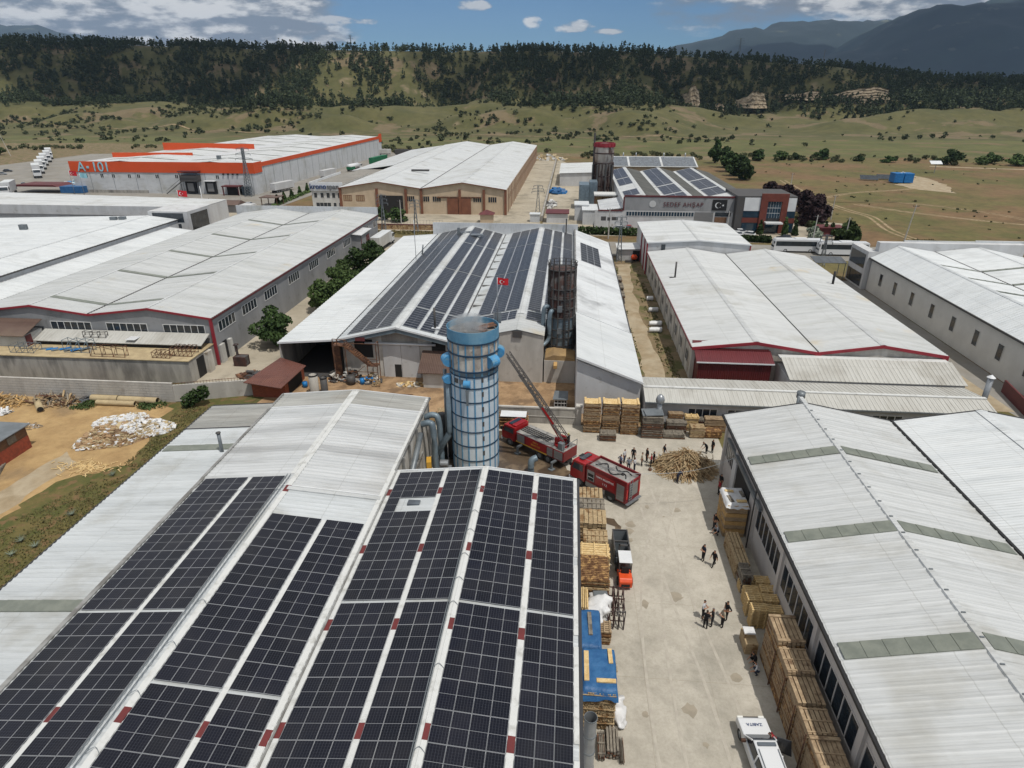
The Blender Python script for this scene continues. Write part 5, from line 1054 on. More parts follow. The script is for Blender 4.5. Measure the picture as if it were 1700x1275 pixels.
mb = MB(); mb.hexa([(AX0-.3, 290, 8.3), (AX0+32, 300, 11.6), (AX0+32, 300.4, 11.6), (AX0-.3, 290.4, 8.3), (AX0-.3, 290, 13.6), (AX0+32, 300, 13), (AX0+32, 300.4, 13), (AX0-.3, 290.4, 13.6)]); mb.build('roof_fin', 'orange', dp); mb = MB(); mb.hexa([(AX0-.3, 330, 8.3), (AX0+42, 342, 11.6), (AX0+42, 342.4, 11.6), (AX0-.3, 330.4, 8.3), (AX0-.3, 330, 15.2), (AX0+42, 342, 14), (AX0+42, 342.4, 14), (AX0-.3, 330.4, 15.2)]); mb.build('roof_fin', 'orange', dp)
x = AX0+7.7; g = MB()
while x < AX1: g.box(x, AY0-.06, 0, x+.12, AY0-.001, 8.3); x += 10
y = AY0+9
while y < AY1: g.box(AX1+.001, y, 0, AX1+.05, y+.12, 10.4); y += 9
g.build('panel_joint', 'steel_grey', dp)
sign(dp, 'lettering', 'A', 5.4, facing_front(AX0+5.0, AY0-.4, 10.2), 'sign_pale_blue', .1); sign(dp, 'lettering', '101', 5.4, facing_front(AX0+13.6, AY0-.4, 10.2), 'sign_pale_blue', .1); mb = MB(); mb.obox((AX0+7.9, AY0-.4, 10.2), (.9, .3, .9)); mb.build('lettering', 'sign_pale_blue', dp)
for xx in (-201, -194, -189, -182, -178, -170, -161.5, -144): window(dp, xx, AY0, 5.9, 1.6, 1.8, 2, glass='glass_dark', fr=.16)
block(dp, 'plinth', 'concrete_wall', (AX0, AY0-.12, 0, AX0+32, AY0-.02, 1.2))
for xx in (-155.5, -147.0):
    block(dp, 'dock_door', 'black', (xx-2.2, AY0-1.2, .4, xx+2.2, AY0-.13, 5.2)); block(dp, 'dock_shutter', 'shutter', (xx-1.3, AY0-1.3, 1.2, xx+1.3, AY0-1.22, 4.4)); block(dp, 'dock_canopy', 'white_paint', (xx-2.4, AY0-2.2, 5.2, xx+2.4, AY0-.13, 5.5))
mb = MB(); mb.box(-158.6, AY0-3, 5.2, -151, AY0-.3, 5.35); mb.box(-158.6, AY0-3, 0, -158.4, AY0-2.8, 8.8); mb.box(-151.2, AY0-3, 0, -151, AY0-2.8, 8.8); mb.box(-158.6, AY0-3.05, 6.5, -151, AY0-2.95, 6.6); mb.beam((-166, AY0-2, .2), (-158.5, AY0-2, 5.2), .3, .3); mb.beam((-166, AY0-2, 1.4), (-158.5, AY0-2, 6.4), .1, .1); mb.box(-158.6, AY0-2.9, 5.4, -151, AY0-.3, 7.6); mb.build('dock_stair', 'steel_dark', dp); block(dp, 'stair_roof', 'dark_red', (-159, AY0-3.3, 9.0, -150.6, AY0-.3, 9.3))
block(dp, 'porch', 'dark_red', (-141, AY0-4, 3.4, -133.5, AY0-.3, 3.8), (-140.8, AY0-3.8, 0, -140.4, AY0-3.4, 3.4), (-134.2, AY0-3.8, 0, -133.8, AY0-3.4, 3.4)); block(dp, 'porch_box', 'dark_inside', (-139.5, AY0-2.5, 0, -134.4, AY0-.3, 3.2)); block(dp, 'glass_lobby', 'glass_blue', (-133.2, AY0-2.6, 0, -130.2, AY0-.3, 3.4))
block(dp, 'roof_vent', 'steel_grey', (-150, 275, 12, -148.6, 276.4, 14))
for k in range(4): block(dp, 'wall_lamp', 'black', (-141.5+k*2, AY0-.5, 7.7, -140.9+k*2, AY0-.1, 8.2))
ls = thing('shed', 'open dark red roofed store beside the orange banded depot', 'shed', (-225, 330, 0)); mb = MB(); mb.extr([(-233, 6.2), (-209.5, 8.2), (-209.5, 8.5), (-233, 6.5)], 306, 345); mb.build('roof', 'dark_red', ls); mb = MB()
for yy in (307, 320, 333, 344): mb.box(-232.5, yy, 0, -232.1, yy+.4, 6.2)
mb.box(-210.5, 306, 0, -210, 345, 8); mb.build_each('post', 'dark_inside', ls)
mb = MB(); mb.extr([(-228, 6.5), (-208, 9), (-208, 9.3), (-228, 6.8)], 350, 452); mb.build('long_canopy', 'roof_far', ls)
# ---------------------------------------------------------------- tan hall and its white office
tn = thing('hall', 'tan factory hall with brown pillars and big brown sliding doors', 'factory', (-49, 300, 0))
BY0, BY1 = 222.5, 425; PT = [(-79.5, 8.4), (-65.5, 10.6), (-50.5, 8.5), (-36.2, 10.6), (-21.2, 8.4)]
walls(tn, PT, BY0, BY1, 'tan_wall', drop=.15); bay(tn, PT, BY0-.6, BY1+.4, 'roof_far', 2.0, fascia='brown_trim', ridgem='roof_far')
g = MB()
for x in (-79.3, -66.4, -56.3, -50.9, -37.6, -29.3, -21.9): g.box(x, BY0-.5, 0, x+.8, BY0-.01, 8.3)
y = BY0+6
while y < BY1: g.box(-21.19, y, 0, -21.05, y+.7, 8.2); y += 6.2
g.build_each('pillar', 'brown_trim', tn); g = MB(); g.box(-50.7, BY0, 8.52, -50.4, BY1, 8.62); g.build_each('valley_gutter', 'steel_dark', tn)
block(tn, 'doorway', 'dark_inside', (-65.3, BY0-.15, 0, -57, BY0-.02, 6.0)); block(tn, 'sliding_door', 'brown_trim', (-41.6, BY0-.3, 0, -37.8, BY0-.15, 5.4)); block(tn, 'sliding_door', 'brown_trim', (-37.5, BY0-.3, 0, -33.4, BY0-.15, 5.4)); block(tn, 'door_gap', 'black', (-38.2, BY0-.13, 0, -37.2, BY0-.02, 5.3)); block(tn, 'door_rail', 'rust', (-45, BY0-.35, 5.5, -30, BY0-.1, 5.9))
for x in (-76.5, -72): window(tn, x, BY0, 4, 3.0, 2.0, 4, '-y', 'brown_trim', 'wood_brown', .12)
for x in (-54.4, -49.2, -45.2, -31.2, -26): window(tn, x, BY0, 4, 3.0, 2.0, 4, '-y', 'tan_wall', 'glass_dark', .12)
y = BY0+8
while y < BY1: window(tn, y+1.5, -21.2, 4, 2.0, 2.0, 2, '+x', 'tan_wall', 'glass_dark', .1); y += 6.2
block(tn, 'roof_vent', 'steel_dark', (-62, 258, 10.25, -55, 259, 10.9))
mb = MB(); mb.extr([(-100, 5.5), (-80, 8.2), (-80, 8.4), (-100, 5.7)], 300, 420); mb.build('side_roof', 'roof_far', tn); mb = MB(); mb.box(-99.5, 301, 0, -79.6, 419, 5.6); mb.build('side_wall', 'tan_wall', tn)
of = thing('office', 'white three storey office with blue and grey rooftop lettering', 'office', (-85, 238, 0))
mb = MB(); mb.box(-91.8, 229, 0, -80.4, 262, 8.6); mb.build('wall', 'wall_white', of); block(of, 'fascia', 'white_paint', (-92.2, 228.6, 6.4, -80.2, 228.98, 9.4), (-92.2, 229.0, 6.4, -91.82, 262, 9.4)); mb = MB(); mb.box(-91.5, 229.3, 8.62, -80.6, 262, 8.75); mb.build('roof', 'asphalt', of)
for x in (-90.4, -88, -85.8, -83.8, -81.7): window(of, x, 229, 3.9, 1.3, 1.9, 1, glass='glass_dark')
for x, w in ((-87.8, 5.6), (-83.6, 1.2), (-81.6, 1.2)): window(of, x, 229, .8, w, 1.6, max(1, int(w/1.2)), glass='glass_dark')
sign(of, 'lettering', 'krono', 2.6, facing_front(-89.0, 228.4, 7.9), 'navy', .15, .95); sign(of, 'lettering', 'span', 2.6, facing_front(-83.6, 228.4, 7.9), 'sign_grey', .15, .95)
mb = MB(); mb.box(-96, 262.05, 0, -80.4, 300, 6.4); mb.build('rear_wing', 'asphalt', of)
# ---------------------------------------------------------------- grey factory with office front
sf = thing('factory', 'grey factory with striped solar roof and lettering on its long front', 'factory', (45, 260, 0))
SY0, SY1 = 201.0, 284; PS = [(16.4, 8.4), (22.5, 9.9), (29.2, 8.3), (36.4, 9.9), (42.8, 8.3), (50, 9.9), (57.5, 8.0)]
walls(sf, PS, SY0+.3, SY1, 'wall_light', drop=.15); bay(sf, PS, SY0+.5, SY1, 'roof_far', 2.0, cap=False, ridgem='roof_far', rw=.8)
block(sf, 'front_screen', 'wall_grey', (16.8, SY0, 5.6, 49.3, SY0+.28, 9.6)); block(sf, 'front_trim', 'dark_red', (16.6, SY0-.1, 9.6, 49.3, SY0+.3, 10.1), (16.4, SY0-.1, 5.6, 16.8, SY0+.3, 9.6)); block(sf, 'lower_front', 'wall_light', (8, SY0+.02, 0, 49.3, SY0+.29, 5.6))
window(sf, 27.6, SY0, 3.9, 20.4, 1.5, 24, '-y', 'wall_light', 'glass_blue', .14); block(sf, 'shutter_door', 'shutter', (37.9, SY0-.06, 0, 43.5, SY0+.01, 5.4)); block(sf, 'entrance', 'timber_clad', (44, SY0-.1, 0, 47.6, SY0+.01, 4)); block(sf, 'entrance_glass', 'glass_dark', (44, SY0-.08, 4.2, 48.6, SY0+.01, 5.4)); block(sf, 'side_door', 'black', (35.3, SY0-.06, 0, 36.9, SY0+.01, 2.8))
sign(sf, 'lettering', 'SEDEF AHŞAP', 1.75, facing_front(34.3, SY0-.12, 7.5), 'dark_red', .03, 1.12); mb = MB(); mb.ring((26.5, SY0-.05, 7.6), [(0, 0)], 4) if False else mb.tube([(25.2, SY0-.1, 7.6), (25.2, SY0-.02, 7.6)], 1.0, 20); mb.build('emblem_disc', 'wall_light', sf)
fp = MB(); fp.box(42.9, SY0-.2, 6.0, 47.1, SY0-.03, 9.1); po = fp.build('flag_panel', 'black', sf)
fb2 = MB(); cx, cz, r = 44.5, 7.5, .85; P = [(cx+r*math.cos(t), SY0-.24, cz+r*math.sin(t)) for t in np.linspace(.5, 2*math.pi-.5, 22)]; Q = [(cx+.26+.78*math.cos(t), SY0-.24, cz+.78*math.sin(t)) for t in np.linspace(.62, 2*math.pi-.62, 22)]
for k in range(21): fb2.face([P[k], P[k+1], Q[k+1], Q[k]])
S_ = [(cx+1.5-(.42 if k % 2 == 0 else .17)*math.cos(k*math.pi/5), SY0-.24, cz+(.42 if k % 2 == 0 else .17)*math.sin(k*math.pi/5)) for k in range(10)]
for k in range(10): fb2.face([(cx+1.5, SY0-.24, cz), S_[k], S_[(k+1) % 10]])
q = fb2.build('emblem', 'white_paint', None, world=False); q.parent = po; q.matrix_parent_inverse = Matrix.Identity(4)
for k in range(3):
    ra, va, rb = (22.5, 36.4, 50)[k], (29.2, 42.8, 57.4)[k], (16.4, 29.2, 42.8)[k]
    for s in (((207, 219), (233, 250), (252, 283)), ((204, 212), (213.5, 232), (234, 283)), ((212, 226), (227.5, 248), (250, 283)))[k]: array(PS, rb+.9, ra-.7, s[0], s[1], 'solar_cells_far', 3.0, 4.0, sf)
    za, zb = on(PS, ra+.8)+.1, on(PS, va-.4)+.1; y = (204, 204, 222)[k]; mb = MB(); mb.hexa([(ra+.8, y, za), (va-.4, y, zb), (va-.4, 283, zb), (ra+.8, 283, za), (ra+.8, y, za+.08), (va-.4, y, zb+.08), (va-.4, 283, zb+.08), (ra+.8, 283, za+.08)]); mb.build('grey_cladding', 'asphalt_dark', sf)
mb = MB(); mb.box(49.35, SY0-2.6, 0, 66.50, SY0+14, 10.6); mb.build('office_block', 'steel_dark', sf); y_ = SY0-2.6
block(sf, 'office_red', 'sign_brown_panel', (56.18, y_-.5, 0, 58.16, y_, 11.4), (62.20, y_-.5, 0, 63.92, y_, 11.4), (58.17, y_-.5, 9.2, 62.19, y_, 11.4), (51.37, y_-.1, 3.0, 56.17, y_-.01, 4.4), (63.93, y_-.1, 3.0, 66.50, y_-.01, 4.4)); block(sf, 'office_white', 'white_paint', (51.54, y_-.08, 6.4, 56.10, y_-.01, 10.2), (64.01, y_-.08, 6.4, 66.33, y_-.01, 10.2)); block(sf, 'office_glass', 'glass_blue', (51.54, y_-.09, 4.5, 56.10, y_-.012, 6.3), (51.54, y_-.09, .4, 56.10, y_-.012, 2.8), (58.25, y_-.2, 4.4, 62.12, y_-.02, 9.1), (64.01, y_-.09, 4.5, 66.33, y_-.012, 6.3), (64.01, y_-.09, .4, 66.33, y_-.012, 2.8), (58.25, y_-.2, .2, 62.12, y_-.02, 2.8)); block(sf, 'entrance_canopy', 'white_paint', (57.73, y_-3, 3.1, 62.55, y_-.6, 3.5))
g = MB()
for z in (5.8, 7.3): g.box(58.25, y_-.24, z, 62.12, y_-.21, z+.1)
for k in range(1, 6): g.box(58.25+k*.75, y_-.24, 4.4, 58.29+k*.75, y_-.21, 9.1)
g.build('glazing_bar', 'white_paint', sf)
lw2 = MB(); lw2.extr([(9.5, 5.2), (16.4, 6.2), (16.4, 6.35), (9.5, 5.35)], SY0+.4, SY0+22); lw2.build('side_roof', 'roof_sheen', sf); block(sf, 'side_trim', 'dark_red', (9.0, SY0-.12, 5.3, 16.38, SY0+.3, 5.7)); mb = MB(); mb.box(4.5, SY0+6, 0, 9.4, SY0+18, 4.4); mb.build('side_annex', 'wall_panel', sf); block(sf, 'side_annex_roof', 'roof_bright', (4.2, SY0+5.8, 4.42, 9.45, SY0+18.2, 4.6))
bk = thing('warehouse', 'rear hall with dark solar roof behind the striped solar factory', 'warehouse', (38, 318, 0)); walls(bk, [(16.5, 7.3), (57.5, 7.3)], 312.5, 330, 'tan_wall'); mb = MB(); mb.extr([(311, 7.4), (325, 10.6), (325, 10.8), (311, 7.6)], 16, 58, axis='x'); mb.build('roof', 'roof_far', bk)
for a, b in ((16.5, 26.5), (27.5, 41.5), (42.5, 57.3)):
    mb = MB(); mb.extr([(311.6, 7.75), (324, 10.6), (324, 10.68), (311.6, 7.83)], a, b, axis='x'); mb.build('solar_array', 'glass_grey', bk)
block(bk, 'doorway', 'dark_inside', (36, 312.3, 0, 40, 312.49, 6.4)); block(bk, 'doorway', 'dark_inside', (53, 312.3, 0, 57.4, 312.49, 6.8))
for x in (18, 25, 31, 44, 54): pipe(bk, 'roof_vent', 'galvanised', [(x, 325.5, 10), (x, 325.5, 12.4)], .3, 8)
bs = thing('shed', 'small pale roofed shed by the lane behind the red topped silo', 'shed', (2, 310, 0)); walls(bs, [(-4.5, 5.5), (13, 6)], 300, 345, 'wall_light'); bay(bs, [(-4.8, 5.5), (13.2, 6.1)], 299.5, 345, 'roof_far', cap=False, ridge=False)
# red topped silo
s2 = thing('silo', 'weathered white and brown silo with a red crown beside the striped solar factory', 'silo', (14.3, 252, 0)); sx2, sy2 = 12.3, 252
g = MB(); g.ring((sx2, sy2, 0), [(3.4, 0), (3.4, 14.6), (3.55, 14.7), (3.55, 21)], 32); g.build('shell', mat('silo_weathered', C(206, 200, 192), .6, C(160, 140, 128), .35, (1, 1, .25), c3=C(84, 62, 56), sc3=.4, lo3=.48, hi3=.62, st3=(1, 1, .3)), s2, True)
g = MB()
for z in (3, 6.5, 10, 14.6, 18): g.ring((sx2, sy2, z), [(3.5, -.2), (3.75, -.2), (3.75, .2), (3.5, .2)], 32)
for k in range(18): a = k*math.pi/9; g.tube([(sx2+3.6*math.cos(a), sy2+3.6*math.sin(a), 0), (sx2+3.6*math.cos(a), sy2+3.6*math.sin(a), 14.6)], .2, 6)
g.build('hoop', 'rust_dark', s2); g = MB(); g.ring((sx2, sy2, 21), [(3.56, -.9), (3.8, -.9), (3.8, .6), (3.56, .6), (3.56, 0)], 24)
for k in range(16): a = k*math.pi/8; g.obox((sx2+3.8*math.cos(a), sy2+3.8*math.sin(a), 20.8), (.4, .7, 1.1), a)
g.build('crown_rail', 'red_trim', s2); g = MB(); g.ring((sx2, sy2, 21), [(3.56, .2), (0, .5)], 24); g.build('roof_deck', 'deck_grey', s2)
g = MB()
for a in (3.4, 4.1, 4.9, 5.6): g.tube([(sx2+4.0*math.cos(a), sy2+4.0*math.sin(a), 0), (sx2+4.0*math.cos(a), sy2+4.0*math.sin(a), 14)], .35, 8)
g.tube([(sx2-3.7, sy2, 12), (sx2-3.7, sy2, 25)], .35, 8); g.build('riser_pipe', 'steel_dark', s2)
fl2 = thing('filter_house', 'rusty grey filter boxes and canopy at the foot of the red topped silo', 'machine', (10, 240, 0)); block(fl2, 'hopper', 'duct_blue_grey', (3.5, 236, 0, 7, 246, 8.5), (7.2, 240, 0, 10, 248, 9)); block(fl2, 'canopy', 'cream_seal', (8.5, 226, 6.2, 20.2, 233, 6.7)); block(fl2, 'canopy_wall', 'wood_tan', (8.8, 232, 0, 20, 232.8, 6.2)); block(fl2, 'canopy_post', 'rust', (8.6, 226.2, 0, 9, 226.6, 6.2), (19.7, 226.2, 0, 20.1, 226.6, 6.2), (14, 226.2, 0, 14.4, 226.6, 6.2)); block(fl2, 'lower_roof', 'roof_bright', (1.8, 214, 4.8, 6.6, 222, 5.1)); block(fl2, 'lower_wall', 'wall_panel', (2, 214.2, 0, 6.4, 221.8, 4.8))
dv = thing('wall', 'long low dividing wall between the tan hall lane and the solar factory lane', 'wall', (-8.6, 300, 0)); mb = MB(); mb.box(-9.0, 212, 0, -8.4, 415, 1.7); mb.build('masonry', 'concrete_wall', dv)
sw = thing('wall', 'low stone roadside wall in front of the tan hall', 'wall', (-50, 194, 0)); mb = MB(); mb.box(-63, 194, 0, -38, 194.5, 1.5); mb.build('masonry', 'stone_wall', sw); mb = MB(); mb.box(-63, 193.95, 1.5, -38, 194.55, 1.65); mb.build('coping', 'dark_red', sw); mb = MB()
for k in range(26): mb.box(-63+k, 194.2, 1.65, -62.95+k, 194.25, 3.0)
mb.box(-63, 194.2, 2.9, -38, 194.25, 2.95); mb.build('railing', 'steel_grey', sw)
k1 = thing('kiosk', 'small red hip roofed gatehouse in front of the tan hall', 'kiosk', (-26.3, 209, 0)); mb = MB(); mb.box(-28.3, 207.5, 0, -24.3, 211, 2.6); mb.build('wall', 'tan_wall', k1); mb = MB(); b = [(-28.8, 207, 2.6), (-23.8, 207, 2.6), (-23.8, 211.5, 2.6), (-28.8, 211.5, 2.6)]; ap = (-26.3, 209.2, 3.9)
for i in range(4): mb.face([b[i], b[(i+1) % 4], ap])
mb.build('roof', 'dark_red', k1)
k2 = thing('kiosk', 'flat dark red roofed shelter at the head of the dividing wall', 'kiosk', (-4, 212, 0)); mb = MB(); mb.box(-7.4, 209, 2.9, .2, 217, 3.15); mb.build('roof', 'dark_red', k2); mb = MB(); mb.box(-7, 209.4, 0, -.2, 216.6, 2.9); mb.build('wall', 'wall_light', k2)
k3 = thing('hut', 'small white box hut beside the tan hall lane', 'kiosk', (-10.8, 212, 0)); mb = MB(); mb.box(-12.4, 210, 0, -9.3, 213, 2.4); mb.build('wall', 'wall_panel', k3); mb = MB(); mb.box(-12.6, 209.8, 2.4, -9.1, 213.2, 2.6); mb.build('roof', 'roof_bright', k3)
k4 = thing('kiosk', 'grey gatehouse with brown roof at the lorry park entrance', 'kiosk', (-118.5, 221, 0)); mb = MB(); mb.box(-122, 219, 0, -115.4, 224, 2.6); mb.build('wall', 'wall_grey', k4); mb = MB(); mb.extr([(218.2, 2.7), (221.5, 3.9), (224.8, 2.7)], -122.8, -114.6, axis='x'); mb.build('roof', 'roof_brown', k4); window(k4, -119.5, 219, 1, 2, 1.1, 2); mb = MB(); mb.box(-115.3, 219.5, 0, -110.5, 223.5, 2.6); mb.build('side_room', 'wall_light', k4)
k5 = thing('shelter', 'dark roofed open shelter beside the trailer parking', 'shelter', (-110.5, 236, 0)); mb = MB(); mb.box(-113.6, 233, 3.0, -106.8, 239.5, 3.25); mb.build('roof', 'roof_brown', k5); mb = MB()
for x in (-113.2, -107.4):
    for y in (233.4, 239): mb.box(x, y, 0, x+.25, y+.25, 3)
mb.build_each('post', 'rust', k5)
# ---------------------------------------------------------------- vehicles (x forward, origin on the ground under the rear axle)
def part(mb, name, m, par, smooth=False):
    o = mb.build(name, m, par, smooth, world=False)
    if name in ('body', 'cab', 'cargo_box', 'roof', 'air_deflector', 'glass'): b = o.modifiers.new('bevel', 'BEVEL'); b.width = .07; b.segments = 2; b.limit_method = 'ANGLE'; b.angle_limit = R(35)
    return o
def lbox(par, name, m, *bx):
    mb = MB()
    for b in bx: mb.box(*b)
    return mb.build_each(name, m, par, world=False) if len(bx) > 1 and name not in ('rear_ladder', 'rear_rail', 'deck_rail', 'rim', 'side') else part(mb, name, m, par)
def wheel(par, x, y, r=.52, w=.34, name='wheel', hub='steel_grey'):
    mb = MB(); s = 1 if y > 0 else -1; pr = [(r*.58, -w/2), (r*.93, -w/2), (r, -w*.36), (r, w*.36), (r*.93, w/2), (r*.58, w/2)]; i0 = len(mb.v); n = 20
    for j in range(n):
        a = 2*math.pi*j/n
        for rr, d in pr: mb.v.append((x+rr*math.cos(a), y+d, r+rr*math.sin(a)))
    q = len(pr)
    for j in range(n):
        for e in range(q-1): a = i0+j*q+e; b = i0+((j+1) % n)*q+e; mb.f.append((a, a+1, b+1, b)); mb.mi.append(0)
    o = part(mb, name, 'rubber', par); h = MB(); h.tube([(x, y-w*.42, r), (x, y+w*.42, r)], r*.58, 16); h.tube([(x, y+s*w*.42, r), (x, y+s*w*.5, r)], r*.24, 10); part(h, 'rim', hub, o); return o
def cab(par, x0, x1, w, z0, z1, m, glass='glass_dark', slope=.35, doorh=None):
    """truck cab: shell with raked screen, windscreen and side glass as parts"""
    h = w/2; zb = z0+(z1-z0)*.5; mb = MB(); prof = [(x0, z0), (x1, z0), (x1+.02, zb), (x1-slope, z1-.08), (x1-slope-.3, z1), (x0, z1)]
    mb.extr([(a, b) for a, b in prof][::-1], -h, h); o = part(mb, 'cab', m, par)
    g = MB(); g.hexa([(x1+.01, -h+.12, zb+.06), (x1+.03, -h+.12, zb+.06), (x1+.03, h-.12, zb+.06), (x1+.01, h-.12, zb+.06), (x1-slope+.07, -h+.16, z1-.2), (x1-slope+.09, -h+.16, z1-.2), (x1-slope+.09, h-.16, z1-.2), (x1-slope+.07, h-.16, z1-.2)]); part(g, 'windscreen', glass, par)
    for s in (-1, 1):
        g = MB(); y = s*(h+.005); P = [(x0+.28, y, zb+.05), (x1-.28, y, zb+.05), (x1-slope-.16, y, z1-.28), (x0+.3, y, z1-.28)]; Q = [(a, y+s*.012, c) for a, _, c in P]; g.hexa(P+Q if s > 0 else Q+P); part(g, 'side_window', glass, par)
        g = MB(); g.box(x1-.25, s*(h+.05), z1-.75, x1-.1, s*(h+.28), z1-.35) if s > 0 else g.box(x1-.25, -(h+.28), z1-.75, x1-.1, -(h+.05), z1-.35); part(g, 'mirror', 'black', par)
        g = MB(); g.box(x1+.02, s*h*.72-.16, z0+.12, x1+.06, s*h*.72+.16, z0+.3); part(g, 'headlight', 'lamp_clear', par)
    part((lambda q: (q.box(x1-.05, -h, z0-.32, x1+.12, h, z0+.05), q)[1])(MB()), 'bumper', 'black' if m != 'fire_red' else 'white_paint', par); return o
def rot_text(par, name, body, size, x, y, z, m, side=1, sp=1.0):
    me = text(body, size, .01, sp); M = Matrix.Translation((x, y, z)) @ Matrix.Rotation(R(180) if side > 0 else 0, 4, 'Z') @ Matrix.Rotation(R(90), 4, 'X'); me.transform(M); me.materials.clear(); me.materials.append(MATS[m]); o = bpy.data.objects.new(name, me); COL.objects.link(o); o.parent = par; return o
# --- fire engine with water tank
ft = thing('fire_engine', 'red fire tanker with white lettering, parked nearest the big solar roof', 'fire engine', (6.0, 56.05, 0), R(140))
wheel(ft, 0, 1.05, .5); wheel(ft, 0, -1.05, .5); wheel(ft, 4.0, 1.05, .5); wheel(ft, 4.0, -1.05, .5)
mb = MB(); mb.box(-1.75, -.45, .55, 5.2, .45, .8); part(mb, 'chassis', 'black', ft)
cab(ft, 3.35, 5.35, 2.4, .75, 2.95, 'fire_red'); lbox(ft, 'light_bar', 'glass_dark', (4.0, -.75, 2.96, 4.5, .75, 3.1)); lbox(ft, 'roof_hatch', 'black', (4.6, -.35, 2.96, 4.95, .35, 3.0))
lbox(ft, 'body', 'fire_red_dark', (-1.9, -1.22, 1.0, 3.2, 1.22, 2.85)); lbox(ft, 'body_skirt', 'shutter', (.7, -1.2, .5, 3.2, 1.2, .998)); lbox(ft, 'rear_skirt', 'fire_red_dark', (-1.9, -1.2, .6, -.65, 1.2, .998))
lbox(ft, 'deck', 'deck_grey', (-1.75, -1.06, 2.852, 3.1, 1.06, 2.87)); lbox(ft, 'deck_rail', 'fire_red_dark', (-1.9, 1.1, 2.86, 3.2, 1.22, 3.12), (-1.9, -1.22, 2.86, 3.2, -1.1, 3.12), (3.08, -1.1, 2.86, 3.2, 1.1, 3.12))
for s in (1, -1):
    y0, y1 = (1.221, 1.24) if s > 0 else (-1.24, -1.221)
    lbox(ft, 'locker_shutter', 'shutter', (2.1, y0, 1.35, 3.0, y1, 2.55)) ; lbox(ft, 'locker_shutter', 'shutter', (-1.65, y0, .75, -.75, y1, 2.55)); lbox(ft, 'locker_open', 'black', (2.2, y0 if s > 0 else y0-.006, 1.4, 2.9, y1+.006 if s > 0 else y1, 2.2)); lbox(ft, 'locker_shelf', 'white_paint', (2.2, y0 if s > 0 else y0-.01, 1.75, 2.9, y1+.01 if s > 0 else y1, 1.82))
    lbox(ft, 'side_panel', 'fire_red', (-.5, y0, 1.3, 1.95, y1, 2.6)); rot_text(ft, 'lettering', 'TOSYA BELEDİYESİ', .26, .75, s*1.25, 2.2, 'white_paint', s); rot_text(ft, 'lettering', '112', .36, .75, s*1.25, 1.65, 'white_paint', s, 1.2)
    lbox(ft, 'wheel_arch', 'black', (-.62, y0-.002, .6, .62, y1, 1.15))
lbox(ft, 'rear_shutter', 'shutter', (-1.93, -.75, 1.1, -1.901, .75, 2.6)); lbox(ft, 'rear_lamp', 'lamp_red', (-1.94, .95, 1.1, -1.901, 1.15, 2.2), (-1.94, -1.15, 1.1, -1.901, -.95, 2.2)); lbox(ft, 'rear_step', 'steel_grey', (-2.2, -1.2, .5, -1.901, 1.2, .58)); lbox(ft, 'rear_ladder', 'galvanised', (-2.02, .3, .8, -1.94, .34, 3.1), (-2.02, .74, .8, -1.94, .78, 3.1), *[(-2.02, .34, .9+.3*k, -1.98, .74, .94+.3*k) for k in range(7)])
h = MB(); h.tube(smooth_path([(2.6, .4, 2.93), (1.8, -.5, 2.98), (1.0, .3, 2.93), (.2, .7, 2.98), (-.6, -.2, 2.93), (-1.2, .4, 2.95)], 8), .05, 6); h.tube(smooth_path([(.9, -.8, 2.93), (.1, -.2, 2.97), (-.5, -.8, 2.93), (-1.3, -.5, 2.95)], 6), .045, 6); part(h, 'hose', 'black', ft)
mb = MB(); mb.tube([(-.55, 0, 2.87), (-.55, 0, 3.2)], .14, 10); mb.tube([(-.55, 0, 3.2), (-.1, .1, 3.3)], [.07, .05], 8); part(mb, 'water_monitor', 'steel_dark', ft)
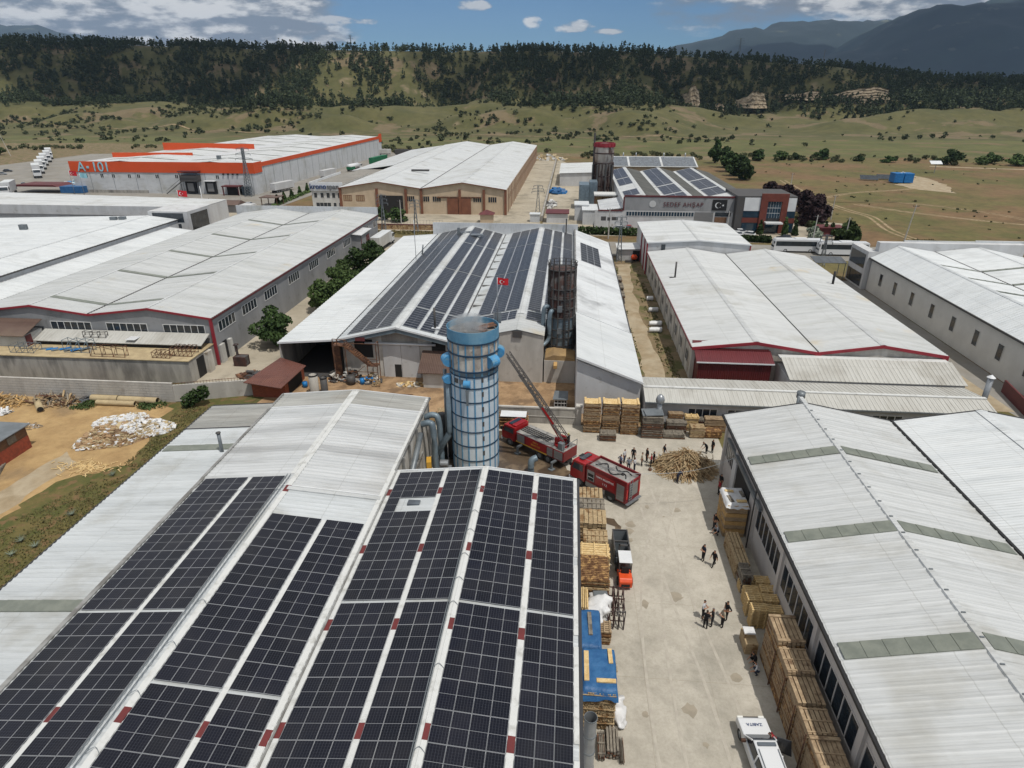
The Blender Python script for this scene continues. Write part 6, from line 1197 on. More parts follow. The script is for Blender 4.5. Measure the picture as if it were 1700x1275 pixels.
# --- ladder truck
lt = thing('ladder_truck', 'red turntable ladder truck with its long ladder raised to the blue silo', 'fire engine', (-.62, 63.0, 0), R(142))
for x in (0, 1.25, 5.85): wheel(lt, x, 1.05, .5); wheel(lt, x, -1.05, .5)
mb = MB(); mb.box(-2.2, -.45, .55, 7.0, .45, .85); part(mb, 'chassis', 'black', lt); cab(lt, 5.0, 7.15, 2.4, .75, 2.62, 'fire_red'); lbox(lt, 'light_bar', 'glass_dark', (5.8, -.85, 2.63, 6.3, .85, 2.76)); lbox(lt, 'air_deflector', 'fire_red', (5.05, -1.0, 2.63, 5.7, 1.0, 2.82))
lbox(lt, 'body', 'fire_red_dark', (-2.25, -1.24, .95, 4.85, 1.24, 2.2)); lbox(lt, 'deck', 'deck_grey', (-2.2, -1.2, 2.202, 4.8, 1.2, 2.25))
for s in (1, -1):
    y0, y1 = (1.241, 1.26) if s > 0 else (-1.26, -1.241)
    lbox(lt, 'locker_shutter', 'shutter', (3.5, y0, 1.1, 4.6, y1, 2.1)); lbox(lt, 'locker_shutter', 'shutter', (-.7, y0, 1.1, .1, y1, 2.1)); lbox(lt, 'locker_shutter', 'shutter', (-2.1, y0, 1.1, -.9, y1, 2.1)); lbox(lt, 'side_panel', 'fire_red', (.3, y0, 1.2, 3.3, y1, 2.1)); lbox(lt, 'side_stripe', 'stripe_yellow', (.1, y0, .98, 4.8, y1, 1.12)); rot_text(lt, 'lettering', 'TOSYA', .26, 1.8, s*1.27, 1.85, 'stripe_yellow', s); rot_text(lt, 'lettering', 'BELEDİYESİ', .26, 1.8, s*1.27, 1.5, 'stripe_yellow', s)
    for x in (3.9, -1.2):
        mb = MB(); mb.box(x-.12, min(s*1.2, s*2.0), .75, x+.12, max(s*1.2, s*2.0), .95); mb.box(x-.1, min(s*1.85, s*2.05), .1, x+.1, max(s*1.85, s*2.05), .9); mb.box(x-.3, min(s*1.65, s*2.25), 0, x+.3, max(s*1.65, s*2.25), .1); part(mb, 'outrigger', 'steel_grey', lt)
g = MB()
for y in (-.55, -.2, .15, .5): g.box(.6, y, 2.3, 4.7, y+.06, 2.36)
for k in range(16): g.box(.6+k*.27, -.55, 2.26, .64+k*.27, .56, 2.32)
part(g, 'deck_ladder', 'steel_dark', lt)
mb = MB(); mb.tube([(-1.0, 0, 2.25), (-1.0, 0, 2.5)], .85, 20); mb.box(-1.5, -.55, 2.5, -.4, -.3, 3.2); mb.box(-1.5, .3, 2.5, -.4, .55, 3.2); part(mb, 'turntable', 'fire_red', lt); lbox(lt, 'control_stand', 'steel_grey', (-1.9, .6, 2.3, -1.3, 1.1, 3.1)); lbox(lt, 'rear_rail', 'steel_grey', (-2.25, -1.2, 2.25, -2.2, -1.15, 3.0), (-2.25, 1.15, 2.25, -2.2, 1.2, 3.0), (-2.25, -1.2, 2.95, -2.2, 1.2, 3.0))
# raised ladder in world metres: turntable to the silo hood
A = Vector((.25, 62.45, 3.0)); B = Vector((-6.0, 61.3, 13.2)); d = (B-A).normalized(); Lr = (B-A).length; side = d.cross(Vector((0, 0, 1))).normalized(); nrm = side.cross(d)
def lad(t0, t1, w, hh, off, name, m):
    mb = MB(); p0, p1 = A+d*t0+nrm*off, A+d*t1+nrm*off
    for s in (-1, 1):
        mb.beam(p0+side*s*w/2, p1+side*s*w/2, .13, .14); mb.beam(p0+side*s*w/2+nrm*hh, p1+side*s*w/2+nrm*hh, .09, .09); n = int((t1-t0)/.45)
        for k in range(n):
            a, b = p0+d*(t1-t0)*k/n, p0+d*(t1-t0)*(k+1)/n; mb.beam(a+side*s*w/2+(nrm*hh if k % 2 else Vector()), b+side*s*w/2+(Vector() if k % 2 else nrm*hh), .04)
    n = int((t1-t0)/.34)
    for k in range(n): q = p0+d*(t1-t0)*k/n; mb.beam(q-side*w/2, q+side*w/2, .05)
    return mb.build(name, m, lt)
lad(-.4, Lr*.52, 1.3, .6, 0, 'ladder_section', 'ladder_metal'); lad(Lr*.25, Lr*.8, 1.08, .5, .08, 'ladder_section', 'ladder_metal'); lad(Lr*.5, Lr, .86, .42, .15, 'ladder_section', 'ladder_metal')
mb = MB(); P0 = A+Vector((-.05, -.1, -.5)); mb.beam(P0, A+d*2.6+nrm*-.15, .12, .12); mb.build('lift_cylinder', 'fire_red_dark', lt); mb = MB(); mb.beam(A+d*2.6-side*.72+nrm*.16, A+d*5.0-side*.72+nrm*.16, .03, .22); mb.build('ladder_sign', 'fire_red', lt)
for o in lt.children:
    if o.name.startswith(('ladder_section', 'lift_cylinder', 'ladder_sign')): o.matrix_parent_inverse = (Matrix.Translation(lt.location) @ Matrix.Rotation(R(142), 4, 'Z')).inverted()
# --- forklift carrying a big open bin
fk = thing('forklift', 'orange forklift with white roof carrying a grey open bin', 'forklift', (5.85, 43.0, 0), R(91))
for x, y, r in ((0, .5, .38), (0, -.5, .38), (1.75, .5, .42), (1.75, -.5, .42)): wheel(fk, x, y, r, .3)
mb = MB(); mb.extr([(-.75, .3), (-.8, .9), (-.55, 1.15), (.55, 1.15), (.6, .55), (2.0, .5), (2.0, .3)], -.55, .55); part(mb, 'body', 'forklift_orange', fk); lbox(fk, 'vent_grille', 'black', (-.82, -.35, .45, -.78, .35, .7)); lbox(fk, 'seat', 'black', (.1, -.3, 1.16, .75, .3, 1.3), (.05, -.3, 1.16, .2, .3, 1.75)); lbox(fk, 'roof', 'white_paint', (.15, -.55, 2.15, 1.75, .55, 2.22)); lbox(fk, 'roof_post', 'steel_dark', *[(x, y-.04, .9, x+.08, y+.04, 2.15) for x in (.18, 1.65) for y in (-.5, .5)]); lbox(fk, 'dashboard', 'steel_dark', (1.35, -.45, .55, 1.7, .45, 1.35)); lbox(fk, 'mast', 'steel_dark', (2.05, -.45, .1, 2.2, -.33, 2.5), (2.05, .33, .1, 2.2, .45, 2.5), (2.05, -.45, 2.4, 2.2, .45, 2.5)); lbox(fk, 'fork', 'black', (2.2, -.4, .1, 3.6, -.25, .16), (2.2, .25, .1, 3.6, .4, .16))
bn = thing('bin', 'open topped grey steel bin carried on the forklift', 'bin', (5.75, 46.9, .17), R(91)); lbox(bn, 'floor', 'steel_grey', (-1.5, -.62, 0, 1.6, .62, .06)); lbox(bn, 'side', 'steel_grey', (-1.5, -.68, 0, 1.6, -.62, 1.35), (-1.5, .62, 0, 1.6, .68, 1.35), (1.54, -.62, .0, 1.6, .62, 1.35), (-.1, -.62, .06, -.02, .62, 1.3), (-1.5, -.62, .06, -1.44, .62, .7)); lbox(bn, 'rim', 'steel_dark', (-1.52, -.7, 1.35, 1.62, -.6, 1.42), (-1.52, .6, 1.35, 1.62, .7, 1.42), (1.52, -.6, 1.35, 1.62, .6, 1.42), (-.12, -.6, 1.3, 0, .6, 1.42)); lbox(bn, 'load', 'black', (-1.4, -.5, .07, -.6, .5, .55))
# --- cars
def car_body(L, w, prof, roof): pass
def car(label, loc, rz, m='car_white', group=None, kind='car', name='parked_car'):
    """hatch or saloon: shaped shell, glass band, wheels, lights"""
    t = thing(name, label, 'car', loc, rz, group); L = 4.3; h = .88; mb = MB()
    low = [(-.95, .28), (-1.0, .62), (-.9, .88), (2.25, .9), (3.1, .72), (3.28, .5), (3.22, .28)]; mb.extr(low[::-1], -h, h); part(mb, 'body', m, t)
    mb = MB(); mb.hexa([(-.75, -h+.06, .88), (2.2, -h+.06, .9), (2.2, h-.06, .9), (-.75, h-.06, .88), (-.3, -h+.2, 1.4), (1.3, -h+.2, 1.42), (1.3, h-.2, 1.42), (-.3, h-.2, 1.4)]); part(mb, 'glass', 'glass_dark', t); mb = MB(); mb.hexa([(-.34, -h+.19, 1.4), (1.25, -h+.19, 1.41), (1.25, h-.19, 1.41), (-.34, h-.19, 1.4), (-.28, -h+.25, 1.46), (1.15, -h+.25, 1.47), (1.15, h-.25, 1.47), (-.28, h-.25, 1.46)]); part(mb, 'roof', m, t)
    for x in (0, 2.5):
        for y in (.78, -.78): wheel(t, x, y, .32, .2)
    lbox(t, 'headlight', 'lamp_clear', (3.16, .5, .55, 3.27, .8, .68)); lbox(t, 'headlight', 'lamp_clear', (3.16, -.8, .55, 3.27, -.5, .68)); return t
# --- pickup with the open door
pk = thing('utility_vehicle', 'white utility vehicle with roof rails and an open door beside the timber blocks', 'car', (13.3, 26.3, 0), R(94))
for x, y in ((0, .8), (0, -.8), (3.05, .8), (3.05, -.8)): wheel(pk, x, y, .38, .25)
mb = MB(); mb.extr([(-2.3, .45), (-2.35, 1.05), (2.45, 1.1), (3.75, 1.02), (3.98, .8), (3.98, .42)][::-1], -.92, .92); part(mb, 'body', 'car_white', pk)
mb = MB(); mb.hexa([(-2.2, -.86, 1.06), (2.55, -.86, 1.1), (2.55, .86, 1.1), (-2.2, .86, 1.06), (-1.9, -.72, 1.7), (1.75, -.72, 1.74), (1.75, .72, 1.74), (-1.9, .72, 1.7)]); part(mb, 'glass', 'glass_dark', pk); mb = MB(); mb.hexa([(-1.96, -.74, 1.69), (1.7, -.74, 1.73), (1.7, .74, 1.73), (-1.96, .74, 1.69), (-1.8, -.66, 1.78), (1.55, -.66, 1.81), (1.55, .66, 1.81), (-1.8, .66, 1.78)]); part(mb, 'roof', 'car_white', pk)
for x0, x1 in ((1.68, 2.5), (.62, .62), (-.55, -.55), (-1.92, -2.15)):
    for s in (-1, 1): mb = MB(); mb.beam((x0, s*.735, 1.73), (x1, s*.875, 1.08), .09, .07); part(mb, 'pillar', 'car_white', pk)
lbox(pk, 'roof_rail', 'steel_grey', (-1.6, -.6, 1.82, 1.0, -.56, 1.87), (-1.6, .56, 1.82, 1.0, .6, 1.87)); lbox(pk, 'light_bar', 'glass_grey', (1.2, -.55, 1.81, 1.42, .55, 1.9)); lbox(pk, 'headlight', 'lamp_clear', (3.86, .5, .74, 4.0, .86, .92)); lbox(pk, 'headlight', 'lamp_clear', (3.86, -.86, .74, 4.0, -.5, .92)); lbox(pk, 'mirror', 'rust', (2.0, .93, 1.05, 2.15, 1.2, 1.25)); lbox(pk, 'grille', 'steel_dark', (3.98, -.5, .55, 4.0, .5, .85))
mb = MB(); mb.hexa([(2.0, -.92, .45), (1.55, -1.85, .45), (1.5, -1.82, .45), (1.95, -.9, .45), (2.0, -.92, 1.65), (1.7, -1.7, 1.65), (1.65, -1.67, 1.65), (1.95, -.9, 1.65)]); part(mb, 'door', 'car_dark', pk); lbox(pk, 'door_opening', 'black', (1.0, -.94, .5, 1.95, -.921, 1.05)); 
me = text('ZABITA', .3, .006); me.transform(Matrix.Translation((3.25, 0, 1.085)) @ Matrix.Rotation(R(4.5), 4, 'Y') @ Matrix.Rotation(R(90), 4, 'Z')); me.materials.clear(); me.materials.append(MATS['navy']); o = bpy.data.objects.new('lettering', me); COL.objects.link(o); o.parent = pk
# --- lorries
def lorry(label, loc, rz, body='wall_light', cabm='car_white', L=9.5, group=None, H=3.8, top=None, name='lorry'):
    t = thing(name, label, 'lorry', loc, rz, group); cab(t, L-2.4, L-.3, 2.4, .8, 3.1, cabm); mb = MB(); mb.box(-1.5, -1.25, 1.15, L-2.7, 1.25, H); part(mb, 'cargo_box', body, t)
    if top: lbox(t, 'box_roof', top, (-1.5, -1.25, H+.002, L-2.7, 1.25, H+.05))
    lbox(t, 'chassis', 'black', (-1.4, -.5, .7, L-1, .5, 1.14))
    for x in (0, 1.3, L-1.5):
        for y in (1.05, -1.05): wheel(t, x, y, .5)
    return t
def trailer(label, loc, rz, body='wall_light', L=13.0, H=3.9, group=None, top='roof_far'):
    t = thing('semi_trailer', label, 'trailer', loc, rz, group); mb = MB(); mb.box(-2.6, -1.26, 1.15, L-2.6, 1.26, H); part(mb, 'cargo_box', body, t); lbox(t, 'box_roof', top, (-2.6, -1.26, H+.002, L-2.6, 1.26, H+.05)); lbox(t, 'chassis', 'black', (-2.4, -.5, .75, L-3, .5, 1.14)); lbox(t, 'support_leg', 'steel_dark', (L-5.5, -.9, 0, L-5.3, -.7, 1.15), (L-5.5, .7, 0, L-5.3, .9, 1.15))
    for x in (-1.3, 0, 1.3):
        for y in (1.05, -1.05): wheel(t, x, y, .5)
    return t
G1 = 'white lorries parked nose out in a line at the left'
for k, (x, y) in enumerate(((-270, 318), (-283, 336), (-297, 355), (-311, 374), (-324, 393), (-338, 412))):
    lorry(('nearest of the white box lorries in the line, beside a white car', 'white box lorry in the line of parked lorries at the left')[k > 0], (x, y, 0), R(-50), 'wall_light', 'car_white', 12, G1, 4.4, 'roof_bright').scale = (1.35,)*3
lorry('lone white box lorry in front of the red awning at the left edge', (-231, 256, 0), R(-60), 'wall_light', 'car_white', 9.5, None, 4.0, 'roof_bright').scale = (1.35,)*3
trailer('grey white semi trailer beside the right wall of the orange banded depot, nearest the corner', (-122.5, 268.5, 0), R(76), 'wall_light', 13)
trailer('pale box trailer further along the depot side wall, seen from behind', (-119.8, 318, 0), R(80), 'wall_light', 12)
trailer('long green sheeted trailer parked behind the tanker lorry', (-113.6, 380, 0), R(83), 'green_tarp', 22, 4.4, None, 'green_tarp')
trailer('pale trailer among dark lorries at the far end of the depot lane', (-130, 447, 0), R(0), 'wall_white', 12)
lorry('dark lorry at the far end of the depot lane, left of the pale trailer', (-146, 452, 0), R(0), 'steel_dark', 'car_dark', 11)
lorry('dark lorry at the far end of the depot lane, right of the pale trailer', (-116, 446, 0), R(0), 'steel_dark', 'car_dark', 11)
tk = thing('tanker_lorry', 'tanker lorry with a rounded white and green tank on the depot lane', 'lorry', (-117.2, 350, 0), R(80)); cab(tk, 9.2, 11.2, 2.4, .8, 3.1, 'car_white'); mb = MB(); mb.tube([(-1.8, 0, 2.3), (-1.5, 0, 2.4), (8.2, 0, 2.4), (8.6, 0, 2.3)], [.7, 1.3, 1.3, .8], 16); part(mb, 'tank', 'white_paint', tk, True); mb = MB(); mb.box(-1.9, -1.28, 1.0, 3.0, 1.28, 2.4); part(mb, 'tank_skirt', 'green_tarp', tk); lbox(tk, 'chassis', 'black', (-1.5, -.5, .7, 10.5, .5, 1.1))
for x in (-.9, .4, 9.9):
    for y in (1.05, -1.05): wheel(tk, x, y, .5)
lorry('white box lorry squeezed beside the grey warehouse porch and the shrubs', (-49.8, 164, 0), R(88), 'wall_white', 'car_white', 12, None, 3.9, 'roof_bright')
# --- coaches
def coach(label, loc, rz):
    t = thing('coach', label, 'bus', loc, rz, 'white coaches parked on the street'); L = 12.2; mb = MB(); mb.extr([(-2.9, .4), (-2.95, 3.1), (-2.75, 3.45), (L-3.3, 3.45), (L-2.95, 2.9), (L-2.85, 1.2), (L-2.9, .4)][::-1], -1.26, 1.26); part(mb, 'body', 'car_white', t)
    for s in (1, -1):
        y = s*1.265; mb = MB(); mb.box(-2.6, min(y, y+s*.02), 1.75, L-3.3, max(y, y+s*.02), 2.95); part(mb, 'window_band', 'glass_dark', t)
    mb = MB(); mb.hexa([(L-2.86, -1.15, 1.3), (L-2.82, -1.15, 1.3), (L-2.82, 1.15, 1.3), (L-2.86, 1.15, 1.3), (L-3.1, -1.1, 3.1), (L-3.06, -1.1, 3.1), (L-3.06, 1.1, 3.1), (L-3.1, 1.1, 3.1)]); part(mb, 'windscreen', 'glass_dark', t); lbox(t, 'roof_unit', 'white_paint', (1, -.9, 3.46, 4, .9, 3.65))
    for x in (0, 6.3):
        for y in (1.1, -1.1): wheel(t, x, y, .5)
    lbox(t, 'mirror', 'black', (L-2.9, 1.28, 2.4, L-2.7, 1.5, 3.0), (L-2.9, -1.5, 2.4, L-2.7, -1.28, 3.0)); return t
coach('white coach with dark windows on the street, in front of the office forecourt', (63.2, 173.5, 0), R(180)); coach('white coach with dark windows on the street, nearest the white hall at right', (73.6, 170.5, 0), R(180))
CG = 'cars parked in front of the grey factory'
for lab, x, y, rz, m in (('white car parked under the hedge at the left end of the grey factory front', 15, 199.0, 0, 'car_white'), ('dark red car with its nose to the grey factory front', 18.4, 199.2, 80, 'car_red'), ('bright red car parked before the grey factory front', 22.6, 199.2, 85, 'car_red'), ('charcoal car parked before the grey factory front, right of the red car', 25.6, 199.2, 80, 'car_dark'), ('black car parked before the shutter door of the grey factory', 42, 198.6, 10, 'car_dark'), ('white car parked before the glass office, left of its neighbour', 49.6, 192.5, 100, 'car_white'), ('white car parked before the glass office, with dark roof glass', 53.4, 192.8, 150, 'car_white'), ('white car close to the office entrance trees', 50.4, 196.6, 0, 'car_white'), ('dark car on the forecourt above the left coach', 62.5, 188.6, 170, 'car_dark')): car(lab, (x, y, 0), R(rz), m, CG)
car('white car parked beside the brown roofed gatehouse', (-118.5, 233, 0), 0, 'car_white'); car('white car by the lorry park gate, half behind the warehouse roof', (-116, 207.5, 0), R(10), 'car_white'); car('white car in front of the line of white lorries', (-247, 281, 0), R(-50), 'car_silver')
car('dark car at the left edge under the roadside trees', (-299, 331, 0), R(30), 'car_dark'); car('silver car at the left edge beside the dark car', (-291, 318, 0), R(30), 'car_silver')
# ---------------------------------------------------------------- timber, stacks, yard things
def stack(label, x0, y0, x1, y1, z1, m, lay=.16, gap=.12, axis='x', z0=0, cat='timber stack', group=None, name='timber_stack', jit=.06, n=6, topm=None, seed=0, batten=False):
    """layers of sawn boards: every layer several boards wide with stickers between"""
    alt = {'wood_brown': 'wood_bark', 'wood_tan': 'wood_brown', 'wood_grey': 'rust', 'wood_pale': 'wood_tan', 'wood_new': 'wood_brown', 'wood_bark': 'wood_tan'}[m]
    rnd = random.Random(seed or int(x0*100+y0*37)); mb = MB(); z = z0+.06; k = 0
    W_ = (y1-y0) if axis == 'x' else (x1-x0)
    while z < z1-.02:
        h = min(lay, z1-z); c = W_/n; dk = rnd.random() < .3; sh = rnd.uniform(-jit, jit)*.7
        for i in range(n):
            a, b = i*c+.025+rnd.uniform(0, .02)+sh, (i+1)*c-.025+sh; q_ = 1 if (rnd.random() < .75) == dk else 0; q_ = q_ if k < 3 or z < z1-.3 else 0; e0, e1 = rnd.uniform(-jit, jit), rnd.uniform(-jit, jit)
            if axis == 'x': mb.box(x0+e0, y0+a, z, x1+e1, y0+b, z+h-gap*.4, q_)
            else: mb.box(x0+a, y0+e0, z, x0+b, y1+e1, z+h-gap*.4, q_)
        if k % 4 == 3:
            for f in (.08, .5, .92):
                if axis == 'x': q = x0+(x1-x0)*f; mb.box(q-.05, y0, z+h-gap*.4, q+.05, y1, z+h+.03)
                else: q = y0+(y1-y0)*f; mb.box(x0, q-.05, z+h-gap*.4, x1, q+.05, z+h+.03)
            z += .03
        z += h; k += 1
    if batten:
        for f in (.04, .93):
            q = y0+(y1-y0)*f; mb.box(x0-.02, q-.1, z, x1+.02, q+.12, z+.09)
    return tag(mb.build(name, [m, alt]), label, cat, group)
GT = 'tall board stacks against the white gable wall'
stack('left of the three tall board stacks in front of the white side gable', 2.75, 69.5, 4.75, 71.2, 3.9, 'wood_brown', .13, group=GT, seed=1); stack('middle of the three tall board stacks in front of the white side gable', 5.0, 69.6, 7.05, 71.2, 3.95, 'wood_brown', .13, group=GT, seed=2); stack('right of the three tall board stacks in front of the white side gable', 7.25, 69.4, 9.35, 71.1, 4.0, 'wood_brown', .13, group=GT, seed=3)
for i, (x, w, z) in enumerate(((2.75, 2, 3.95), (5.0, 2.05, 4.0), (7.25, 2.1, 4.05))):
    mb = MB(); mb.box(x+.05, 69.6, z, x+w-.05, 71.1, z+.05); mb.box(x, 69.5, z+.05, x+.25, 71.2, z+.16); mb.box(x+w-.28, 69.5, z+.05, x+w-.02, 71.2, z+.16); tag(mb.build('cover_board', 'wood_pale'), 'pale boards laid flat on the %s tall stack by the white gable' % ('left', 'middle', 'right')[i], 'boards')
stack('low grey board stack standing in front of the tall brown stacks', 4.7, 67.5, 6.6, 68.7, 1.05, 'wood_grey', .12); stack('tall grey board stack under a grey sheet by the dome vent', 9.75, 68.7, 12.2, 70.3, 2.9, 'wood_grey', .13)
mb = MB(); mb.obox((10.95, 69.9, 3.02), (2.5, 1.9, .06), .02, 0, .06); mb.obox((10.0, 69.5, 2.8), (.06, 1.4, .7), .1); tag(mb.build('sheet', 'steel_grey'), 'grey sheet covering the tall grey stack by the dome vent', 'sheet')
for lab, a in (('flat weathered stack lowest in front of the workshop windows', (12.3, 68.8, 14.9, 69.9, .75, 'wood_grey')), ('pallet like stack behind the flat weathered stack', (12.9, 70.3, 15.3, 71.4, 1.5, 'wood_grey')), ('small dark stack on top rear beside the dome vent stack', (13.2, 71.4, 15.0, 72.2, 2.2, 'wood_brown')), ('yellow brown stack right of the weathered stack by the workshop', (15.6, 69.2, 17.3, 70.4, 1.5, 'wood_tan')), ('bright yellow boards behind the yellow brown stack', (15.2, 71.0, 16.8, 72.0, 2.0, 'wood_pale')), ('dark pile of boards at the corner of the right warehouse', (17.4, 69.3, 19.3, 70.5, 1.0, 'wood_bark')), ('brown stack under the workshop wall nearest the right warehouse', (17.6, 71, 21.5, 72.1, 1.8, 'wood_brown')), ('grey slatted stack between the yellow boards and the brown stack', (16.9, 71.2, 17.5, 72.1, 1.6, 'wood_grey'))): stack(lab, *a)
stack('messy plank stack behind the ladder truck at the block wall', -7.6, 69.6, -4.3, 71.2, 1.7, 'wood_bark', .1, jit=.25); mb = MB(); mb.obox((-5.9, 70.3, 1.83), (3.2, 1.6, .06)); tag(mb.build('sheet', 'white_paint'), 'white sheet lying on the plank stack behind the ladder truck', 'sheet'); stack('yellow plank stack left of the blue silo by the wall', -15.5, 69.8, -11.2, 71.0, 1.9, 'wood_tan', jit=.2)
# stacks along the right side of the solar roof
GL = 'timber stacks along the solar roof edge'
for lab, a, kw in (('tan board stack by the fire tanker, farthest of the row under the solar roof', (1.95, 52.2, 4.3, 54.0, 2.4, 'wood_tan'), {}), ('grey board stack second from the fire tanker', (1.95, 50.0, 4.4, 51.9, 2.6, 'wood_grey'), {}), ('tan board stack nearer than the grey one, third from the fire tanker', (1.95, 47.6, 4.4, 49.8, 2.8, 'wood_tan'), {}), ('grey tan board stack between the dark edged stacks', (2.3, 45.2, 4.45, 47.0, 2.6, 'wood_tan'), {}), ('stack topped with fresh yellow battens', (1.95, 43.2, 4.5, 45.0, 2.7, 'wood_pale'), {'axis': 'x'}), ('large stack of rough dark edged slabs nearest the white bag', (1.9, 40.0, 4.2, 43.0, 3.0, 'wood_bark'), {'axis': 'x', 'lay': .08, 'n': 14, 'jit': .15})): stack(lab, *a, group=GL, axis=kw.pop('axis', 'y'), **kw)
stack('narrow yellow boards on edge beside the white bag', 1.9, 37.6, 2.6, 39.8, 2.4, 'wood_pale', axis='y', n=5)
mb = MB(); rng_ = random.Random(4)
for k in range(70):
    a = rng_.uniform(0, 6.28); mb.obox((3.3+rng_.gauss(0, .35), 38.6+rng_.gauss(0, .4), 1.15+rng_.uniform(-.9, .9)), (rng_.uniform(.5, 1.0), rng_.uniform(.4, .8), rng_.uniform(.2, .5)), a, 0, rng_.uniform(-.5, .5))
bmv = mb; me = bmv.build('bag', 'tarp_white'); tag(me, 'bulging white bag beside the rusty rack', 'bag'); ms = me.modifiers.new('r', 'REMESH'); ms.mode = 'VOXEL'; ms.voxel_size = .12; ms.use_smooth_shade = True; sm_ = me.modifiers.new('s', 'SMOOTH'); sm_.iterations = 6
mb = MB(); mb.obox((3.6, 39.6, 1.9), (1.1, .7, .1), .1); mb.box(3.1, 39.2, 0, 4.1, 39.95, 1.85); tag(mb.build('machine_box', 'steel_grey'), 'grey box behind the white bag at the rack', 'box')
rk2 = MB()
for x in (4.2, 4.6, 5.0, 5.4):
    for y in (37.9, 39.3, 40.6): rk2.beam((x, y, 0), (x+.05, y, 1.9), .07)
    rk2.beam((x, 37.9, 1.8), (x, 40.6, 1.8), .07); rk2.beam((x, 37.9, .9), (x, 40.6, .9), .06); rk2.beam((x, 38, .1), (x+.1, 40.5, 1.9), .06)
for y in (37.9, 39.3, 40.6): rk2.beam((4.2, y, 1.8), (5.4, y, 1.8), .07); rk2.beam((4.2, y, .9), (5.4, y, .9), .07)
rk2.beam((4.9, 39.5, .3), (4.8, 42.0, 1.4), .09); tag(rk2.build('steel_rack', 'rust_dark'), 'rusty steel rack standing behind the forklift', 'rack')
stack('small board stack under the end of the far blue tarp', 3.3, 36.2, 4.3, 37.4, 1.4, 'wood_brown', axis='x')
def drape(label, x0, y0, x1, y1, z, m, seed, drop=.5):
    n = 22; rnd = np.random.default_rng(seed); mb = MB(); X = np.linspace(x0-.1, x1+.12, n); Y = np.linspace(y0-.12, y1+.1, n); H = np.zeros((n, n)); 
    for i in range(n):
        for j in range(n):
            e = max(x0+.05-X[i], X[i]-x1+.0, y0+.1-Y[j], Y[j]-y1+.05, 0); H[j, i] = z+.03+.2*float(fbm(X[i]*1.5, Y[j]*1.1, seed, 3))-min(e, .14)/.14*drop*(.7+.6*float(vnoise(X[i]*3+Y[j]*3, 0, seed)))
    for j in range(n):
        for i in range(n): mb.v.append((X[i], Y[j], H[j, i]))
    for j in range(n-1):
        for i in range(n-1): a = j*n+i; mb.f.append((a, a+1, a+1+n, a+n)); mb.mi.append(0)
    return tag(mb.build('tarp', m, None, True), label, 'tarp')
stack('stack of turned rods hidden under the far blue tarp', 1.9, 33.6, 3.3, 37.2, 2.3, 'wood_tan', axis='y'); drape('narrow blue tarp farther along the solar roof edge', 1.85, 33.6, 3.35, 37.3, 2.35, 'tarp_blue', 3)
rods = MB(); rr = random.Random(3)
for r_ in range(21):
    z = .1+r_*.158
    for c in range(20): x = 2.0+c*.105+(r_ % 2)*.05; rods.box(x, 29.1+rr.uniform(-.06, .04), z, x+.075, 32.4, z+.11)
    if r_ % 4 == 3: rods.box(1.95, 29.02, z+.112, 4.15, 29.2, z+.155)
tag(rods.build('rod_stack', 'wood_tan'), 'neat stack of wooden rods under the near blue tarp', 'timber stack'); drape('wide crumpled blue tarp over the rod stack, nearest the camera', 1.95, 29.05, 4.15, 32.6, 3.45, 'tarp_blue', 7, .75)
for lab, c, s, rz in (('yellow plank lying lengthwise on the left of the near blue tarp', (2.25, 31.0, 3.62), (.32, 2.4, .1), 0), ('yellow plank lying across the front of the near blue tarp', (3.5, 29.9, 3.6), (1.25, .3, .1), .02), ('yellow plank at the far right corner of the near blue tarp', (3.85, 31.9, 3.62), (.28, 1.2, .1), .04), ('grey plank lying on the narrow blue tarp', (2.65, 35.8, 2.55), (.28, 2.2, .1), .03)):
    mb = MB(); mb.obox(c, s, rz); tag(mb.build('plank', 'wood_grey' if 'grey' in lab else 'wood_pale'), lab, 'plank')
mb = MB(); rr = random.Random(9)
for k in range(40): mb.obox((4.55+rr.gauss(0, .12), 30.3+rr.gauss(0, .45), .25+rr.uniform(-.2, .3)), (.5, .6, .2), rr.uniform(0, 3), 0, rr.uniform(-.6, .6))
o = tag(mb.build('bag', 'tarp_white'), 'torn white bag slumped beside the near blue tarp', 'bag'); q = o.modifiers.new('r', 'REMESH'); q.mode = 'VOXEL'; q.voxel_size = .1; q.use_smooth_shade = True
mb = MB(); rr = random.Random(19)
for k in range(60): mb.obox((3.9+rr.gauss(0, .3), 34.2+rr.gauss(0, .4), .12+rr.uniform(-.1, .2)), (.5, .4, .12), rr.uniform(0, 3), 0, rr.uniform(-.3, .3))
tag(mb.build('debris_heap', 'concrete_slab'), 'low heap of pale debris beside the narrow blue tarp', 'debris')
dk = thing('duct', 'tall grey ventilation duct rising beside the solar roof edge at the bottom', 'duct', (2.35, 26.2, 0)); mb = MB(); mb.tube([(2.3, 25.6, 0), (2.3, 25.6, 5.6)], .36, 20, cap=False); mb.tube([(2.3, 25.6, .0), (2.3, 25.6, 5.55)], .33, 20, cap=False); mb.build('tube', 'galvanised', dk, True); mb = MB()
for z in (1.4, 2.8, 4.2, 5.55): mb.ring((2.3, 25.6, z), [(.35, -.04), (.39, -.04), (.39, .04), (.35, .04)], 20)
mb.build('collar', 'steel_grey', dk)
for lab, a in (('low weathered plank bundle beside the grey duct', (3.05, 26.9, 3.5, 28.6, .6)), ('middle weathered plank bundle by the grey duct, topped by loose boards', (3.55, 27.1, 4.35, 28.8, .9)), ('narrow weathered plank bundle farthest from the grey duct', (4.4, 26.8, 4.7, 28.4, .5))): stack(lab, *a, 'wood_grey', axis='y', n=4)
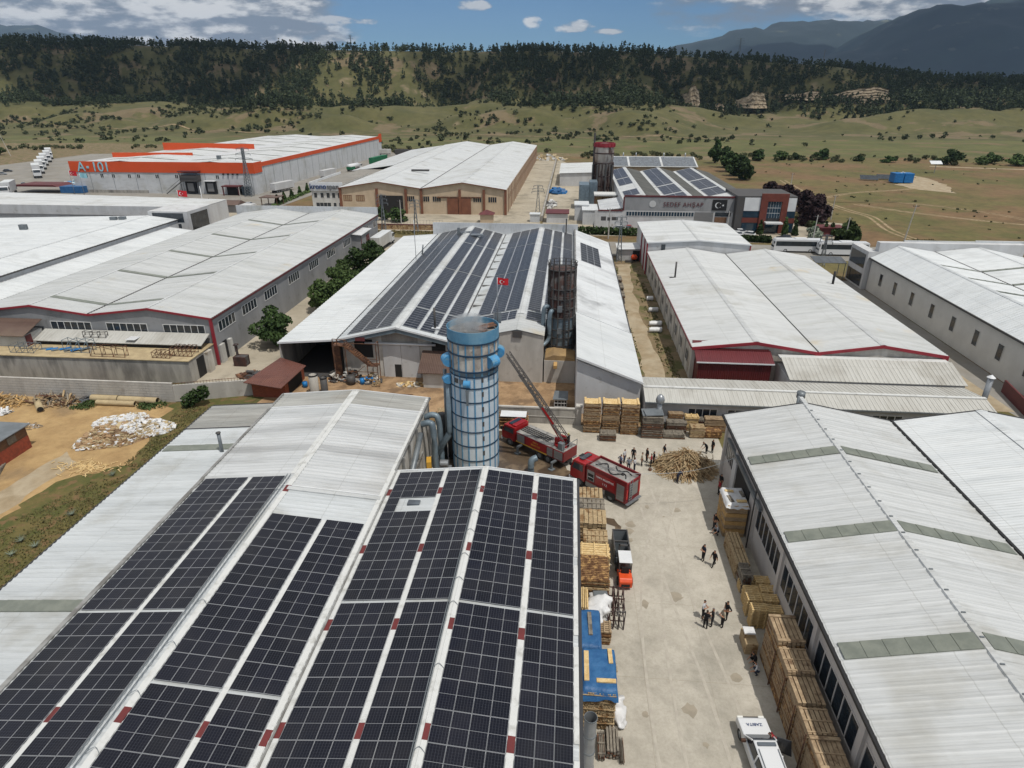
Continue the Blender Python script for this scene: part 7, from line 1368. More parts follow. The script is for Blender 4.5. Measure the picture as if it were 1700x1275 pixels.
# right side: crate wall along the warehouse
GC = 'big slatted timber blocks along the warehouse wall'
for k, (y0, y1, z, lab) in enumerate(((33.7, 36.2, 4.1, 'farthest big timber block by the warehouse wall, with pale battens on top'), (31.5, 33.6, 3.75, 'big timber block second from the far end of the row'), (29.4, 31.4, 3.5, 'big timber block in the middle of the row by the white vehicle'), (27.4, 29.3, 3.3, 'big timber block beside the open vehicle door'), (25.2, 27.3, 3.25, 'nearest big timber block with two pale battens on its top'), (22.9, 25.1, 3.1, 'big timber block at the very bottom of the picture'))):
    stack(lab, 15.25+.02*k, y0, 17.05, y1, z, 'wood_brown', .11, .02, 'y', group=GC, n=6, batten=k in (0, 4), jit=.03, seed=20+k)
for k in range(5):
    y = (33.65, 31.45, 29.35, 27.35, 25.15)[k]; pipe_ = MB(); pipe_.box(15.16, y-.04, .05, 15.22, y+.04, 3.3); tag(pipe_.build('strap_post', 'rust'), 'rusty strap post between two big timber blocks', 'post', 'posts between the timber blocks')
mb = MB(); mb.box(14.2, 36.3, 0, 15.1, 37.9, 1.0); mb.box(14.25, 37.0, 1.0, 15.0, 37.6, 1.3); tag(mb.build('crate', 'wood_tan'), 'low yellow crate between the pallets and the timber blocks', 'crate'); mb = MB(); mb.obox((14.6, 37.3, 1.36), (.8, .7, .1)); tag(mb.build('sheet', 'tarp_white'), 'white sheet on top of the low yellow crate', 'sheet')
def pallet_proto(label, group, loc, m='wood_tan'):
    t = thing('pallet', label, 'pallet', loc, 0, group); mb = MB()
    for k in range(4): mb.box(-.6, -.4+k*.237, .11, .6, -.4+k*.237+.09, .135)
    part(mb, 'deck', m, t); mb = MB()
    for x in (-.55, -.05, .45):
        mb.box(x, -.4, .0, x+.1, .4, .11)
    part(mb, 'bearer', m, t); return t
PG_ = 'pallets stacked by the warehouse wall'
p0 = pallet_proto('wooden pallet in the stacks beside the warehouse wall', PG_, (15.75, 39.3, 0), 'wood_pale')
for cx, cy, n in ((15.75, 39.3, 13), (17.0, 39.4, 12), (15.75, 40.6, 12), (17.0, 40.6, 12), (15.85, 41.8, 10), (17.1, 41.8, 11), (15.9, 43.3, 6), (17.1, 43.2, 9)):
    for k in range(n):
        if cx == 15.75 and cy == 39.3 and k == 0: continue
        dup(p0, (cx+random.uniform(-.03, .03), cy+random.uniform(-.03, .03), k*.145), random.uniform(-.03, .03))
GS = 'long board bundles by the warehouse wall'
stack('long bundle of tan planks lying along the shadow of the warehouse', 15.3, 44.6, 16.5, 49.0, 1.7, 'wood_tan', axis='y', n=4, group=GS, jit=.1); stack('short bundle of grey planks at the near end of the long tan bundle', 15.35, 42.7, 16.15, 44.4, 1.95, 'wood_grey', axis='y', n=7, group=GS)
for k in range(4):
    stack(('bottom', 'second', 'third', 'top')[k]+' bundle of the tall yellow timber stack under the white sheet', 15.5, 50.3, 17.45, 53.2, (k+1)*.88-.02, 'wood_new', .2, .02, 'x', z0=k*.88, n=8, group='bundles of the tall yellow timber stack', jit=.02)
drape('white sheet draped over the tall yellow timber stack', 15.5, 50.3, 17.45, 53.2, 3.52, 'tarp_white', 11, .35)
for lab, c, s, rz in (('grey block on the left of the white sheet', (15.95, 51.2, 3.7), (.35, 1.0, .1), .2), ('plank at the near right of the white sheet', (16.9, 50.9, 3.7), (.9, .35, .1), .05), ('plank at the far left of the white sheet', (16.1, 52.5, 3.7), (.8, .3, .1), -.1), ('grey plank at the far right of the white sheet', (17.2, 52.1, 3.7), (.3, .9, .1), .1)):
    mb = MB(); mb.obox(c, s, rz); tag(mb.build('plank', 'wood_pale' if 'plank at the near' in lab or 'far left' in lab else 'wood_grey'), lab, 'plank')
# heap of slats
mb = MB(); rr = random.Random(5)
for k in range(1300):
    a = rr.uniform(0, 6.28); r = rr.random()**.55; x, y = 13.9+3.1*r*math.cos(a), 62.3+2.3*r*math.sin(a); hh = 2.7*(1-r**1.6)*rr.uniform(.25, 1.0); an = a+rr.gauss(0, .7); ti = -min(.7, abs(rr.gauss(.3, .22))); L = rr.uniform(1.3, 2.3)
    v = Vector((math.cos(an)*math.cos(ti), math.sin(an)*math.cos(ti), math.sin(ti)))*L/2; c = Vector((x, y, max(hh*.85, .06+abs(v.z)) if r < .8 else .06+abs(v.z))); mb.beam(c-v, c+v, rr.uniform(.05, .085), .04)
tag(mb.build('slat_heap', 'wood_tan'), 'loose heap of thin yellow wooden slats in the yard', 'wood heap', None, 'stuff')
mb = MB()
for k in range(40): mb.beam((10.3+k*.035, 62.6-.03*k, .05+.03*(k % 6)), (12.2+k*.03, 61.2-.02*k+.8, .3+.05*(k % 6)), .06, .04)
tag(mb.build('slat_bundle', 'wood_tan'), 'flat bundle of long slats leaning on the left of the slat heap', 'wood bundle')
mb = MB(); mb.tube(smooth_path([(-3.1, 59.9, 0), (-3.1, 59.9, 1.2), (-2.95, 60.0, 1.6), (-2.5, 60.2, 1.75)], 5), .36, 14); tag(mb.build('duct_elbow', 'duct_blue_grey', None, True), 'blue grey duct elbow standing on the wet concrete by the silo', 'duct')
mb = MB(); mb.tube([(10.0, 61.5, .02), (10.0, 61.5, .22)], .2, 10); tag(mb.build('bucket', 'rust'), 'small rusty bucket lying near the slat heap', 'bucket')
# boundary wall behind the yard, shelter, tanks, huts
cw = thing('wall', 'grey precast wall between the yard and the sawdust ground', 'wall', (-3, 71.6, 0)); mb = MB(); mb.box(-14.5, 71.5, 0, 2.4, 71.7, 2.1); mb.build('panel', 'concrete_wall', cw); mb = MB(); mb.box(-14.5, 71.44, 2.1, 2.4, 71.76, 2.28); mb.build('coping', 'concrete_light', cw); mb = MB(); mb.box(1.9, 71.3, 0, 2.5, 71.9, 2.6); mb.box(1.8, 71.2, 2.6, 2.6, 72, 2.75); mb.build('pier', 'concrete_light', cw); mb = MB(); mb.box(-14.5, 71.44, 1.0, 1.9, 71.5, 1.08); mb.build('rail_course', 'concrete_light', cw)
sl_ = thing('shelter', 'small flat grey sheet roofed cage on the sawdust ground', 'shelter', (-.2, 76.6, 0)); mb = MB(); mb.hexa([(-1.2, 75.7, 1.35), (.8, 75.7, 1.35), (.8, 77.9, 1.6), (-1.0, 77.9, 1.6), (-1.2, 75.7, 1.42), (.8, 75.7, 1.42), (.8, 77.9, 1.67), (-1.0, 77.9, 1.67)]); mb.build('roof', 'steel_grey', sl_); mb = MB()
for x in (-1, -.55, -.1, .3, .65): mb.box(x, 75.8, 0, x+.05, 75.85, 1.35)
for z in (.3, .8, 1.2): mb.box(-1, 75.8, z, .7, 75.84, z+.05)
mb.build('cage', 'white_paint', sl_); mb = MB(); mb.box(-.9, 76.2, 0, .6, 77.6, 1.2); mb.build('core', 'dark_inside', sl_)
rh = thing('hut', 'brick red hut with brown tiled roof at the end of the block wall', 'hut', (-40, 77.5, 0)); mb = MB(); mb.box(-42.3, 75.9, 0, -37.6, 82.5, 2.2); mb.build('wall', 'timber_red', rh); mb = MB(); mb.hexa([(-43.0, 75.2, 2.35), (-37.2, 73.9, 2.3), (-36.2, 80.4, 2.9), (-41.0, 82.9, 2.95), (-43.0, 75.2, 2.45), (-37.2, 73.9, 2.4), (-36.2, 80.4, 3.0), (-41.0, 82.9, 3.05)]); mb.build('roof', 'roof_tile', rh); block(rh, 'opening', 'dark_inside', (-37.59, 77, 0, -37.55, 81.5, 2.1))
for lab, x, y, h, r, m in (('tall grey open drum beside the brick red hut', -34.2, 77.6, 2.9, .62, 'concrete_wall'), ('shorter dark grey drum next to the tall drum', -32.9, 77.9, 2.4, .48, 'steel_dark')):
    t = thing('drum', lab, 'drum', (x, y, 0)); mb = MB(); mb.ring((x, y, 0), [(r, 0), (r, h), (r-.06, h), (r-.06, h-.6), (0, h-.6)], 20); mb.build('barrel', m, t, True); mb = MB(); mb.ring((x, y, h), [(r+.03, -.12), (r+.05, 0), (r-.08, .02)], 20); mb.build('rim', 'black', t)
bh = thing('hut', 'small white hut with rusty corrugated roof left of the blue silo', 'hut', (-18.2, 82, 0)); mb = MB(); mb.box(-19.6, 80.9, 0, -16.0, 83.9, 2.2); mb.build('wall', 'wall_white', bh); mb = MB(); mb.extr([(80.3, 2.4), (84.1, 4.3), (84.1, 4.4), (80.3, 2.5)], -20.2, -15.6, axis='x'); mb.build('roof', 'roof_brown', bh)
pl = pallet_proto('single wooden pallet leaning upright near the rusty stair', None, (-26.3, 80.6, .6)); pl.rotation_euler = (R(78), 0, 0)
for lab, x, y, h, m, r in (('blue plastic barrel near the rusty stair', -28.6, 81.3, .9, 'plastic_blue', .3), ('dark metal drum under the rusty stair', -30.2, 81.2, 1.3, 'steel_dark', .6), ('small blue barrel by the brick red hut', -36.4, 79.6, .8, 'plastic_blue', .35)):
    mb = MB(); mb.ring((x, y, 0), [(0, 0), (r, 0), (r*1.05, h*.5), (r, h), (0, h)], 16); tag(mb.build('barrel', m, None, True), lab, 'barrel')
def junk(label, x, y, w, d, h, ms, n, seed, name='scrap_heap', sz=(.8, .5, .2)):
    rr = random.Random(seed); mb = MB()
    for k in range(n):
        a = rr.uniform(0, 6.28); r = rr.random()**.5; z = h*(1-r)*rr.random()+.05; mb.obox((x+w*r*math.cos(a), y+d*r*math.sin(a), z), (sz[0]*rr.uniform(.4, 1.4), sz[1]*rr.uniform(.4, 1.4), sz[2]*rr.uniform(.3, 1.5)), rr.uniform(0, 3.1), rr.randrange(len(ms)), rr.uniform(-.6, .6))
    return tag(mb.build(name, ms), label, 'scrap heap')
junk('heap of blue and grey scrap beside the foot of the rusty stair', -27.6, 82.3, 1.6, .9, 1.6, ['plastic_blue', 'steel_dark', 'wall_dirty', 'wood_tan'], 60, 3); junk('scrap heap with white sacks under the rusty stair', -30.6, 82.6, 1.6, .8, 2.0, ['wall_white', 'steel_dark', 'rust', 'wall_dirty'], 60, 4); junk('low litter of rubble in front of the sliding doors', -21.5, 81.6, 2.4, .9, .4, ['wood_pale', 'wall_dirty', 'sand'], 80, 5, 'rubble', (.5, .4, .15)); junk('dark heap of scrap tyres and metal in the lane by the hut', -45.6, 82.6, 2.2, 1.2, .8, ['steel_dark', 'rust'], 80, 6); junk('pile of clutter at the left shed post', -33.0, 82.2, .7, .7, 2.0, ['steel_dark', 'wall_dirty', 'rust'], 30, 7); junk('yellow offcuts beside the brick red hut', -36.6, 76.0, 1.4, .8, .4, ['wood_pale', 'wood_tan'], 60, 8, 'offcut_heap')
tag((lambda m_: ([m_.beam((-22.5+k*.3, 76.4, .0), (-22.5+k*.3, 76.4, 1.0), .06) for k in range(8)], m_.beam((-23, 76.4, 1.0), (-20, 76.4, 1.0), .07), m_.beam((-27, 76.6, .5), (-20, 76.4, .5), .07), m_.build('railing', 'rust'))[-1])(MB()), 'short rusty railing standing on the sawdust ground', 'railing')
br = thing('stove', 'rusty box stove with short chimney in the lane by the grey warehouse', 'stove', (-49.2, 86.8, 0)); mb = MB(); mb.box(-50.1, 86, 0, -48.2, 87.4, 1.5); mb.build('firebox', 'rust_dark', br); mb = MB(); mb.tube([(-49.8, 87, 1.5), (-49.8, 87, 3.1)], .2, 8); mb.box(-50.1, 86.7, 3.1, -49.5, 87.3, 3.25); mb.build('flue', 'rust_dark', br)
fn = thing('fence', 'black iron fence between the lane and the white shed roof', 'fence', (-41.6, 100, 0)); mb = MB(); y = 84.0
while y < 160: mb.box(-41.7, y, 0, -41.65, y+.06, 2.0); y += .6
for z in (.3, 1.85): mb.box(-41.71, 84, z, -41.66, 160, z+.05)
mb.build('railing', 'steel_dark', fn)
# sand lot
rb = MB(); rr = random.Random(8)
for k in range(2600):
    a = rr.uniform(0, 6.28); r = rr.random()**.5; q = .86+.16*math.sin(3*a+1)+.1*math.sin(5*a); x, y = -54.3+5.4*r*q*math.cos(a)+.5, 65.0+5.0*r*q*math.sin(a); h = 1.9*(1-r*r)*(.5+.5*float(vnoise(x*.6, y*.6, 3)))
    top = y > 63.8+.5*math.sin(x) or rr.random() < .18; mi = (0 if rr.random() < .72 else 1) if top else (2 if rr.random() < .7 else 1); s = rr.uniform(.14, .5); rb.obox((x, y, h*rr.uniform(.75, 1)+.04), (s*1.3, s, s*.35), rr.uniform(0, 3.1), mi, rr.uniform(-.7, .7))
rb.ring((-53.8, 65, 0), [(4.2, 0), (3.0, .6), (1.6, 1.1), (0, 1.3)], 20, 2); tag(rb.build('rubble_heap', ['tarp_white', 'concrete_slab', 'sawdust']), 'broad heap of white plaster rubble and tan debris on the sand lot', 'rubble heap', None, 'stuff')
rb = MB()
for k in range(160): a = rr.uniform(0, 6.28); rb.obox((-52.5+rr.gauss(0, 1.4), 56.7+rr.gauss(0, .6), .08), (rr.uniform(.3, .9), .07, .05), rr.uniform(0, 3), 0, rr.uniform(-.2, .2))
tag(rb.build('debris_strip', 'wood_pale'), 'thin litter of pale sticks below the rubble heap', 'debris', None, 'stuff')
GP = 'large pale pipes lying by the block wall'
for lab, a, b, r in (('upper left pale pipe lying by the block wall', (-63.4, 72.7), (-59.6, 72.7), .48), ('lower pale pipe in front of the upper pipe by the block wall', (-62.0, 71.7), (-56.6, 71.7), .36), ('long pale pipe nearest the shrub by the block wall', (-59.5, 72.7), (-54.0, 72.6), .46)):
    t = thing('pipe', lab, 'pipe', ((a[0]+b[0])/2, a[1], 0), 0, GP); mb = MB(); mb.tube([(a[0], a[1], r), (b[0], b[1], r)], r, 16, cap=False); mb.tube([(b[0], b[1], r), (a[0], a[1], r)], r*.9, 16, cap=False); mb.build('shell', 'wall_white' if 0 else 'concrete_slab', t, True); mb = MB(); mb.tube([(b[0]-.3, b[1], r), (b[0]-.28, b[1], r)], r*.9, 16); mb.build('bore', 'black', t)
t = thing('pipe', 'short tan pipe with a black open end lying alone on the sand', 'pipe', (-69, 70, 0)); mb = MB(); mb.tube([(-70.2, 71.3, .45), (-67.8, 68.9, .45)], .42, 14); mb.build('shell', 'concrete_slab', t, True); mb = MB(); mb.tube([(-67.8, 68.9, .45), (-67.78, 68.88, .45)], .36, 14); mb.build('bore', 'black', t)
junk('pile of old boards and beams by the block wall', -68.2, 72.0, 3.6, 1.2, 1.2, ['wood_brown', 'wood_grey', 'rust', 'wood_tan'], 110, 10, 'board_pile', (2.4, .18, .12)); junk('sawdust coloured heap of offcuts at the left edge of the sand lot', -75.5, 71, 3.6, 2.0, 1.4, ['wood_tan', 'sand', 'wood_new'], 240, 11, 'offcut_heap', (.9, .2, .12)); junk('grey scrap drum and frames by the pale pipes', -64.3, 72.6, .6, .6, 1.6, ['steel_grey', 'steel_dark'], 16, 12); junk('white plastic sheets crumpled on the sand at left', -73, 68.2, 1.4, .6, .2, ['tarp_white'], 24, 13, 'plastic_sheet', (1.2, .5, .08)); junk('small twig litter with a white scrap in the middle of the sand lot', -66.5, 65.0, 1.8, .8, .15, ['wood_grey', 'wood_brown', 'tarp_white'], 50, 14, 'twig_litter', (.7, .06, .05))
hb = thing('hut', 'brick hut with grey sheet roof and boarded window at the left edge', 'hut', (-65, 57, 0)); mb = MB(); mb.box(-68, 55.4, 0, -62.1, 60.4, 1.6); mb.build('wall', 'brick_red', hb); mb = MB(); mb.box(-68, 55.41, 1.61, -62.12, 60.39, 2.85); mb.build('upper_wall', 'timber_clad', hb); mb = MB(); mb.hexa([(-68.4, 55, 2.9), (-61.7, 55, 2.9), (-61.7, 60.8, 2.9), (-68.4, 60.8, 2.9), (-68.4, 55, 3.05), (-61.7, 55, 3.0), (-61.7, 60.8, 3.0), (-68.4, 60.8, 3.05)]); mb.build('roof', 'steel_grey', hb); block(hb, 'boarded_window', 'wood_grey', (-62.11, 57.6, 1.8, -62.05, 58.8, 2.6)); mb = MB()
for k in range(5): mb.obox((-61.0+.2*k, 54.3-.4*k, .12+.05*k), (.25, 5.2, .2), .5)
tag(mb.build('plank_bundle', 'wood_grey'), 'grey planks lying on the ground beside the brick hut', 'planks')
# lane by the twin ridge hall
GB = 'white wrapped bundles against the hall wall in the lane'
for lab, x, y, s, m in (('small white bundle farthest up the lane by the hall wall', 17.0, 126, .9, 'tarp_white'), ('grey white bundle in the lane shade, second from far', 16.9, 118.5, 1.3, 'wall_light'), ('long white wrapped roll in the lane shade', 16.4, 110.4, 1.6, 'tarp_white'), ('nearest white wrapped roll in the lane shade', 16.0, 107.0, 1.6, 'tarp_white')):
    mb = MB(); mb.tube([(x-s*.8, y, .45), (x+s*.5, y+.1, .45)], [.42, .45], 12); mb.obox((x+.1, y+.9, .3), (s*1.2, .7, .6), .1); tag(mb.build('bundle', m), lab, 'bundle', GB)
for lab, x, y in (('stack of brown white slabs against the side shed, far one', 11.4, 137), ('stack of brown white slabs against the side shed, middle one', 11.3, 131), ('stack of dark slabs against the side shed, near one', 11.2, 125)): stack(lab, x-.5, y-1.8, x+.5, y+1.8, 1.7, 'wood_grey', .14, axis='y', n=3, jit=.2)
t = thing('mixer', 'orange concrete mixer in front of the shed at the end of the dirt lane', 'mixer', (16.5, 158.4, 0)); mb = MB(); mb.ring((16.5, 158.4, .6), [(0, 0), (.7, .2), (.85, .7), (.5, 1.2), (.3, 1.3)], 14); mb.build('drum', 'forklift_orange', t, True); mb = MB(); mb.beam((15.9, 158, 0), (16.3, 158.4, .9), .1); mb.beam((17.1, 158, 0), (16.7, 158.4, .9), .1); mb.box(14.4, 157.6, 0, 16.2, 158.6, .5); mb.build('frame', 'steel_dark', t)
# depot clutter
junk('blue wrapped bales heaped beside the orange banded depot', -222, 297, 12, 16, 2.2, ['plastic_blue', 'sign_pale_blue', 'wall_light'], 160, 31, 'bale_heap', (2.4, 1.6, 1.2)); mb = MB(); mb.extr([(-232, 2.6), (-212, 2.6), (-214, 3.4), (-230, 3.4)], 258, 268); tag(mb.build('awning', 'dark_red'), 'dark red awning roof at the left edge behind the lone lorry', 'awning'); mb = MB(); mb.obox((-207, 262, 1.4), (10, 6, 2.6)); tag(mb.build('tarp', 'tarp_blue'), 'bright blue sheeted pile right of the dark red awning', 'tarp')
junk('blue tarp pile beside the dividing wall in the grey factory lane', -4.8, 279, 2.6, 6, 2.2, ['plastic_blue', 'tarp_blue'], 50, 33, 'tarp_pile', (2.6, 2.0, 1.2)); junk('white sacks heaped against the dividing wall below the blue tarp', -6.6, 245, 1.6, 9, 1.2, ['wall_white', 'steel_dark', 'wall_light'], 60, 34, 'sack_heap', (1.4, 1.2, .7)); junk('cream big bags heaped at the far end of the tan hall lane', -15, 424, 12, 5, 3.2, ['concrete_slab', 'wall_white'], 110, 35, 'bag_heap', (2.4, 2.0, 1.6)); junk('grey clutter beside the far pale shed', -1.5, 315, 2.6, 8, 1.6, ['steel_grey', 'steel_dark', 'wall_light'], 60, 36)
bt = thing('water_tank', 'pair of bright blue tanks with a white pipe standing in the field', 'tank', (154, 325, 0)); 
for x in (151.8, 156.2):
    mb = MB(); mb.box(x-2.0, 322.5, .3, x+2.0, 328, 4.4)
    for k in range(5): mb.box(x-2.06, 322.4, .5+k*.85, x+2.06, 322.5, .6+k*.85)
    mb.build('tank', 'plastic_blue', bt)
mb = MB(); mb.tube([(153, 325, 4.4), (154, 325, 4.8), (155, 325, 4.4)], .15, 8); mb.build('pipe', 'white_paint', bt)
GD = 'dark solar racks by the blue tanks'
for lab, x, y in (('dark slanted rack left of the blue tanks', 143, 333), ('dark slanted rack behind the blue tanks', 152, 336)):
    mb = MB(); mb.hexa([(x-4, y, .5), (x+3, y-3, .5), (x+3.5, y, 2.2), (x-3.5, y+3, 2.2), (x-4, y, .6), (x+3, y-3, .6), (x+3.5, y, 2.3), (x-3.5, y+3, 2.3)]); tag(mb.build('solar_rack', 'glass_dark'), lab, 'solar panel', GD)
ps = thing('solar_mast', 'small solar panel on a mast beside the field tree', 'mast', (190.3, 368.7, 0)); mb = MB(); mb.tube([(190.3, 368.7, 0), (190.3, 368.7, 4.6)], .15, 8); mb.build('mast', 'galvanised', ps); mb = MB(); mb.hexa([(187.4, 368, 4.4), (193.2, 368, 4.4), (193.2, 370.5, 5.8), (187.4, 370.5, 5.8), (187.4, 368, 4.55), (193.2, 368, 4.55), (193.2, 370.5, 5.95), (187.4, 370.5, 5.95)]); mb.build('panel', 'white_paint', ps)
rf = thing('shed', 'low dark red roofed shed among the forecourt trees', 'shed', (76, 196, 0)); mb = MB(); mb.box(72.5, 194, 2.4, 80, 199, 2.7); mb.build('roof', 'dark_red', rf); mb = MB(); mb.box(73, 194.4, 0, 79.5, 198.6, 2.4); mb.build('wall', 'dark_red', rf)
gh = thing('kiosk', 'brown gatehouse with white window before the grey factory entrance', 'kiosk', (43.5, 190, 0)); mb = MB(); mb.box(41.6, 188.6, 0, 45.6, 191.8, 2.5); mb.build('wall', 'timber_clad', gh); mb = MB(); mb.box(41.2, 188.2, 2.5, 46.0, 192.2, 2.75); mb.build('roof', 'roof_brown', gh); window(gh, 43.6, 188.6, 1.0, 1.6, 1.1, 1)
# ---------------------------------------------------------------- people
mat('skin', C(176, 128, 100), .6); mat('hair_dark', (.015, .012, .01, 1), .7); mat('hair_grey', C(120, 116, 112), .7)
for n_, c_ in (('cloth_black', (22, 22, 26)), ('cloth_navy', (34, 38, 58)), ('cloth_white', (214, 216, 220)), ('cloth_grey', (140, 146, 156)), ('cloth_beige', (182, 172, 152)), ('cloth_red', (160, 36, 48)), ('cloth_jeans', (58, 70, 92)), ('cloth_stripe', (112, 120, 146)), ('cloth_dark', (44, 44, 48)), ('shoe', (30, 28, 28)), ('hi_vis', (190, 196, 90))): mat(n_, C(*c_), .85, C(*[v*.8 for v in c_]), 9)
PROTO = {}
def person_mesh(pose, female=False):
    key = (pose, female)
    if key in PROTO: return PROTO[key]
    V, Rr, E = [], [], []       # E: (a, b, zone) 0 skin 1 shirt 2 trousers 3 shoes 4 hair
    def v(x, y, z, r, r2=None): V.append((x, y, z)); Rr.append((r, r2 or r)); return len(V)-1
    lean, hipz, kx = {'stand': (0, .93, 0), 'hips': (0, .93, 0), 'arms': (0, .93, 0), 'walk': (.06, .91, 0), 'bend': (.42, .90, -.06), 'crouch': (.25, .42, 0), 'sit': (.05, .48, 0)}[pose]
    sw = .19 if female else .205
    p = v(0, 0, hipz, .125, .15); sp = v(lean*.35, 0, hipz+.22-lean*.05, .105, .135); ch = v(lean*.8, 0, hipz+.43-lean*.12, .12, .165); nk = v(lean*1.05, 0, hipz+.57-lean*.18, .055); hb = v(lean*1.15+.02, 0, hipz+.655-lean*.2, .078, .07); ht = v(lean*1.25+.015, 0, hipz+.765-lean*.22, .088, .075); hp = v(lean*1.28+.0, 0, hipz+.815-lean*.24, .06, .055)
    E += [(p, sp, 1), (sp, ch, 1), (ch, nk, 1), (nk, hb, 0), (hb, ht, 0), (ht, hp, 4)]; hands = []
    for s in (1, -1):
        cx, cz = V[ch][0], V[ch][2]; sh = v(cx, s*sw, cz+.035, .062)
        if pose == 'hips': el, wr, ha = (cx-.12, s*.40, cz-.22), (cx+.06, s*.22, cz-.40), (cx+.12, s*.17, cz-.42)
        elif pose == 'arms': el, wr, ha = (cx+.05, s*.27, cz-.25), (cx+.24, s*.08, cz-.2), (cx+.28, s*.0, cz-.18)
        elif pose == 'walk': el, wr, ha = (cx-.08*s, s*.25, cz-.26), (cx+.02-.16*s, s*.24, cz-.48), (cx+.05-.18*s, s*.235, cz-.56)
        elif pose in ('bend', 'crouch'): el, wr, ha = (cx+.1, s*.24, cz-.26), (cx+.28, s*.18, cz-.42), (cx+.33, s*.17, cz-.49)
        elif pose == 'sit': el, wr, ha = (cx+.04, s*.25, cz-.27), (cx+.25, s*.18, cz-.36), (cx+.33, s*.17, cz-.37)
        else: el, wr, ha = (cx-.02, s*.26, cz-.28), (cx+.04, s*.255, cz-.52), (cx+.055, s*.25, cz-.6)
        e = v(*el, .047); w = v(*wr, .033); h = v(*ha, .036, .024); E += [(ch, sh, 1), (sh, e, 1), (e, w, 0), (w, h, 0)]; hands.append((Vector(wr), Vector(ha), s))
        if pose == 'walk': hip, kn, an, to = (0, s*.095, hipz-.05), (.14*s+.03, s*.1, .48), (.26*s-.06 if s > 0 else -.30, s*.1, .09 if s > 0 else .14), None
        elif pose == 'crouch': hip, kn, an, to = (0, s*.1, hipz-.02), (.38, s*.17, .47), (.06, s*.14, .09), None
        elif pose == 'sit': hip, kn, an, to = (0, s*.1, hipz), (.44, s*.14, .5), (.44, s*.14, .09), None
        else: hip, kn, an, to = (0, s*.095, hipz-.05), (.02, s*.105, .49), (-.01, s*.115, .09), None
        hp_ = v(*hip, .098); k = v(*kn, .062); a = v(*an, .045); t = v(an[0]+.16, an[1]+s*.02, max(.04, an[2]-.05), .042, .035); E += [(p, hp_, 2), (hp_, k, 2), (k, a, 2), (a, t, 3)]
    me = bpy.data.meshes.new('person'); me.from_pydata(V, [(a, b) for a, b, _ in E], []); o = bpy.data.objects.new('person_tmp', me); COL.objects.link(o)
    o.modifiers.new('skin', 'SKIN'); sk = me.skin_vertices[0].data
    for i, r in enumerate(Rr): sk[i].radius = (r[0]*1.14, r[1]*1.14); sk[i].use_root = (i == 0)
    sb = o.modifiers.new('sub', 'SUBSURF'); sb.levels = 1; sb.render_levels = 1
    bpy.context.view_layer.update(); m2 = bpy.data.meshes.new_from_object(o.evaluated_get(bpy.context.evaluated_depsgraph_get())); bpy.data.objects.remove(o)
    A_ = np.array([V[a] for a, b, _ in E]); B_ = np.array([V[b] for a, b, _ in E]); Z = [z for *_, z in E]
    vs = [tuple(q.co) for q in m2.vertices]; fs = [tuple(q.vertices) for q in m2.polygons]; mi = []
    for q in m2.polygons:
        c = np.array(q.center); ab = B_-A_; t = np.clip(((c-A_)*ab).sum(1)/(ab*ab).sum(1), 0, 1); d = np.linalg.norm(A_+ab*t[:, None]-c, axis=1); mi.append(Z[int(d.argmin())])
    hx, hy, hz = V[ht]                                    # hair on the top and back of the head, face in front
    for k, q in enumerate(m2.polygons):
        c = q.center
        if c.z > V[nk][2]+.06 and abs(c.y) < .2 and (c.z > hz+.015 or c.x < hx-.035): mi[k] = 4
    mb = MB(); mb.v = vs; mb.f = fs; mb.mi = mi
    bx = hx+.085; mb.obox((bx, 0, hz-.035), (.04, .025, .05), 0, 0); [mb.obox((bx-.008, s*.032, hz-.012), (.016, .022, .012), 0, 4) for s in (1, -1)]; mb.obox((bx-.006, 0, hz-.085), (.016, .05, .012), 0, 1); [mb.obox((hx, s*.08, hz-.03), (.045, .02, .06), 0, 0) for s in (1, -1)]
    for wr, ha, s in hands:
        d = (ha-wr).normalized(); q = d.cross(Vector((0, 1, 0))); q = q.normalized() if q.length > .01 else Vector((1, 0, 0))
        for i, L in enumerate((.065, .078, .082, .07)): b = ha+d*.018+q*(i-1.5)*.019; mb.tube([b, b+d*L*.55, b+d*L+Vector((.012, -s*.014, 0))], [.0095, .009, .007], 6, 0)
        b = wr+d*.03+q*.032; mb.tube([b, b+d*.03+q*.022, b+d*.062+q*.026], [.011, .01, .008], 6, 0)
    PROTO[key] = mb; return mb
def person(label, x, y, rz, pose='stand', top='cloth_black', legs='cloth_dark', hair='hair_dark', z=0, h=1.0, group=None, bare=True):
    o = person_mesh(pose).build('person', ['skin', top, legs, 'shoe', hair], None, True, world=False); o.location = (x, y, z); o.rotation_euler = (0, 0, R(rz)); o.scale = (h,)*3
    return tag(o, label, 'person', group)
GA, GB2, GC2, GD2 = 'people standing in a ring behind the tanker', 'people beside the slat heap', 'people talking in the middle of the yard', 'two people walking in the yard'
person('person in a striped grey shirt at the left of the ring behind the tanker', 6.75, 61.7, 30, 'hips', 'cloth_stripe', 'cloth_navy', group=GA); person('person in a white shirt at the back left of the ring behind the tanker', 7.25, 62.9, -40, 'stand', 'cloth_white', 'cloth_jeans', group=GA); person('person in a pale grey shirt, back turned, in the ring behind the tanker', 7.6, 61.2, 85, 'stand', 'cloth_grey', 'cloth_navy', group=GA); person('person in black at the back right of the ring behind the tanker', 8.3, 63.4, -110, 'stand', 'cloth_black', 'cloth_black', group=GA); person('person in a white shirt at the right of the ring behind the tanker', 8.25, 61.2, 150, 'arms', 'cloth_white', 'cloth_navy', group=GA)
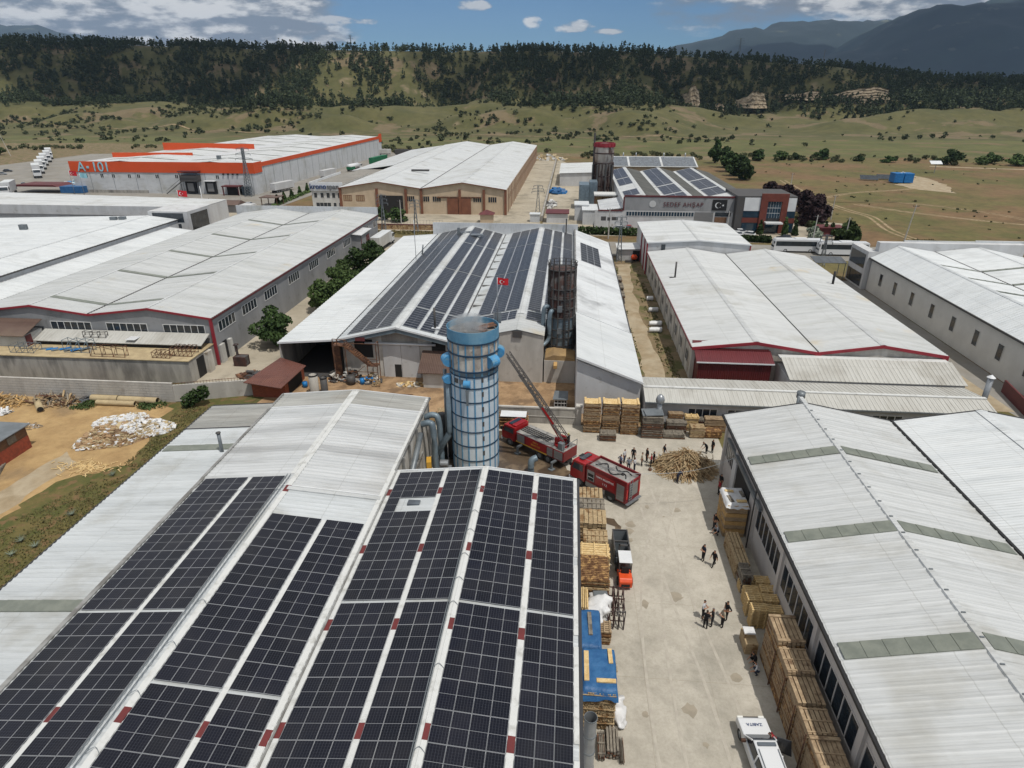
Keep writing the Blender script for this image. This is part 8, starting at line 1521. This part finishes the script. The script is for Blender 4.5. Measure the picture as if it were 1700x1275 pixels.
person('person in a beige top between the ring and the slat heap', 9.15, 62.4, -20, 'stand', 'cloth_beige', 'cloth_dark', group=GB2); person('taller person in black facing the person in the beige top', 9.8, 63.2, -160, 'stand', 'cloth_black', 'cloth_black', h=1.07, group=GB2); person('person in a red top beside the slat heap', 10.15, 62.2, 170, 'arms', 'cloth_red', 'cloth_black', group=GB2); person('person in black right behind the person in the red top', 10.5, 62.7, 190, 'stand', 'cloth_black', 'cloth_black', group=GB2)
person('person in dark shirt and grey trousers walking behind the slat heap', 11.85, 64.5, 10, 'walk', 'cloth_dark', 'cloth_grey'); person('person in navy bending at the near side of the slat heap', 12.6, 59.2, 20, 'bend', 'cloth_navy', 'cloth_navy'); person('person in black standing at the far right of the slat heap', 17.6, 66.0, 200, 'stand', 'cloth_black', 'cloth_black'); person('person in black crouching at the far right of the slat heap', 16.9, 65.8, 200, 'bend', 'cloth_black', 'cloth_black')
person('person in navy on the left of the pair walking in the yard', 13.05, 46.7, 200, 'arms', 'cloth_navy', 'cloth_black', h=1.04, group=GD2); person('person in black on the right of the pair walking in the yard', 13.85, 46.0, 210, 'walk', 'cloth_black', 'cloth_black', h=1.04, group=GD2)
person('person in black leaning beside the tall yellow timber stack', 14.95, 51.4, 200, 'hips', 'cloth_black', 'cloth_dark', h=1.06); person('person in a grey shirt crouching beside the tall yellow timber stack', 15.15, 50.6, 200, 'crouch', 'cloth_grey', 'cloth_dark')
person('person in a white shirt at the left of the five in mid yard', 11.75, 39.7, -30, 'arms', 'cloth_white', 'cloth_black', h=1.06, group=GC2); person('person in black with back turned at the front of the five in mid yard', 11.75, 38.6, 60, 'stand', 'cloth_black', 'cloth_black', h=1.06, group=GC2); person('person in black with folded arms in the centre of the five in mid yard', 12.3, 38.9, 170, 'arms', 'cloth_black', 'cloth_dark', 'hair_grey', h=1.06, group=GC2); person('person in a beige shirt among the five in mid yard', 13.1, 38.9, 190, 'arms', 'cloth_beige', 'cloth_black', 'hair_grey', h=1.06, group=GC2); person('person in black at the right of the five in mid yard', 13.55, 39.7, 200, 'hips', 'cloth_black', 'cloth_black', h=1.08, group=GC2)
person('person in black sitting in the shade of the timber blocks', 14.8, 35.5, 190, 'crouch', 'cloth_black', 'cloth_black'); person('person in a white shirt crouching in the shade of the timber blocks', 14.75, 34.5, 170, 'crouch', 'cloth_white', 'cloth_jeans'); person('person in a red and white top at the open vehicle door', 14.25, 28.6, 180, 'bend', 'cloth_red', 'cloth_navy')
GSH = 'people in the shade by the warehouse doorway'
for k, (x, y, c, l) in enumerate(((16.6, 57.4, 'cloth_red', 'person in a dark red top in the shade by the warehouse doorway'), (17.0, 58.6, 'cloth_black', 'person in black in the shade nearest the slat heap end of the doorway'), (16.5, 55.8, 'cloth_grey', 'person in a grey top in the shade behind the yellow timber stack'))): person(l, x, y, 190+20*k, 'stand', c, 'cloth_black', group=GSH)
fm = person('firefighter in dark kit with striped helmet standing on the ladder truck', .9, 61.9, 150, 'arms', 'cloth_black', 'cloth_dark', 'hi_vis', z=2.26, h=1.02)
for x, y, lab in ((-137, 240, 'tiny dark figure walking across the lorry park'), (12, 256, 'tiny dark figure far up the grey factory lane')): person(lab, x, y, 90, 'walk', 'cloth_black', 'cloth_black')
# ---------------------------------------------------------------- trees, hedges, poles, pylons
GT1 = 'broad green trees along the lane by the grey warehouse'
for lab, x, y, h, w, s in (('dark green tree nearest the camera in the lane, standing alone by the grey warehouse', -47.3, 95.2, 6.6, 6.4, 1), ('green tree second along the grey warehouse lane', -45.4, 113.5, 6.4, 5.6, 2), ('green tree third along the grey warehouse lane', -45.2, 119.5, 7.3, 6.0, 3), ('green tree fourth along the grey warehouse lane, with pale blossom beside it', -45.6, 126, 7.0, 5.8, 4), ('rounded dense tree fifth along the grey warehouse lane', -46.4, 138, 7.0, 6.4, 5), ('rounded dense tree farthest along the grey warehouse lane', -46.4, 146.5, 6.6, 6.4, 6)): tree(lab, (x, y, 0), h, w, 'leaf_mid' if s in (2, 3, 4) else 'leaf_dark', 2600, .2, 100+s, 'tree', 'tree', GT1, 8, .2, False, .12)
shrub('pale yellow blossoming oleander between the lane trees', (-46.8, 131, 0), 3.4, 4.2, 'leaf_pale', 201, 700, 'flowering_shrub', 'shrub', None, .13)
for lab, x, y, h, w, s in (('slender dark tree beside the grey factory, at the far end of its row', 86, 412, 13, 7, 11), ('broad dark tree second from the far end beside the grey factory', 86, 388, 11, 10, 12), ('tree in the middle of the row beside the grey factory', 85, 366, 10, 10, 13), ('tree fourth along the row beside the grey factory', 84, 348, 9, 10, 15), ('large dark tree at the near end of the row beside the grey factory', 84, 331, 10.5, 11, 14)): tree(lab, (x, y, 0), h, w, 'leaf_dark', 1100, .55, 100+s, 'tree', 'tree', 'dark trees beside the grey factory', 7, .3, False, .1)
for k, (x, y, h, w) in enumerate(((80, 268, 6.5, 10), (82, 255, 7, 10), (83, 243, 6.4, 10), (84, 232, 6.8, 9), (79, 218, 7, 10), (75.5, 212, 6, 7))): tree(('farthest purple leaved tree behind the office', 'second purple leaved tree behind the office', 'third purple leaved tree behind the office', 'fourth purple leaved tree behind the office', 'largest purple leaved tree at the corner of the office forecourt', 'small purple leaved tree touching the office corner')[k], (x, y, 0), h, w, 'leaf_purple', 900, .5, 140+k, 'purple_tree', 'tree', 'purple leaved trees behind the office', 6, .25, False, .1)
for lab, x, y, h, w, lf, s in (('round tree in the field nearest the grey factory trees', 116.5, 430, 6.6, 9, 'leaf_dark', 1), ('grey green tree second in the field row', 131, 437, 5.2, 9, 'leaf_mid', 2), ('small bush like tree third in the field row', 141, 439, 4.0, 5, 'leaf_dark', 3), ('round dark tree fourth in the field row', 157, 438, 6.6, 9, 'leaf_dark', 4), ('tiny bush on the field bank past the fourth tree', 177, 432, 3.4, 5, 'leaf_dark', 14), ('low wide tree on the field bank above the blue tanks', 191, 424, 3.6, 9, 'leaf_dark', 15), ('broad tree in the field beside the small solar mast', 221, 416, 8.2, 14, 'leaf_dark', 5), ('low tree right of the broad field tree', 241, 418, 4.6, 10, 'leaf_mid', 6), ('bushy tree beside the white lane at the right edge', 258, 412, 6, 14, 'leaf_mid', 7), ('dark round tree right of the low field tree', 250, 425, 6, 8, 'leaf_dark', 8), ('bright green round tree on the forecourt by the coaches', 78.5, 187.5, 5.4, 7, 'leaf_mid', 9), ('grey green small tree on the forecourt by the coaches', 68.6, 188.5, 3.8, 4.6, 'leaf_pale', 10), ('dark bush in front of the tan hall doorway', -55, 207.5, 4.4, 6.4, 'leaf_dark', 11), ('narrow dark bush left of the tan hall doorway', -61, 210, 4.2, 3.6, 'leaf_dark', 12), ('single tree on the lorry park island by the flags', -127.5, 207, 4.0, 4.4, 'leaf_dark', 13), ('pointed dark tree at the left edge by the road', -388, 425, 9, 12, 'leaf_dark', 16), ('second dark tree at the left edge by the road', -378, 405, 6, 10, 'leaf_dark', 17)):
    tree(lab, (x, y, 0), h, w, lf, 700, .5 if h > 5 else .34, 160+s, 'tree', 'tree', None, 6, .2, False, .08)
for k, (x, y) in enumerate(((56.5, 196), (63.5, 195.6), (66.3, 195.2), (71.2, 195.0), (74.8, 195.4), (76.6, 195))): tree('small dark conifer planted before the glass office', (x, y, 0), 4.2 if k != 1 else 5.4, 2.2, 'leaf_dark', 260, .3, 190+k, 'conifer', 'tree', 'conifers before the glass office', 6, .1, True, .05)
for k, (x, y) in enumerate(((-108.6, 237), (-108.9, 244), (-109.2, 252), (-109.6, 261), (-109.9, 270), (-110.2, 279), (-110.6, 288))): tree('small pointed tree along the verge of the depot lane', (x, y, 0), 3.6, 2.6, 'leaf_dark', 220, .32, 210+k, 'conifer', 'tree', 'small pointed trees along the depot lane', 5, .1, True, .05)
shrub('dark bush growing at the foot of the block wall', (-48.6, 72.6, 0), 3.2, 3.3, 'leaf_dark', 301, 900, size=.13); shrub('low weeds beside the pale pipes', (-63.6, 71.2, 0), 3.6, .5, 'leaf_mid', 302, 400, size=.1); shrub('low weeds at the end of the long pale pipe', (-54.5, 71.8, 0), 4.2, .6, 'leaf_mid', 303, 500, size=.1)
for k, (x, y) in enumerate(((-49.7, 43.9), (-47.8, 43.3), (-49.0, 42.0), (-48.6, 55.4), (-47.9, 48.2))):
    rng = random.Random(k); mb = MB()
    for j in range(22):
        a = j*2.4; L = .55+.25*rng.random(); t = .35+.5*rng.random(); c, s = math.cos(a), math.sin(a); mb.face([(x-.05*s, y+.05*c, .05), (x+.05*s, y-.05*c, .05), (x+c*L*math.cos(t), y+s*L*math.cos(t), .05+L*math.sin(t))])
    tag(mb.build('agave', 'leaf_pale'), 'pale spiky agave in the rough grass beside the factory roof', 'plant', 'pale agaves in the rough grass')
def blades(name, poly_fn, n, m, size, seed, label):
    rng = np.random.default_rng(seed); P = poly_fn(rng, n); n = len(P); a = rng.uniform(0, 6.28, n); w = size*rng.uniform(.5, 1.3, n); h = size*rng.uniform(.6, 1.8, n); dx, dy = np.cos(a)*w, np.sin(a)*w; lx, ly = rng.normal(0, .3, n)*h, rng.normal(0, .3, n)*h
    z0 = P[:, 2]; v = np.stack([np.stack([P[:, 0]-dx, P[:, 1]-dy, z0], -1), np.stack([P[:, 0]+dx, P[:, 1]+dy, z0], -1), np.stack([P[:, 0]+lx+dx*.3, P[:, 1]+ly+dy*.3, z0+h], -1), np.stack([P[:, 0]+lx-dx*.3, P[:, 1]+ly-dy*.3, z0+h], -1)], 1).reshape(-1, 3)
    me = mesh_np(name, v, np.arange(n*4).reshape(n, 4), m); o = bpy.data.objects.new(name, me); COL.objects.link(o); tag(o, label, 'grass', None, 'stuff')
def left_strip(rng, n):
    y = rng.uniform(26, 72, n); x = -41.2-rng.uniform(0, 1, n)**1.3*np.interp(y, [26, 45, 56, 60, 70], [22, 12.5, 8, 7.5, 9]); k = fbm(x/1.6, y/1.6, 4, 3) > .36; return np.stack([x[k], y[k], x[k]*0], -1)
blades('rough_grass', left_strip, 15000, 'dry_grass', .1, 5, 'rough dry grass between the sand lot and the factory roof'); blades('green_weeds', left_strip, 7000, 'green_grass', .1, 6, 'green weeds among the dry grass beside the factory roof')
def lane_side(rng, n):
    y = rng.uniform(80, 150, n); r = rng.random(n) < .5; x = np.where(r, rng.uniform(15.2, 17.2, n), rng.uniform(10.3, 12.0, n)); k = fbm(x/1.2, y/3, 9, 3) > .48; return np.stack([x[k], y[k], x[k]*0], -1)
blades('lane_weeds', lane_side, 3000, 'green_grass', .16, 7, 'weeds along both edges of the dirt lane')
def wall_side(rng, n):
    x = rng.uniform(-130, 104, n); y = 187.2+rng.uniform(0, 4.4, n); k = (x < -40) & (x > -62) | (x > 96); return np.stack([x[k], y[k], x[k]*0], -1)
blades('verge_weeds', wall_side, 6000, 'dry_grass', .3, 8, 'dry weeds on the roadside verge below the stone wall')
def hedge(label, pts, w, h, seed, leaf='leaf_dark', n=2600, size=.28):
    rng = np.random.default_rng(seed); ce = []
    for a, b in zip(pts, pts[1:]):
        L = math.dist(a, b); k = int(L/1.1)
        for i in range(k): t = i/k; ce.append((a[0]+(b[0]-a[0])*t, a[1]+(b[1]-a[1])*t, h*.5))
    v, f = leaf_cloud(ce, [(.95, w*.6, h*.56)]*len(ce), n, size, rng); o = bpy.data.objects.new('hedge', mesh_np('hedge', v, f, leaf)); COL.objects.link(o); tag(o, label, 'hedge')
hedge('dark clipped hedge along the street before the grey factory', [(3, 192), (22, 191), (34, 190.5)], 1.6, 2.2, 1); hedge('dark clipped hedge right of the brown gatehouse', [(46, 185.5), (57, 184.5)], 1.4, 1.8, 2, n=1200); hedge('straggling grey green hedge bounding the office forecourt', [(72, 222), (76, 205), (80, 192)], 2.0, 2.0, 3, 'leaf_olive', 1500, .35); hedge('line of green shrubs along the depot lane fence', [(-108, 232), (-109.8, 278), (-111, 330)], 1.0, 1.1, 4, 'leaf_mid', 1600, .3); hedge('green strip of shrubs along the wall of the white hall, by the lone flue', [(55.6, 73), (54.2, 88)], 1.0, .8, 5, 'leaf_olive', 700, .15)
GPL = 'wooden and concrete poles along the street'
def pole(label, x, y, h, arm=1.6, lean=0, m='concrete_light', group=GPL):
    t = thing('utility_pole', label, 'pole', (x, y, 0), 0, group); mb = MB(); mb.tube([(0, 0, 0), (lean, 0, h)], [.2, .11], 8); part(mb, 'shaft', m, t); mb = MB(); mb.box(lean-arm/2, -.06, h-.5, lean+arm/2, .06, h-.38)
    for k in (-1, 0, 1): mb.tube([(lean+k*arm*.45, 0, h-.38), (lean+k*arm*.45, 0, h-.1)], .07, 6)
    part(mb, 'crossarm', 'steel_dark', t); return t
for lab, x, y, h, ln_ in (('concrete pole before the tan hall, beside the dark bush', -51.9, 198.5, 8.2, 0), ('pole at the street corner in front of the grey factory entrance', 42.6, 178.5, 9.4, .2), ('pole with switchgear left of the hedge before the grey factory', 11.6, 186, 8.6, 0), ('pole beside the coaches in front of the small forecourt tree', 65.0, 177, 9.0, .2), ('leaning pole in the field behind the white hall', 94.8, 190, 10, .9), ('thin pole by the dirt track in the field', 86, 222, 8, .1), ('thin pole between the coaches and the forecourt', 77, 186, 7, .1), ('short pole at the top of the dirt track', 92, 286, 8, 0), ('thin pole beside the brown roofed gatehouse', -116, 224, 8, 0), ('thin pole at the left edge by the pointed trees', -372, 420, 16, -4)): pole(lab, x, y, h, 1.6, ln_)
def pylon(label, x, y, h, w=1.3, group='lattice pylons in the industrial estate'):
    t = thing('pylon', label, 'pylon', (x, y, 0), 0, group); mb = MB(); n = max(6, int(h/1.1)); q = lambda k: w/2*(1-.72*min(1, k/(n*.72)))
    C4 = ((-1, -1), (1, -1), (1, 1), (-1, 1)); th = .09 if h < 15 else .16
    for k in range(n):
        z0, z1 = h*k/n, h*(k+1)/n; a, b = q(k), q(k+1)
        for i in range(4):
            c, d = C4[i], C4[(i+1) % 4]; mb.beam((c[0]*a, c[1]*a, z0), (c[0]*b, c[1]*b, z1), th*1.3); mb.beam((c[0]*a, c[1]*a, z0), (d[0]*b, d[1]*b, z1), th*.8)
    part(mb, 'lattice', 'steel_grey', t)
    for f in (.78, .88, .98): mb = MB(); L = w*(1.0+.5*(.98-f)*4); mb.beam((-L, 0, h*f), (L, 0, h*f), th); mb.beam((-L, 0, h*f), (0, 0, h*f+h*.04), th*.7); mb.beam((L, 0, h*f), (0, 0, h*f+h*.04), th*.7); [mb.tube([(s*L*.95, 0, h*f-.6), (s*L*.95, 0, h*f)], .1, 6) for s in (-1, 1)]; part(mb, 'crossarm', 'steel_grey', t)
    return t
pylon('grey lattice pylon at the street before the open doorway of the tan hall', -54.3, 187.2, 11.4); pylon('grey lattice pylon at the street left of the middle factory parapet', -45.3, 190.1, 9.6); pylon('grey lattice pylon in the lane right of the tan hall', -10.6, 225.4, 9.6, 1.6); pylon('grey lattice pylon at the far end of the dirt lane', 12.8, 158.5, 11, 1.3); pylon('tall lattice pylon at the corner of the orange banded depot', -129.0, 257, 18.5, 2.6); pylon('small lattice pylon behind the timber rack by the coaches', 61.2, 158, 7.5, 1.2)
for lab, x, y, h, w, px_ in (('tiny distant mast on the left of the skyline', mx_(583, 1080), 1080, 22, 3, 0), ('tiny distant pylon with wide arms on the right of the skyline', mx_(1211, 1110), 1110, 30, 5, 0), ('faint distant mast right of the wide armed pylon on the skyline', mx_(1342, 1120), 1120, 26, 3, 0)):
    z = float(hill_z(x, y))-1; p = pylon(lab, x, y, h, w, 'masts on the skyline'); p.location.z = z
GF = 'flags on poles at the depot'
for k, (x, y, h, m, lab, em) in enumerate(((-203.5, 256, 9.5, 'flag_red', 'red flag on a pole before the lettered end of the depot', True), (-198.5, 255, 8.8, 'sign_pale_blue', 'pale blue flag right of the red flag before the depot', False), (-127.0, 204.6, 9.5, 'flag_red', 'red flag on the lorry park island by the single tree', True), (-126.0, 203.6, 7.4, 'white_paint', 'white flag below the red one on the lorry park island', False))):
    t = thing('flag', lab, 'flag', (x, y, 0), 0, GF); pipe(t, 'flagpole', 'galvanised', [(x, y, 0), (x, y, h)], .09, 6); flag(t, x+.1, y, h-.1, 3.0, 1.9, m, 1, em)
t = thing('bollard_lamp', 'white slim lamp mast before the brown roofed gatehouse', 'lamp', (-124.5, 214, 0)); pipe(t, 'shaft', 'white_paint', [(-124.5, 214, 0), (-124.5, 214, 9.5)], .13, 6); block(t, 'barrier_box', 'red_trim', (-125, 213.4, 0, -124, 214.6, 2))
t = thing('truck_gate', 'pair of grey switch boxes on the pole by the hedge', 'switchgear', (11.6, 186, 0)); block(t, 'box', 'steel_dark', (9.2, 185.4, 5.2, 10.6, 186, 6.3), (11.0, 185.4, 5.2, 11.8, 185.9, 6.1), (12.2, 185.4, 5.3, 13.9, 186, 6.2))
cb = MB(); cb.tube(smooth_path([(17.05, 54.6, 6.3), (14.4, 54.2, 5.2), (11, 53.8, 4.6), (6, 53.0, 4.9), (1.8, 52.3, 6.9)], 5), .02, 4); tag(cb.build('cable', 'steel_grey'), 'thin pale cable strung across the yard between the two factories', 'cable')
# ---------------------------------------------------------------- haze over the valley
HB = MB(); HB.box(-11900, -400, -2.0, 11900, 12500, 1240); hz = HB.build('haze', [], None); hz['kind'] = 'stuff'; hz['label'] = 'thin blue haze lying over the valley'; hz['category'] = 'haze'
m = bpy.data.materials.new('haze'); m.use_nodes = True; t = m.node_tree; t.nodes.remove(t.nodes['Principled BSDF']); pv = N(t, 'ShaderNodeVolumePrincipled'); pv.inputs['Color'].default_value = (.5, .7, 1, 1); pv.inputs['Density'].default_value = .00004; pv.inputs['Anisotropy'].default_value = .2
t.links.new(pv.outputs[0], t.nodes['Material Output'].inputs['Volume']); hz.data.materials.append(m)
# ---------------------------------------------------------------- unseen clouds added above the view to shade the hill and mountains
mc = bpy.data.materials.new('shade_cloud'); mc.use_nodes = True; t = mc.node_tree; t.nodes.remove(t.nodes['Principled BSDF']); df = N(t, 'ShaderNodeBsdfDiffuse'); df.inputs[0].default_value = (.85, .85, .86, 1); tr = N(t, 'ShaderNodeBsdfTransparent'); ms = N(t, 'ShaderNodeMixShader'); ms.inputs[0].default_value = .4
t.links.new(tr.outputs[0], ms.inputs[1]); t.links.new(df.outputs[0], ms.inputs[2]); t.links.new(ms.outputs[0], t.nodes['Material Output'].inputs['Surface'])
def shade_cloud(x0, x1, y0, y1, z, n, r, seed):
    """lumpy deck added for its shade: overlapping flattened balls"""
    rr = random.Random(seed); mb = MB()
    for k in range(n):
        x, y, q = rr.uniform(x0, x1), rr.uniform(y0, y1), r*rr.uniform(.6, 1.3); mb.ring((x, y, z+rr.uniform(0, r*.3)), [(.01, -q*.12)]+[(q*math.sin(a), -q*.5*math.cos(a)*(.25 if a < 1.57 else 1)) for a in np.linspace(.5, math.pi-.02, 7)], 14)
    o = mb.build('shade_cloud', mc, None, True); tag(o, 'unseen broken clouds added to shade the hill and mountains', 'shade_cloud', None, 'stuff')
shade_cloud(-650, 1350, 500, 660, 1700, 40, 115, 3); shade_cloud(900, 7600, 4600, 7600, 1900, 60, 800, 5)
